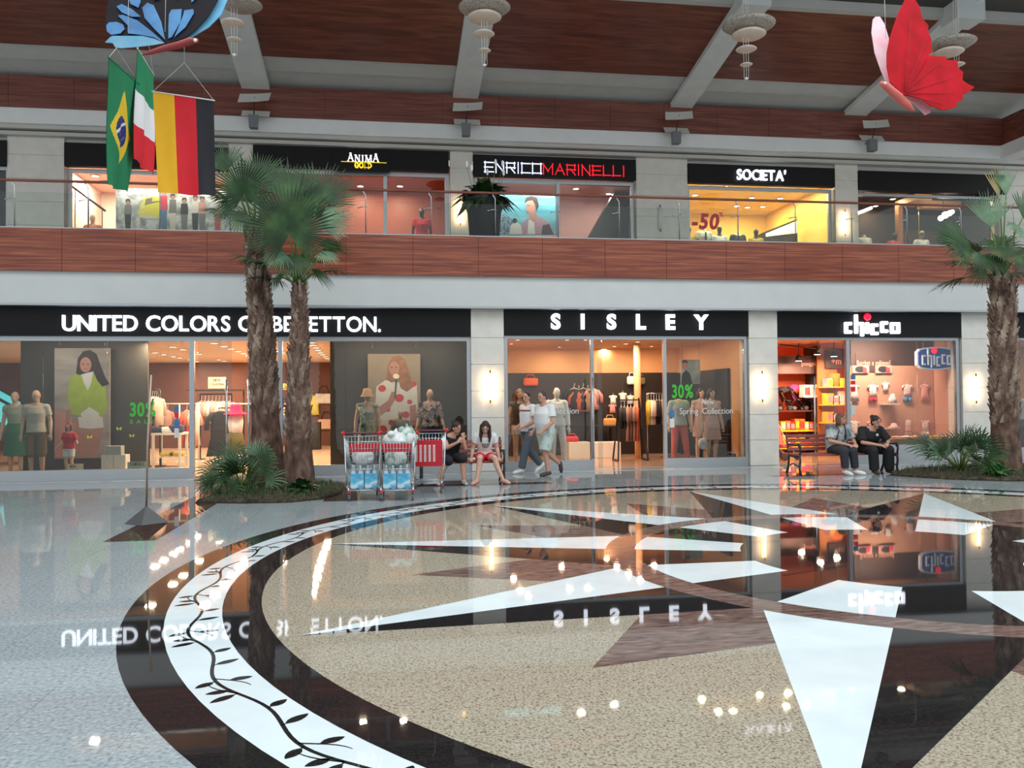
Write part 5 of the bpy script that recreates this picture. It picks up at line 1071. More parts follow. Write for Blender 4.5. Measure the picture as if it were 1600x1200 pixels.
for q in (0, 1): pell(t, 130+8*q, 569, 1.7, .8, i_hair, .014)
pell(t, 134, 576.5, 2.6, .9, i_red, .014)
for px in (93, 164): b = MB(); o = t.location; p = at(px, 544, 19.95) - o; b.tube([p, V((p.x, 0, 2.98-o.z))], .006, 5); b.build('hanger_wire', m_steel, t)
t = board(575, 553, 657, 700, 19.95, mat('ink_beige', (150, 136, 118), .6, .1, 2), 'poster', 'large poster of a woman in a red flowered white dress smelling a flower', 'poster')
pprint(t, [(586,640),(588,604),(602,594),(620,598),(640,592),(651,600),(653,636),(645,660),(640,698),(590,698),(592,668)], i_wht, .004)
for cx, cy, r in ((597,607,6),(624,622,7),(634,648,6),(598,671,7),(612,660,5),(646,600,5),(640,628,4),(606,640,4),(622,684,6),(604,690,4)): pell(t, cx, cy, r, r*.9, i_red, .006)
pprint(t, [(592,636),(606,626),(612,612),(619,612),(618,624),(608,640),(594,650)], i_skin, .008); pprint(t, [(640,634),(650,632),(649,664),(641,664)], i_skin, .008)
pprint(t, [(604,592),(606,570),(613,558),(623,555),(633,562),(639,580),(646,604),(636,612),(626,606),(622,592),(612,598)], i_blond, .009); pell(t, 616, 576, 8, 11, i_skin, .011); pell(t, 619, 588, 5, 4, mat('ink_cream', (236, 228, 196), .6, .05), .013); pprint(t, [(618,591),(621,591),(618,622),(616,622)], mat('ink_leaf', (70, 84, 60), .6, .1), .012)
for q in (0, 1): pell(t, 612+7*q, 574, 1.6, .7, i_hair, .014)
b = MB(); o = t.location
for px in (582, 650): p = at(px, 553, 19.95) - o; b.tube([p, V((p.x, 0, 2.98-o.z))], .005, 5)
b.build('hanger_wire', m_steel, t)
def card(px0, py0, px1, py1, Y, m, label, lines, ink=None):
    t = board(px0, py0, px1, py1, Y, m, 'display_card', label, 'sign card', .015)
    if t.location.z < .3: t.location.z = .006
    o = t.location
    for (s, xa, xb, ya, yb) in lines:
        text(t, s, at(xa, yb, Y).x-o.x, at(xb, yb, Y).x-o.x, at(xa, yb, Y).z-o.z, at(xa, ya, Y).z-o.z, -.001, ink or i_blk, .004, .01, .08, 'printed_text', True)
    return t
m_mint = mat('mint_card', (164, 190, 172), .6, .04); m_crm = mat('cream_card', (222, 212, 180), .6, .04)
card(199, 720, 228, 742, 19.25, m_mint, 'pale green card lettered DOMENICA APERTO at the foot of the window', [('DOMENICA', 203, 225, 723, 728), ('APERTO', 205, 222, 731, 735)])
card(105, 723, 130, 744, 19.25, m_crm, 'cream card with small dark print behind the child mannequin', [('NEW', 109, 119, 727, 731), ('COLLEZIONE', 107, 127, 735, 739)])
card(325, 589, 353, 607, 24.5, m_crm, 'cream card standing on the dark rack head in the left shop', [('NEW', 333, 345, 592, 596), ('COLLEZIONE', 329, 350, 599, 602)])
card(538, 710, 549, 732, 19.2, mat('aqua_card', (150, 210, 196), .6, .04), 'narrow aqua card low in the window behind the left trolley', [('DO', 541, 548, 721, 725)])
card(1136, 702, 1150, 718, 19.15, m_blk, 'small black card at the right foot of the middle shop window', [('GIFT', 1138, 1147, 705, 708), ('CARD', 1138, 1147, 711, 714)], i_wht)
def plinth(px0, py0, px1, py1, Y, d, m, label, name='display_plinth', cat='plinth', z0=0.005):
    x0, x1 = X(px0, Y, py0), X(px1, Y, py0); z1 = Z(py0, Y, (px0+px1)/2); t = thing(name, label, cat, ((x0+x1)/2, Y, z0)); b = MB(); b.box((-(x1-x0)/2, 0, 0), ((x1-x0)/2, d, z1-z0)); b.build('panel', m, t, bevel=.004); return t
i_box = mat('white_laminate', (216, 214, 206), .5, .04); m_gbx = mat('sage_box', (168, 172, 158), .5, .05)
plinth(158, 711, 177, 742, 19.4, .34, i_box, 'tall white display box below the lime poster, left of the pair'); plinth(177.5, 711, 196, 742, 19.4, .34, i_box, 'tall white display box below the lime poster, right of the pair'); plinth(163, 697, 189, 710.6, 19.42, .25, m_gbx, 'sage grey box lying on the two white display boxes', z0=Z(711, 19.4, 177)+.002)
# things written or stuck on the panes: parts of their windows
m_vgreen = mat('vinyl_green', (70, 190, 60), .5, .05, emit=None); m_vwht = mat('vinyl_white', (222, 222, 218), .5, .03); m_vred = mat('vinyl_red', (236, 34, 44), .5, .05); m_vblu = mat('vinyl_blue', (60, 120, 180), .5, .05)
def vinyl(win, s, px0, px1, py0, py1, Y, m, bold=.02, slant=0.0, nm='window_lettering', gap=.08):
    text(win, s, at(px0, py1, Y).x, at(px1, py1, Y).x, at(px0, py1, Y).z, at(px0, py0, Y).z, Y, m, .004, bold, gap, nm, True, slant)
V1 = G - .008
vinyl(W1, '30%', 203, 243, 629, 651, V1, m_vgreen, .03); vinyl(W1, 'SALE', 203, 240, 656, 662, V1, m_vgreen, .01, gap=.5)
vinyl(W4, '30%', 1050, 1083, 601, 622, V1, m_vgreen, .03); vinyl(W4, 'SALE', 1052, 1084, 626, 631, V1, m_vgreen, .01, gap=.5)
vinyl(W4, 'New', 1096, 1115, 623, 632, V1, m_vwht, 0, .15); vinyl(W4, 'Spring Collection', 1062, 1145, 638, 647, V1, m_vwht, -.004)
vinyl(W3, 'Spring Collection', 817, 904, 638, 647, V1, m_vwht, -.004); vinyl(W3, 'New', 850, 869, 623, 632, V1, m_vwht, 0, .15)
vinyl(W10, '-50', 1080, 1122, 333, 358, U-.008, m_vred, .04, .15); vinyl(W10, '%', 1123, 1130, 331, 339, U-.008, m_vred, .02, .1)
def decals(win, px, rows, Y=V1, w_=3.5):
    for (py0, py1, m) in rows:
        a, c = at(px-w_, py1, Y), at(px+w_, py0, Y); b = MB(); b.box((a.x, Y-.004, a.z), (c.x, Y, c.z)); b.build('door_sticker', m, win)
decals(W1, 276, ((635,644,m_vblu),(645,652,m_vred),(655,668,m_vblu),(669,684,m_vwht))); decals(W2, 440, ((620,632,m_vblu),(633,638,m_vred),(640,651,m_vwht))); decals(W4, 1050, ((641,652,m_vblu),(654,668,m_vwht))); decals(W5, 1333, ((586,593,m_vblu),(595,601,m_vred),(604,612,m_vred),(633,648,m_vwht)))
m_yst = mat('yellow_sticker', (196, 186, 70), .6, .1)
for k, (px, py) in enumerate(((186,670),(206,681),(140,683))):
    b = MB(); p = at(px, py, V1); s_ = .045
    for q in (-1, 1): b.prism([(0, 0), (q*s_, s_), (q*s_*1.2, .2*s_), (q*s_*.7, -s_*.8)], p, (1, 0, 0), (0, 0, 1), (0, .003, 0))
    b.build('butterfly_sticker', m_yst, W1)

# ---------------------------------------------------------------- garments, racks and shop fittings
def garment(kind, label, p, rz, s, m, group, sl=1.0, hanger=True, cat='clothing', name=None):
    t = thing(name or {'shirt': 'hanging_shirt', 'dress': 'hanging_dress', 'trousers': 'hanging_trousers', 'shorts': 'hanging_shorts'}[kind], label, cat, p, rz, group); b = MB(); n = 12
    E = lambda x, z, rx, ry: ((x, 0, z), V((rx, 0, 0)), V((0, ry, 0)))
    if kind in ('shirt', 'dress'):
        h = -.62*s if kind == 'shirt' else -.95*s
        b.loft([E(0, -.03*s, .06*s, .03*s), E(0, -.06*s, .18*s, .045*s), E(0, -.28*s, .20*s, .055*s), E(0, h*.6, (.19 if kind == 'shirt' else .20)*s, .05*s), E(0, h, (.215 if kind == 'shirt' else .29)*s, .06*s)], n)
        if sl:
            for q in (-1, 1): b.tube([(q*.15*s, 0, -.08*s), (q*(.20+.06*sl)*s, 0, -.22*s*sl), (q*(.22+.06*sl)*s, 0, -.42*s*sl)], [.055*s, .055*s, .05*s], 8)
    else:
        h = -.8*s if kind == 'trousers' else -.34*s; b.loft([E(0, 0, .17*s, .04*s), E(0, -.2*s, .19*s, .05*s)], n)
        for q in (-1, 1): b.tube([(q*.08*s, 0, -.12*s), (q*.10*s, 0, h)], [.09*s, .08*s], 8)
    b.build('cloth', m, t)
    if hanger: h_ = MB(); h_.tube([(-.17*s, 0, -.07*s), (0, 0, -.0*s), (.17*s, 0, -.07*s)], .006*s+.002, 5); h_.tube([(0, 0, 0), (0, 0, .07*s), (.025*s, 0, .10*s), (.0, 0, .125*s)], .005*s+.001, 5); h_.build('hanger', m_wht, t)
    return t
def rail(label, a, c, zf, name='clothes_rail', m=None, mid=0):
    """a straight rail between a and c on legs down to the floor level zf"""
    a, c = V(a), V(c); t = thing(name, label, 'clothes rack', (a.x, a.y, zf)); o = t.location
    b = MB(); b.tube([a-o, c-o], .018, 8); b.build('rail', m or m_wht, t)
    for k in range(mid+2):
        p = a.lerp(c, k/(mid+1)) - o; b = MB(); b.tube([p, V((p.x, p.y, 0.02))], .018, 8); b.box((p.x-.12, p.y-.12, 0), (p.x+.12, p.y+.12, .02)); b.build('leg', m or m_wht, t)
    return t
cols = [c_wt, mat('beige_cloth', (208, 176, 156), .85, .06), mat('rose_cloth', (214, 150, 150), .85, .06), c_bk, mat('rust_cloth', (176, 84, 56), .85, .08), mat('olive_cloth', (96, 92, 58), .85, .08), mat('navy_cloth', (46, 54, 84), .85, .08), mat('mustard_cloth', (206, 176, 60), .85, .08), mat('coral_cloth', (214, 100, 84), .85, .06), mat('taupe_cloth', (150, 116, 104), .85, .08)]
YR = 23.5; a, c = at(250, 631, YR), at(400, 631, YR); rail('long white rail with uprights across the left shop', a, c, 0.004, mid=4)
for k, (px, m, kd) in enumerate(((254,1,'shirt'),(262,9,'shirt'),(292,4,'dress'),(298,8,'dress'),(304,1,'dress'))):
    p = at(px, 632, YR); garment(kd, ('pale garment' if m == 1 else 'dark or rust garment') + ' %s on the white rail of the left shop' % ('first from left', 'second from left', 'in the middle', 'fourth from left', 'fifth from left')[k], (p.x, YR, p.z-.14), math.radians(70), 1.0, cols[m], 'garments on the long white rail')
YQ = 24.6; a, c = at(313, 616, YQ), at(362, 616, YQ); rail('dark rack with pale blouses behind the white rail', a, c, 0.004, m=m_dark)
b = MB(); o = at(338, 611, YQ); b.box((o.x-.75, YQ-.2, o.z), (o.x+.75, YQ+.2, o.z+.04)); [b.box((o.x+q*.72-.02, YQ+.1, .005), (o.x+q*.72+.02, YQ+.14, o.z)) for q in (-1, 1)]; tag(b.build('rack_shelf', m_dark), 'dark shelf above the rack of pale blouses', 'shelf')
for k in range(9):
    p = at(315+5.6*k, 617, YQ); garment('shirt', 'pale blouse number %s from left on the dark rack' % ('one','two','three','four','five','six','seven','eight','nine')[k], (p.x, YQ, p.z-.15), math.radians(75), 1.05, cols[(1,2,1,0,2,1,0,1,2)[k]], 'pale blouses on the dark rack')
YL = 22.2; a, c = at(233, 609, YL), at(250, 609, YL); rail('short rack of dark and light shirts at the left of the shop', a, c, 0.004, m=m_dark)
for k in range(5):
    p = at(235+3.3*k, 610, YL); garment('shirt', ('dark','rose','white','black','pale')[k] + ' shirt on the short rack beside the green sale lettering', (p.x, YL, p.z-.15), math.radians(80), 1.15, cols[(6,2,0,3,1)[k]], 'shirts on the short left rack')
def table(label, px0, px1, pyt, Y, d, zf, m, shelf=True, name='display_table', legm=None):
    a, c = at(px0, pyt, Y), at(px1, pyt, Y); t = thing(name, label, 'table', ((a.x+c.x)/2, Y, zf)); w2 = (c.x-a.x)/2; h = a.z - zf
    b = MB(); b.box((-w2, 0, h-.05), (w2, d, h)); b.build('table_top', m, t)
    if shelf: b = MB(); b.box((-w2+.05, .05, h*.28), (w2-.05, d-.05, h*.28+.03)); b.build('shelf', m, t)
    for x in (-w2+.04, w2-.04):
        for y in (.04, d-.04): b = MB(); b.box((x-.03, y-.03, 0), (x+.03, y+.03, h-.05)); b.build('leg', legm or m, t)
    return t
def folded(p, sx, sy, h, m, label, group): t = MB(); t.box((-sx/2, -sy/2, 0), (sx/2, sy/2, h)); o = t.build('folded_clothes', m, None, bevel=h*.3); o.location = p; return tag(o, label, 'clothing', group)
YT = 21.6; tb = table('white low table with folded clothes inside the left shop window', 236, 283, 677, YT, .8, .004, i_box)
hz = at(250, 677, YT).z
for k, (px, m, w_) in enumerate(((243,6,.3),(257,0,.3),(271,6,.34))): p = at(px, 677, YT); folded((p.x, YT+.3, hz+.001), w_, .3, .14+.05*(k == 2), cols[m], ('navy','white','dark navy')[k] + ' folded pile on top of the white low table', 'folded piles on the white low table')
for k, px in enumerate((258, 272)): p = at(px, 705, YT); folded((p.x, YT+.3, .004+(hz-.004)*.28+.031), .34, .3, .10, cols[7], 'yellow folded pile on the lower shelf, %s' % ('left one', 'right one')[k], 'yellow piles on the lower shelf')
# torso form with a pink hat by the door
YH = 21.2; hp_ = at(368, 641, YH); t = thing('dress_form', 'bust form in white top and olive skirt wearing a wide pink hat', 'mannequin', (hp_.x, YH, .004)); zt = hp_.z
b = MB(); b.loft([((0, 0, zt-1.0), V((.24, 0, 0)), V((0, .16, 0))), ((0, 0, zt-.55), V((.17, 0, 0)), V((0, .12, 0)))], 16); b.build('olive_skirt', cols[5], t)
b = MB(); b.loft([((0, 0, zt-.58), V((.15, 0, 0)), V((0, .11, 0))), ((0, 0, zt-.32), V((.18, 0, 0)), V((0, .13, 0))), ((0, 0, zt-.14), V((.17, 0, 0)), V((0, .09, 0))), ((0, 0, zt-.06), V((.05, 0, 0)), V((0, .05, 0)))], 16); b.build('white_top', c_wt, t)
b = MB(); b.tube([(0, 0, .02), (0, 0, zt-.9)], .02); b.lathe([(.18, 0), (.18, .02), (.02, .03)], n=18); b.build('stand', m_steel, t)
b = MB(); b.lathe([(.02, zt+.15), (.10, zt+.15), (.13, zt+.08), (.14, zt-.02), (.27, zt-.09), (.28, zt-.105), (.14, zt-.05), (.02, zt+.0)], n=24); b.build('pink_hat', mat('hot_pink_felt', (226, 38, 92), .8, .06, 10), t)
b = MB(); b.ell((0, 0, zt-.0), (.09, .10, .11)); b.build('head', m_mann, t)
t = garment('dress', 'long black dress hanging behind the entrance handles of the left shop', at(345, 640, 22.6), math.radians(20), 1.25, c_bk, 'dark dresses near the left shop door'); q0, q1 = at(342, 637.5, 22.6), at(361, 637.5, 23.2); q1.z = q0.z; rail('low black rail carrying the two black dresses', q0, q1, .004, m=m_dark); garment('dress', 'black dress hanging just right of the other black dress', at(359, 640, 23.2), math.radians(40), 1.2, c_bk, 'dark dresses near the left shop door')
# right of the palms: wall fittings of the left shop
YW = 26.5; m_shelf = mat('wall_shelf_wood', (186, 150, 116), .5, .06)
def wall_shelf(label, px0, px1, py, Y, d=.4): a, c = at(px0, py, Y), at(px1, py, Y); b = MB(); b.box((a.x, Y, a.z-.04), (c.x, Y+d, a.z)); return tag(b.build('wall_shelf', m_shelf), label, 'shelf')
wall_shelf('shelf with hats between the two palm trunks', 434, 449, 607, YW); wall_shelf('second shelf below the hats between the palm trunks', 434, 449, 630, YW)
p = at(441, 606, YW); b = MB(); b.lathe([(.02, .14), (.1, .13), (.13, .03), (.24, .005), (.24, 0), (.02, 0)], n=18); o = b.build('sun_hat', cols[7]); o.location = (p.x, YW+.2, p.z+.001); tag(o, 'yellow sun hat on the shelf between the palm trunks', 'hat')
garment('shirt', 'bright yellow child shirt hung on the brown wall right of the palms', at(488, 617, 30.93), 0, 1.15, mat('lemon_cloth', (236, 226, 96), .8, .05), 'clothes on the brown wall right of the palms', .6)
for px, py, m, lab in ((506, 622, m_bag, 'pale bag hung on the brown wall right of the palms'), (510, 662, cols[1], 'small beige bag hung low on the brown wall')):
    p = at(px, py, 30.93); t = thing('hand_bag', lab, 'bag', p); b = MB(); b.box((-.3, -.06, -.2), (.3, .06, .16)); b.build('bag_body', m, t, bevel=.05); b = MB(); b.tube([(-.2, 0, .15), (-.1, 0, .42), (.1, 0, .42), (.2, 0, .15)], .015, 6); b.build('handle', c_bk, t)
b = MB(); a, c = at(478, 660, 28.5), at(500, 660, 28.5); b.box((a.x, 28.5, .004), (c.x, 29.1, a.z)); tag(b.build('low_cabinet', m_blk), 'black low cabinet inside the left shop right of the palms', 'cabinet')
rail('short rail between the two palm trunks', at(434, 638, 25.5), at(451, 638, 25.5), .004)
for k, (px, m) in enumerate(((436,0),(440,4),(444,7),(448,6))): p = at(px, 638, 25.5); garment('shirt', ('white','rust','mustard','navy')[k] + ' garment hanging low between the two palm trunks', p + V((0, 0, -.14)), math.radians(70), 1.0, cols[m], 'garments between the palm trunks')

# ---------------------------------------------------------------- mannequins of the left shop
def mannequin(label, px, Y, s, J, skin, dress, rz=0, base=True, headless=False, zf=0.004, arms=True, legs=True, feat=True):
    t = thing('mannequin', label, 'mannequin', (X(px, Y, 660), Y, zf), rz)
    body(t, J, skin, .013, .92, True, feat, headless, arms=arms, legs=legs, curl=.4); dress(t, J); return t
MJ = lambda s, **k: pose(STAND, s, **k)
def d_man(t, J): shirt(t, J, mat('pale_linen', (196, 188, 170), .85, .06), .6, .02, 1.0, sr=.07, voxel=.014, hem=.04); pants(t, J, mat('khaki', (124, 104, 74), .85, .06), 1.02, .10, .095, voxel=.014, name='shorts')
mannequin('bald man mannequin in pale shirt and brown shorts in the left window', 57, 19.35, 1.06, MJ(1.06, hf=(-.5, -.85, -.1)), m_mann, d_man, math.radians(10))
def d_child(t, J): shirt(t, J, c_rd, .7, .02, 1.0, sr=.075, voxel=.012, hem=.03); pants(t, J, c_wt, .62, .10, .095, voxel=.012, name='shorts'); hair(t, J, mat('red_yarn_hair', (150, 46, 44), .8, .15), 'bob', .2)
mannequin('child mannequin in red tee and white shorts standing under the lime poster', 108, 19.3, .66, MJ(.66, sh=[(-.16,.01,1.38),(.16,.01,1.38)], head=(0,-.02,1.66), wr=[(-.30,-.16,.98),(.36,-.12,1.12)]), m_mann, d_child, math.radians(-15))
def d_green(t, J): shirt(t, J, mat('sage_top', (150, 160, 140), .85, .06), .3, .02, .9, voxel=.014); skirt(t, J, mat('green_skirt', (40, 110, 78), .8, .06), .42, 1.2, voxel=.014)
mannequin('mannequin in sage top and green skirt half hidden at the far left', 24, 20.0, 1.05, MJ(1.05), m_mann, d_green)
def hat_on(t, J, m):
    s = J['s']; H = J['head'] + V((0, .01, .05))*s; b = MB(); b.lathe([(.01, .12*s), (.085*s, .10*s), (.105*s, .0), (.15*s, -.07*s), (.155*s, -.075*s), (.1*s, -.02*s), (.01, .0)], H, 22); b.build('hat', m, t)
def d_hat(t, J): s = J['s']; shirt(t, J, mat('print_dress', (176, 170, 150), .85, .1, 30), 0, .02, .9, voxel=.014, name='dress_top', hi=4); skirt(t, J, ramp_mat('pale_check', [(.4, (150, 150, 132)), (.55, (196, 188, 166)), (.7, (120, 124, 116))], 14, rough=.85), .35, 1.3, voxel=.014); hat_on(t, J, mat('straw', (190, 150, 112), .8, .1)); b = MB(); b.tube([J['sh'][0]+V((0, -.09, .03))*s, J['che']+V((-.10, -.15, 0))*s, J['pel']+V((-.09, -.2, .1))*s, V((-.1*s, -.24*s, .45*s))], [.05*s, .06*s, .06*s, .05*s], 8); b.build('scarf', ramp_mat('green_scarf', [(.42, (40, 84, 72)), (.55, (186, 196, 170)), (.68, (60, 110, 84))], 10, rough=.85), t)
mannequin('woman mannequin in straw hat and pale dress with green scarf', 574, 19.4, 1.03, MJ(1.03, hf=(-.3, -.9, -.2)), m_mann, d_hat)
def d_flor(t, J): shirt(t, J, ramp_mat('floral_shirt_cloth', [(.42, (66, 50, 56)), (.5, (214, 186, 170)), (.58, (150, 84, 84)), (.66, (226, 200, 184))], 11, rough=.85), .95, .03, 1.0, sr=.075, voxel=.014, hem=.02); pants(t, J, mat('denim', (52, 64, 96), .85, .1, 20), 2.0, voxel=.014, name='jeans')
mannequin('bald man mannequin in dark floral shirt and jeans right of the flowered poster', 672, 19.4, 1.04, MJ(1.04, wr=[(-.30,-.10,.92),(.30,-.10,.92)]), m_mann, d_flor)
def d_kid2(t, J): shirt(t, J, mat('grey_knit', (160, 150, 146), .85, .06), .9, .02, 1.0, voxel=.013); pants(t, J, c_jn, 2.0, voxel=.013)
mannequin('bald child mannequin behind the heaped middle trolley', 626, 19.35, .78, MJ(.78, hf=(-.2, -1, 0)), m_mann, d_kid2)
# -- middle shop mannequins
def d_tank(t, J): shirt(t, J, mat('dark_tank', (70, 58, 54), .85, .1), 0, .02, .95, voxel=.014); pants(t, J, c_wt, .42, .10, .097, voxel=.014, name='shorts'); hair(t, J, m_hbr, 'bob', .2)
mannequin('woman mannequin in dark tank top and white shorts at the left of the middle shop', 812, 19.5, 1.03, MJ(1.03), m_mann, d_tank)
def d_suit(t, J): shirt(t, J, c_wt, 1.9, .025, 1.0, voxel=.014, hem=.05); pants(t, J, c_wt, 1.9, .10, .076, .06, voxel=.014)
mannequin('mannequin in a white jacket and white trousers behind the walking men', 870, 19.6, 1.05, MJ(1.05, kn=[(-.10,-.02,.50),(.14,-.04,.50)], an=[(-.10,.03,.085),(.17,.0,.085)], toe=[(-.12,-.14,.03),(.2,-.16,.03)]), m_manw, d_suit)
def d_pink(t, J): shirt(t, J, mat('blush_cloth', (222, 188, 176), .85, .05), 0, .02, .9, voxel=.013, hi=5); skirt(t, J, mat('blush_skirt', (218, 180, 168), .85, .06), .56, 1.22, voxel=.013); hair(t, J, m_hdk, 'bob', .1)
mannequin('mannequin in blush pink dress with dark bobbed hair, right end of the window', 1112, 19.35, 1.02, MJ(1.02), m_mann, d_pink, math.radians(8))
def d_grey2(t, J): shirt(t, J, mat('soft_rose_cloth', (196, 166, 158), .85, .06), 0, .02, .9, voxel=.014); skirt(t, J, mat('rose_grey_cloth', (184, 156, 150), .85, .06), .6, 1.2, voxel=.014); hair(t, J, m_hdk, 'bob', .12)
mannequin('mannequin in dusty rose dress partly behind the blush pink one', 1096, 20.1, 1.03, MJ(1.03), m_mann, d_grey2)
def d_salm(t, J): shirt(t, J, mat('pale_grey_top', (176, 180, 170), .85, .05), .9, .025, 1.0, voxel=.014, hem=.06); pants(t, J, cols[8], 1.95, .10, .078, .062, voxel=.014)
mannequin('headless mannequin in pale grey top and coral trousers beside the green sale figures', 1061, 19.5, 1.03, MJ(1.03, kn=[(-.12,-.02,.50),(.14,-.04,.50)], an=[(-.13,.03,.085),(.2,.0,.085)], toe=[(-.15,-.14,.03),(.23,-.16,.03)]), m_mann, d_salm, 0, headless=True)
p = at(1098, 693, 19.2); t = thing('hand_bag', 'white tasselled bag hanging at the feet of the blush pink mannequin', 'bag', p); b = MB(); b.ell((0, 0, 0), (.12, .07, .14)); b.soft('bag_body', c_wt, t, .012, 2); b = MB(); b.tube([(-.06, 0, .12), (-.02, 0, .5), (.03, 0, .52), (.06, 0, .12)], .008, 6); b.build('strap', m_wht, t)
# -- middle shop fittings
YS = 23.5
b = MB(); b.box((2.6, 23.5, .004), (8.34, 23.58, 2.32)); struct(b, 'wall_dark_panel', mat('dark_slat_wall', (36, 30, 28), .5, .1, 2, stretch=(.3, 1, 6)))
b = MB(); x0 = X(1040, 22.0); b.box((8.28, 19.8, .004), (8.34, 23.4, 2.3)); struct(b, 'wall_dark_side_panel', m_blk)
b = MB(); p = at(996, 600, 21.6); b.tube([(p.x, 21.6, .004), (p.x, 21.6, 3.0)], .09, 16); struct(b, 'trim_column', m_sand)
plinth(889, 691, 922, 713, 22.0, .45, i_box, 'low white plinth with shoes, left half of the middle shop', 'display_plinth'); plinth(929, 691, 970, 713, 22.0, .45, i_box, 'low white plinth in the entrance of the middle shop')
table('dark table with bags inside the middle shop entrance', 925, 966, 666, 22.55, .7, .004, m_blk, False)
def bagthing(px, py, Y, sx, sz, m, label, d=.16):
    p = at(px, py, Y); t = thing('hand_bag', label, 'bag', (p.x, Y, p.z)); b = MB(); b.box((-sx/2, -d/2, 0), (sx/2, d/2, sz)); b.build('bag_body', m, t, bevel=min(sx, sz, d)*.3); b = MB(); b.tube([(-sx*.3, 0, sz*.95), (-sx*.2, 0, sz*1.4), (sx*.2, 0, sz*1.4), (sx*.3, 0, sz*.95)], .012, 6); b.build('handle', m, t)
bagthing(953, 666, 22.8, .36, .22, mat('tan_straw', (196, 150, 92), .8, .12, 20), 'tan straw bag on the dark table'); bagthing(829, 603, 23.41, .42, .22, mat('orange_leather', (206, 92, 40), .5, .06), 'orange bag high on the back wall of the middle shop'); bagthing(987, 601, 23.41, .26, .24, c_wt, 'white bag high on the back wall beside the column'); bagthing(894, 691, 22.2, .34, .16, mat('red_leather', (196, 30, 40), .5, .06), 'red bag low behind the white suited mannequin'); bagthing(1002, 601, 23.41, .22, .2, cols[5], 'dull green bag beside the white bag on the back wall')
# black A frame rack with brown coats
YA2 = 21.0; a, c = at(968, 625, YA2), at(998, 625, YA2); t = thing('a_frame_rack', 'black slanted rack with brown coats in the middle shop', 'clothes rack', ((a.x+c.x)/2, YA2, .004)); o = t.location; w2 = (c.x-a.x)/2; h = a.z - .004
for x0, x1 in ((-w2, -w2-.12), (w2, w2+.15)):
    b = MB(); b.bar((x0, 0, h+.05), (x1, -.25, .02), .035, .035); b.bar((x0, 0, h+.05), (x1, .25, .02), .035, .035); b.bar((x1, -.27, .02), (x1, .27, .02), .035, .035); b.build('side_frame', m_blk, t)
b = MB(); b.tube([(-w2, 0, h), (w2, 0, h)], .016, 8); b.build('rail', m_blk, t)
for k in range(6): p = a.lerp(c, (k+.5)/6); garment('shirt' if k < 2 else 'dress', ('black','black','taupe','brown','taupe','rust')[k] + ' coat on the black slanted rack, %s from left' % ('first','second','third','fourth','fifth','sixth')[k], (p.x, YA2, p.z-.14), math.radians(72), .95, [c_bk, c_bk, cols[9], mat('cocoa_cloth', (120, 76, 60), .85, .1), cols[9], cols[4]][k], 'coats on the black slanted rack')
a, c = at(1011, 615, 21.8), at(1036, 615, 21.8); rail('steel rack of dark and pale clothes behind the door handle', a, c, .004, m=m_steel)
for k in range(6): p = a.lerp(c, (k+.5)/6); garment('shirt', ('mustard','white','beige','black','black','taupe')[k] + ' top on the steel rack, %s from left' % ('first','second','third','fourth','fifth','sixth')[k], (p.x, 21.8, p.z-.14), math.radians(75), 1.1, cols[(7,0,1,3,3,9)[k]], 'tops on the steel rack')
for k, (px, py, m) in enumerate(((958,617,0),(973,613,0),(985,617,0),(957,631,2))): p = at(px, py, 23.46); garment('shirt', 'small white and dark top on the back wall, %s' % ('far left','second','third','lowest')[k], p, 0, .42, cols[m], 'small tops on the dark back wall', .5)
for k in range(5): p = at(897+7*k, 606+3*(k % 2), 23.40); garment('shirt', ('black','rust','black','taupe','rose')[k] + ' blouse on the wall rail behind the mullion, %s' % ('first','second','third','fourth','fifth')[k], p, 0, 1.0, [c_bk, cols[4], c_bk, cols[9], cols[2]][k], 'blouses on the wall rail')
t = board(1064, 562, 1094, 600, 21.0, ramp_mat('ink_sky', [(.4, (120, 150, 160)), (.6, (176, 196, 200))], 2, rough=.5), 'poster', 'hanging poster of a man in a dark jacket behind the sale figures', 'poster'); pprint(t, [(1064,600),(1066,584),(1072,578),(1078,584),(1082,600)], i_blk, .004); pell(t, 1070, 571, 4.5, 7, i_skin, .005); pprint(t, [(1065,568),(1067,562.5),(1073,562.5),(1075,568),(1070,566)], i_hair, .007)
b = MB(); o = t.location
for q in (1066, 1092): p = at(q, 562, 21.0)-o; b.tube([p, V((p.x, 0, 3.02-o.z))], .005, 5)
b.build('hanger_wire', m_steel, t)
# ---------------------------------------------------------------- the children's shop on the right
YD = 19.75
b = MB(); b.box((X(1331, YD), YD, .55), (13.74, YD+.08, 2.36)); struct(b, 'wall_baby_display', m_salmon)
b = MB(); b.box((X(1331, YD), G+.06, .40), (13.72, YD, .55)); struct(b, 'trim_display_floor', mat('display_floor_wood', (196, 140, 88), .4, .06))
b = MB(); b.box((X(1331, YD)-.02, YD-.02, 2.36), (13.74, YD+.3, 3.0)); struct(b, 'wall_dark_band', mat('dark_band', (64, 40, 34), .6, .08))
t = board(1337, 551, 1394, 581, YD-.03, mat('brown_board', (70, 46, 40), .6, .06), 'shop_sign', 'brown board in the window reading karriget e makinave', 'sign', .03); o = t.location
text(t, '[karriget e makinave]', at(1339, 572, YD-.03).x-o.x, at(1391, 572, YD-.03).x-o.x, at(1339, 571, YD-.03).z-o.z, at(1339, 563, YD-.03).z-o.z, -.0, mat('pink_ink', (226, 160, 140), .6, .03), .008, 0, .06, 'printed_text', True)
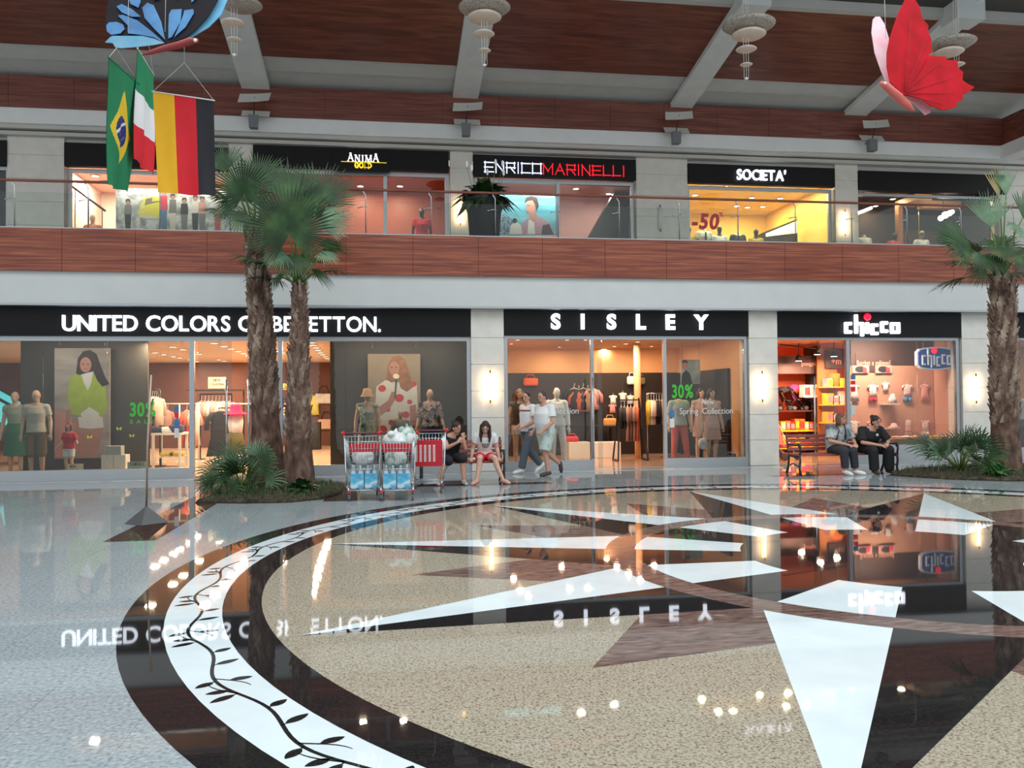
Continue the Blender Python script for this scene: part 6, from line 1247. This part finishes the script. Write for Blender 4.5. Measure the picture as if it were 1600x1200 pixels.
for k, (px, lab) in enumerate(((1345, 'red and black car seat picture in the window, left one'), (1381, 'red and black car seat picture in the window, right one'))):
    t = board(px-13, 571, px+13, 583, YD-.06, i_pink, 'picture_panel', lab, 'picture', .02); pell(t, px-1, 577, 8, 5, i_blk, .004); pprint(t, [(px+3,573),(px+9,575),(px+10,583),(px+4,583)], i_red, .006)
c_flw = ramp_mat('baby_print', [(.4, (230, 214, 208)), (.52, (236, 228, 224)), (.58, (214, 90, 96)), (.64, (236, 226, 220))], 16, rough=.85); c_pnk = mat('baby_pink', (238, 166, 160), .85, .05, 12); c_whp = mat('baby_white', (238, 224, 216), .85, .04, 12); c_blu = mat('baby_denim', (90, 140, 190), .85, .06, 12); c_strp = ramp_mat('baby_stripes', [(.4, (236, 170, 160)), (.5, (240, 228, 222)), (.6, (226, 130, 130))], 6, (.05, 1, 5), .85)
def baby(kind, px, py, s, m, label, sl=.55, extra=None):
    p = at(px, py, YD-.10); t = garment(kind, label, (p.x, YD-.038, p.z), 0, s, m, 'baby clothes pinned on the salmon display wall', sl)
    if extra is not None:
        b = MB(); n = 12; b.loft([((0, 0, -.56*s), V((.18*s, 0, 0)), V((0, .05*s, 0))), ((0, 0, -.70*s), V((.23*s, 0, 0)), V((0, .06*s, 0)))], n)
        for q in (-1, 1): b.tube([(q*.10*s, 0, -.66*s), (q*.13*s, 0, -.84*s)], [.11*s, .10*s], 8)
        b.build('shorts', extra, t)
    return t
baby('dress', 1337, 600, .45, c_flw, 'flowered baby dress at the top left beside the mullion'); baby('shirt', 1366, 600, .52, c_flw, 'flowered baby top with red shorts, upper row', .5, c_rd); baby('shirt', 1386, 597, .36, c_whp, 'small white top hanging from a peg, upper row'); baby('shirt', 1420, 600, .52, c_strp, 'striped baby top with blue shorts, upper row', .5, c_blu); baby('dress', 1447, 600, .44, c_pnk, 'pink baby dress at the right of the upper row'); baby('shirt', 1474, 600, .30, c_whp, 'tiny white top at the far right of the upper row')
baby('dress', 1337, 657, .44, c_flw, 'flowered baby dress at the left of the lower row'); baby('dress', 1365, 657, .50, c_pnk, 'pink baby dress above the woman in black'); baby('dress', 1421, 656, .42, c_strp, 'striped sleeveless baby dress in the lower row', 0); baby('shirt', 1448, 657, .44, c_flw, 'pale printed baby top at the right of the lower row', .2, c_whp)
for px, py, lab in ((1396, 631, 'small white shelf with a baby dress, upper row'), (1397, 669, 'small white shelf with a pink hat, lower row')):
    p = at(px, py, YD-.3); b = MB(); b.box((-.19, 0, -.02), (.19, .29, 0)); o = b.build('wall_shelf', m_wht); o.location = (p.x, YD-.295, p.z); tag(o, lab, 'shelf')
p = at(1394, 630, YD-.17); t = thing('folded_dress', 'flowered baby dress sitting on the upper white shelf', 'clothing', (p.x, YD-.17, p.z+.0)); b = MB(); b.loft([((0, 0, .0), V((.14, 0, 0)), V((0, .08, 0))), ((.01, 0, .12), V((.09, 0, 0)), V((0, .06, 0))), ((.02, 0, .24), V((.04, 0, 0)), V((0, .03, 0)))], 14); b.build('cloth', c_flw, t)
p = at(1397, 668, YD-.17); b = MB(); b.lathe([(.01, .11), (.06, .10), (.085, .03), (.15, .008), (.155, 0), (.01, 0)], n=20); o = b.build('baby_hat', c_pnk); o.location = (p.x, YD-.16, p.z+.003); tag(o, 'pink baby sun hat on the lower white shelf', 'hat')
R.seed(77)
for k in range(7):
    px = 1385 + 15*k; p = at(px, 696, G+.4); m = [c_flw, c_pnk, c_whp, c_strp, c_blu, cols[7], c_whp][k]; b = MB(); b.ell((0, 0, .025), (.13, .09, .03)); b.ell((.06, .02, .035), (.07, .06, .03)); o = b.build('baby_garment', m); o.location = (p.x, G+.42, .55); tag(o, ('flowered','pink','white','striped','blue','yellow','white printed')[k] + ' baby garment laid on the wooden window floor, %s from left' % ('first','second','third','fourth','fifth','sixth','seventh')[k], 'clothing', 'baby clothes on the window floor')
# blue hanging sign
ca, cc = at(1433, 560, 19.1), at(1492, 560, 19.1); cz0, cz1 = Z(578, 19.1, 1462), Z(542, 19.1, 1462); t = thing('hanging_sign', 'blue rounded sign with silver lowercase letters and red dot hanging in the right window', 'sign', ((ca.x+cc.x)/2, 19.1, cz0)); W_ = (cc.x-ca.x)/2; H_ = cz1-cz0
def barrel(w_, h_, n=14):
    pts = []
    for i in range(n+1): u = -1+2*i/n; pts.append((w_*(u*.86), h_*(.5+.5*(1-.18*u*u))))
    for i in range(n+1): u = 1-2*i/n; pts.append((w_*(u*.86), h_*(.5-.5*(1-.18*u*u))))
    k = n+1; side = lambda sg: [(sg*w_, h_*.5+h_*.28*sg2) for sg2 in ((1, -1) if sg > 0 else (-1, 1))]
    return pts[:k] + side(1) + pts[k:] + side(-1)
m_sil = mat('silver_lit', (216, 220, 226), .3, .03, emit=(214, 220, 230), es=.25); m_bluelit = mat('sign_blue', (24, 66, 150), .3, .05, 3, emit=(20, 60, 150), es=.25)
b = MB(); b.prism(barrel(W_, H_), (0, 0, 0), (1, 0, 0), (0, 0, 1), (0, .10, 0)); b.build('white_rim', m_sil, t)
b = MB(); b.prism([(x*.94, H_/2+(y-H_/2)*.88) for x, y in barrel(W_, H_)], (0, -.01, 0), (1, 0, 0), (0, 0, 1), (0, .05, 0)); b.build('blue_face', m_bluelit, t)
chicco(t, -W_*.80, W_*.80, H_*.10, H_*.98, -.01, .03, m_sil)
b = MB()
for q in (-1, 1): b.tube([(q*W_*.6, .05, H_*.9), (q*W_*.6, .05, 3.02-cz0)], .006, 5)
b.build('hanger_wire', m_steel, t)
# entrance: orange shelf wall with prams and boxes
YE = 21.6; xa, xb = X(1217, YE), X(1274, YE)
b = MB(); b.box((xa-.4, YE+.55, .004), (xb, YE+.62, 2.3)); struct(b, 'wall_orange_back', m_orange); b = MB(); b.box((xb, YE-.1, .004), (xb+.12, YE+.62, 2.95)); struct(b, 'trim_shelf_side', m_drk)
t = board(1214, 556, 1278, 584, YE-.12, mat('brown_board', (70, 46, 40), .6, .06), 'shop_sign', 'brown header board over the orange shelves reading passeggiate', 'sign', .08); o = t.location
text(t, '[passeggini]', at(1252, 572, YE-.12).x-o.x, at(1275, 572, YE-.12).x-o.x, at(1252, 571, YE-.12).z-o.z, at(1252, 565, YE-.12).z-o.z, 0, MATS['pink_ink'], .008, 0, .06, 'printed_text', True)
t['label'] = 'brown header board with small bracketed word over the orange shelves'
sh_z = [Z(641, YE, 1245), Z(672, YE, 1245), Z(699, YE, 1245)]
for k, z in enumerate(sh_z): b = MB(); b.box((xa-.3, YE-.05, z-.04), (xb, YE+.54, z)); tag(b.build('wall_shelf', mat('shelf_brown', (84, 48, 38), .5, .06) if k == 0 else mat('shelf_yellow', (232, 190, 40), .5, .05)), ('brown shelf carrying the prams in the orange lit entrance', 'yellow shelf of toy boxes below the prams', 'lowest yellow shelf near the floor in the orange entrance')[k], 'shelf')
def pram(px, label, m, s=.8):
    z = sh_z[0]; t = thing('baby_stroller', label, 'stroller', (X(px, YE+.2, 620), YE+.2, z+.002), math.radians(75)); b = MB()
    for q in (-1, 1): b.tube([(q*.22*s, -.3*s, .1*s), (q*.22*s, .1*s, .5*s), (q*.22*s, .4*s, .95*s)], .014, 6); b.tube([(q*.22*s, .32*s, .1*s), (q*.22*s, .1*s, .5*s)], .014, 6)
    b.tube([(-.22*s, .4*s, .95*s), (.22*s, .4*s, .95*s)], .016, 6); b.tube([(-.22*s, .32*s, .1*s), (.22*s, .32*s, .1*s)], .012, 6); b.build('frame', m_dark, t)
    b = MB(); b.box((-.19*s, -.15*s, .38*s), (.19*s, .18*s, .46*s)); b.obox((0, .24*s, .66*s), (.38*s, .08*s, .52*s), (-.35, 0, 0)); b.build('seat', m, t, bevel=.02)
    b = MB(); rings = []
    for i in range(7): a = math.radians(15+22*i); rings.append([V((.23*s*math.cos(th), .16*s - .33*s*math.cos(a)*abs(math.sin(th))**.6, .80*s + .28*s*math.sin(a)*abs(math.sin(th))**.6)) for th in [math.pi*j/12 for j in range(13)]])
    vs = [v for r in rings for v in r]; b.add(vs, [(i*13+j, i*13+j+1, (i+1)*13+j+1, (i+1)*13+j) for i in range(6) for j in range(12)], 0, True); o = b.build('canopy', m, t); sm = o.modifiers.new('thick', 'SOLIDIFY'); sm.thickness = .015
    for x, y in ((-.22, -.3), (.22, -.3), (-.22, .32), (.22, .32)):
        b = MB(); b.rings([[V((x*s+dx, y*s+r*math.cos(a), .09*s+r*math.sin(a))) for a in [2*math.pi*i/16 for i in range(16)]] for dx, r in ((-.02, .07*s), (-.016, .088*s), (.016, .088*s), (.02, .07*s))]); b.build('wheel', m_rub, t)
pram(1229, 'black folded pram on the brown shelf, leftmost of three', c_bk, .6); pram(1246, 'purple pram on the brown shelf, middle of three', mat('purple_cloth', (110, 44, 96), .8, .08), .66); pram(1264, 'navy hooded pram on the brown shelf, rightmost of three', cols[6], .62)
R.seed(9); bxc = [mat('box_white', (226, 214, 204), .6, .05), mat('box_yellow', (240, 190, 40), .6, .05), mat('box_orange', (232, 120, 40), .6, .05), mat('box_red', (210, 60, 50), .6, .05), mat('box_print', (196, 150, 150), .6, .2, 20)]
def toybox(px, py, Y, zb, sx, sz, m, lab, grp): b = MB(); b.box((-sx/2, -.13, 0), (sx/2, .13, sz)); b.box((-sx*.36, -.134, sz*.2), (sx*.36, -.129, sz*.8), 1); o = b.build('toy_box', [m, bxc[R.randrange(5)]]); o.location = (X(px, Y, py), Y, zb+.001); tag(o, lab, 'box', grp)
for k, (px, wd, hh, m) in enumerate(((1257,.17,.34,0),(1265,.17,.34,0),(1273,.15,.34,0))): toybox(px, 600, YE-.08+.0, Z(621, YE, 1265), wd, hh, bxc[m], 'white printed carton stacked by the prams, %s of three' % ('left', 'middle', 'right')[k], 'white cartons beside the prams')
b = MB(); zc = Z(621, YE, 1265); b.box((X(1254, YE), YE-.24, zc-.02), (X(1277, YE), YE+.1, zc)); tag(b.build('wall_shelf', MATS['shelf_brown']), 'short shelf holding the white cartons', 'shelf')
for r_, z in enumerate((sh_z[1], sh_z[2])):
    for k in range(8): toybox(1221+7.2*k, 665, YE+.1, z, .15, R.uniform(.2, .34), bxc[R.choice((1, 1, 0, 2, 3))], ('upper' if r_ == 0 else 'lower') + ' row toy box, %s from left on the yellow shelf' % ('first','second','third','fourth','fifth','sixth','seventh','eighth')[k], 'toy boxes on the yellow shelves')
YG = 20.9; xg0, xg1 = X(1290, YG), X(1321, YG); b = MB(); b.box((xg0, YG+.4, .004), (xg1, YG+.46, 2.9)); struct(b, 'wall_toy_panel', mat('ochre_wall', (176, 110, 60), .6, .06))
for k, py in enumerate((604, 632, 660)): z = Z(py, YG, 1305); b = MB(); b.box((xg0, YG, z-.03), (xg1, YG+.4, z)); tag(b.build('wall_shelf', MATS['shelf_yellow']), 'yellow shelf left of the mullion, %s of three' % ('top', 'middle', 'bottom')[k], 'shelf')
for r_, py in enumerate((604, 632, 660)):
    for k in range(3): toybox(1294+9*k, py, YG+.2, Z(py, YG, 1305), .2, R.uniform(.22, .36), bxc[R.choice((1, 2, 3, 0, 4))], '%s toy pack on the %s yellow shelf left of the mullion' % (('left','middle','right')[k], ('top','middle','bottom')[r_]), 'toy packs left of the mullion')
t = board(1290, 545, 1322, 575, YG+.3, mat('brown_board', (70, 46, 40), .6, .06), 'shop_sign', 'brown board with a plus and large m beside the mullion', 'sign', .05); o = t.location; text(t, '+m', at(1299, 570, YG+.3).x-o.x, at(1314, 570, YG+.3).x-o.x, at(1299, 569, YG+.3).z-o.z, at(1299, 559, YG+.3).z-o.z, 0, MATS['pink_ink'], .008, .01, .1, 'printed_text', True)
t = thing('baby_stroller', 'red pushchair on the floor left of the right bench', 'stroller', (X(1222, 20.2, 700), 20.2, .006), math.radians(20)); b = MB()
for q in (-1, 1): b.tube([(q*.2, -.3, .1), (q*.2, .05, .45), (q*.2, .35, .95)], .014, 6)
b.tube([(-.2, .35, .95), (.2, .35, .95)], .015, 6); b.build('frame', m_alu, t); b = MB(); b.box((-.18, -.18, .3), (.18, .16, .4)); b.obox((0, .2, .6), (.36, .07, .5), (-.4, 0, 0)); b.build('seat', cols[8], t, bevel=.02)
for x, y in ((-.2, -.3), (.2, -.3), (-.2, .2), (.2, .2)): b = MB(); b.rings([[V((x+dx, y+r*math.cos(a), .1+r*math.sin(a))) for a in [2*math.pi*i/16 for i in range(16)]] for dx, r in ((-.02, .08), (-.016, .1), (.016, .1), (.02, .08))]); b.build('wheel', m_rub, t)

# ---------------------------------------------------------------- gallery shops
def bust(label, px, py, Y, s, skin, cloth, headless=False, tie=None, group=None, legs=False):
    """py = the shoulder line; a standing mannequin on its plinth, seen above the parapet"""
    zsh = at(px, py, Y).z; J = pose(STAND, s); zf = zsh - 1.41*s; t = thing('mannequin', label, 'mannequin', (X(px, Y, py), Y, zf), 0, group)
    body(t, J, skin, .016, .95, False, False, headless, feet=True); shirt(t, J, cloth, .6, .02, 1.0, sr=.07, voxel=.016, hem=.03); pants(t, J, c_dk, 2.0, voxel=.018)
    if headless: b = MB(); b.lathe([(.05*s, 1.46*s), (.05*s, 1.53*s), (.035*s, 1.56*s), (.01, 1.565*s)], n=12); b.build('neck_cap', skin, t)
    if tie: b = MB(); b.prism([(-.02, 0), (.02, 0), (.035, -.3), (0, -.36), (-.035, -.3)], J['neck']+V((0, -.135*s, -.06)), (1, 0, 0), (0, 0, 1), (0, -.012, 0)); b.build('tie', tie, t)
    if zf > 5.2: b = MB(); b.box((-.3, -.3, 5.056-zf), (.3, .3, -.002)); b.build('plinth', i_box, t)
YU = 24.75
bust('black mannequin in a bright red shirt in the red brown gallery shop', 659, 345, YU, 1.05, m_mank, c_rd)
bust('black headed mannequin in yellow at the left edge of the yellow shop', 1076, 371, YU, 1.0, m_mank, cols[7]); bust('headless mannequin in white suit with dark tie, under the red sale figure', 1100, 365, YU, 1.02, m_manw, c_wt, True, c_bk); bust('black headed mannequin in white shirt right of the tie mannequin', 1124, 371, YU, 1.0, m_mank, c_wt); bust('headless mannequin in grey blue jacket with pale collar', 1153, 370, YU, 1.02, m_manw, c_dk, True); bust('black headed mannequin in yellow top nearest the mirrored counter', 1181, 375, YU, 1.0, m_mank, cols[7])
bust('headless white mannequin glowing in the dark gallery shop', 1350, 375, YU, 1.02, m_manw, c_wt, True); bust('dark mannequin in red in the dark gallery shop', 1398, 380, YU+.3, 1.0, m_mank, c_rd); bust('mannequin with striped head in a pale top, right dark gallery shop', 1440, 378, YU, 1.05, ramp_mat('striped_form', [(.45, (40, 34, 30)), (.5, (206, 196, 170)), (.55, (60, 50, 44))], 5, (.1, .1, 6), .5), c_wt)
t = board(771, 304, 868, 366, 24.6, ramp_mat('ink_sea', [(.3, (150, 196, 204)), (.5, (96, 176, 196)), (.62, (40, 140, 176)), (.75, (170, 206, 210))], 1.1, (.25, 1, 3), .5), 'poster', 'large poster of a man in mauve blazer before a turquoise sea', 'poster')
b = MB(); b.box((-.8, .002, 5.056-t.location.z), (.8, .028, 0)); b.build('stand', m_wht, t)
pprint(t, [(812,366),(815,352),(822,343),(838,336),(852,344),(862,352),(866,366)], mat('ink_mauve', (176, 136, 156), .6, .06), .004); pprint(t, [(824,366),(826,344),(834,342),(836,366)], i_wht, .006); pprint(t, [(846,366),(848,352),(858,350),(865,366)], mat('ink_plum', (60, 44, 56), .6, .08), .006); pprint(t, [(827,340),(830,332),(838,332),(838,344),(832,347)], i_skin, .007)
pell(t, 830, 323, 8, 14, i_skin, .008); pprint(t, [(819,318),(822,309),(830,306),(839,309),(842,322),(838,330),(836,320),(832,313),(825,314)], i_hair, .011); pprint(t, [(771,366),(773,340),(790,334),(803,346),(806,366)], ramp_mat('ink_check', [(.42, (60, 90, 120)), (.5, (150, 180, 196)), (.58, (80, 110, 140))], 9, rough=.6), .005); pprint(t, [(796,366),(798,352),(806,346),(814,352),(816,366)], i_wht, .007); pell(t, 804, 345, 4, 4, i_blk, .008)
pell(t, 826, 321, 1.2, .8, i_hair, .013); pell(t, 824.5, 331, 2, .7, i_red, .013)
# dark stair flight inside the poster shop, mirrored counter in the yellow shop
b = MB(); a, c = at(905, 366, 26.0), at(985, 300, 26.0); b.prism([(X(905, 26), 5.06), (X(975, 26), 5.06), (X(988, 26), 7.2), (X(988, 26), 8.15), (X(965, 26), 8.15), (X(915, 26), 6.4)], (0, 26.0, 0), (1, 0, 0), (0, 0, 1), (0, .4, 0)); struct(b, 'wall_stair_flank', m_blk)
t = thing('display_counter', 'slanted lit glass counter at the back of the yellow shop', 'counter', (X(1230, 26.2), 26.2, 5.056)); o = t.location; b = MB(); b.prism([(X(1197, 26.2)-o.x, 0), (X(1250, 26.2)-o.x, 0), (X(1250, 26.2)-o.x, Z(342, 26.2, 1240)-o.z), (X(1197, 26.2)-o.x, Z(364, 26.2, 1240)-o.z)], (0, 0, 0), (1, 0, 0), (0, 0, 1), (0, .5, 0)); b.build('cabinet', m_dark, t)
b = MB(); P = [(X(1200, 26.2)-o.x, Z(371, 26.2, 1240)-o.z), (X(1249, 26.2)-o.x, Z(364, 26.2, 1240)-o.z), (X(1249, 26.2)-o.x, Z(345, 26.2, 1240)-o.z), (X(1200, 26.2)-o.x, Z(366, 26.2, 1240)-o.z)]; b.prism(P, (0, -.01, 0), (1, 0, 0), (0, 0, 1), (0, -.01, 0)); b.build('lit_front', mat('lit_white_panel', (226, 234, 226), .3, .02, emit=(226, 236, 226), es=.7), t)
b = MB(); b.box((X(1256, 26.9), 26.9, 5.06), (X(1280, 26.9), 28.5, 8.2)); struct(b, 'wall_yellow_pier', mat('gold_yellow_wall', (230, 178, 70), .6, .04))
# printed board with a yellow van in the upper left shop, stair rail behind
t = board(181, 296, 385, 362, 24.7, ramp_mat('ink_street', [(.3, (96, 104, 106)), (.45, (170, 178, 178)), (.55, (226, 230, 230)), (.68, (130, 136, 134)), (.8, (206, 150, 130))], 2.6, (1, 1, 1), .5), 'advertising_board', 'bright printed board of a street with a yellow van and people', 'board')
m_vy = mat('ink_van_yellow', (222, 214, 70), .6, .05); pprint(t, [(216,338),(218,322),(225,310),(236,307),(252,308),(256,322),(254,336),(244,342),(226,341)], m_vy, .004); pprint(t, [(216,338),(228,336),(244,338),(243,343),(226,342)], i_wht, .006); pell(t, 223, 324, 2.4, 2.4, i_wht, .006); pell(t, 224, 332, 2.5, 1.5, i_wht, .006); pprint(t, [(228,311),(238,309),(237,318),(226,321)], i_gry, .006)
for cx, top_, hh, m1, m2 in ((256,298,60,i_red,mat('ink_blue', (70, 120, 160), .6, .08)),(305,306,54,i_wht,i_hair),(316,308,52,i_pink,i_gry),(270,304,58,i_gry,i_wht),(340,300,60,i_wht,i_red),(362,312,48,mat('ink_aqua', (120, 206, 206), .6, .06),i_wht),(200,312,46,i_gry,i_blk),(288,310,50,i_blk,i_gry)):
    pprint(t, [(cx-6, top_+hh*.5), (cx-5, top_+8), (cx+5, top_+8), (cx+6, top_+hh*.5)], m1, .007); pprint(t, [(cx-5, top_+hh*.5), (cx+5, top_+hh*.5), (cx+4, min(top_+hh, 362)), (cx-4, min(top_+hh, 362))], m2, .007); pell(t, cx, top_+4, 3.4, 4.6, i_skin, .008); pprint(t, [(cx-4, top_+4), (cx-3, top_-1), (cx+3, top_-1), (cx+4, top_+4), (cx, top_+1)], i_hair, .010)
t = thing('stair_rail', 'dark slanted handrail inside the pale pink upper shop', 'handrail', at(112, 291, 25.4)); o = t.location; b = MB(); b.tube([at(112, 291, 25.4)-o, at(165, 330, 25.4)-o], .03, 8); b.build('rail', m_dark, t); b = MB()
for q in (.1, .5, .9): p = at(112, 291, 25.4).lerp(at(165, 330, 25.4), q)-o; b.tube([p, V((p.x, p.y, 5.06-o.z))], .015, 6)
b.build('balusters', m_dark, t)
bust('dark haired mannequin in orange in the pale pink upper shop', 145, 355, 25.0, 1.0, m_mann, mat('orange_cloth', (222, 120, 70), .85, .06))
# far right ground shop glimpse and the moving stairs seen through the far left glass
def d_white(t, J): shirt(t, J, c_wt, .7, .025, 1.0, voxel=.016); pants(t, J, c_bk, 2.0, voxel=.016)
mannequin('mannequin in white top and dark trousers behind the palm at the right edge', 1592, 19.8, 1.0, MJ(1.0), m_mann, d_white)
t = thing('escalator', 'moving stairs with cyan lit glass sides seen through the far left window', 'escalator', (X(10, 24.0), 24.0, .006)); o = t.location; m_cy = mat('cyan_lit_glass', (120, 220, 226), .3, .03, emit=(90, 210, 220), es=.8); m_stp = mat('step_metal', (92, 100, 100), .4, .08, metal=.5)
pa, pb = V((-2.0, 0, 2.15)), V((1.6, 0, -.0)); b = MB()
for k in range(14): q = pa.lerp(pb, (k+.5)/14); b.box((q.x-.2, -.1, max(q.z-.25, 0)), (q.x+.2, 1.0, max(q.z, .02)))
b.build('steps', m_stp, t)
for y in (-.15, 1.05): b = MB(); b.hexa([pa+V((0, y, .1)), pb+V((0, y, .1)), pb+V((0, y+.03, .1)), pa+V((0, y+.03, .1)), pa+V((0, y, .62)), pb+V((0, y, .62)), pb+V((0, y+.03, .62)), pa+V((0, y+.03, .62))]); b.build('lit_side', m_cy, t); b = MB(); b.tube([pa+V((0, y, .68)), pb+V((0, y, .68))], .04, 8); b.build('hand_belt', m_blk, t)

# warm fittings of the dark gallery shop
b = MB(); b.box((X(1409, 26.5), 26.5, 5.06), (X(1416, 26.5), 26.7, 8.28)); struct(b, 'trim_shop_post', mat('honey_wood', (150, 96, 56), .5, .08)); b = MB(); b.box((X(1420, 27.2), 27.2, 5.06), (X(1470, 27.2), 27.3, 7.4)); struct(b, 'wall_shop_screen', mat('walnut', (92, 60, 44), .5, .1))
t = thing('light_bar', 'slim glowing light bar in the dark gallery shop', 'ceiling lamp', at(1350, 330, 25.6)); o = t.location; b = MB(); b.tube([at(1341, 333, 25.4)-o, at(1361, 325, 26.4)-o], .05, 8); b.build('tube', m_spot, t); b = MB(); b.tube([(0, 0, 0), (0, 0, 8.3-o.z)], .008, 5); b.build('cord', m_dark, t)
t = thing('cluster_lamp', 'cluster of glowing globes near the palm in the dark gallery shop', 'ceiling lamp', at(1474, 336, 25.6)); o = t.location; b = MB(); b.tube([(0, 0, 0), (0, 0, 8.3-o.z)], .012, 6); b.build('stem', m_dark, t)
for px, py, r in ((1470,341,.09),(1477,336,.11),(1484,333,.09),(1488,331,.07)): b = MB(); b.ell(at(px, py, 25.6)-o, (r, r, r)); b.build('globe', m_spot, t); 
b = MB(); b.tube([at(1470, 341, 25.6)-o, at(1477, 336, 25.6)-o, at(1484, 333, 25.6)-o, at(1488, 331, 25.6)-o], .01, 5); b.build('arm', m_dark, t)
b = MB(); b.box((X(1424, 26), 25.6, 8.05), (X(1450, 26), 26.6, 8.25)); struct(b, 'ceiling_panel', m_sand)
b = MB(); b.box((X(1458, 26), 26.4, 8.0), (X(1520, 26), 26.7, 8.25)); struct(b, 'ceiling_panel', m_sand)
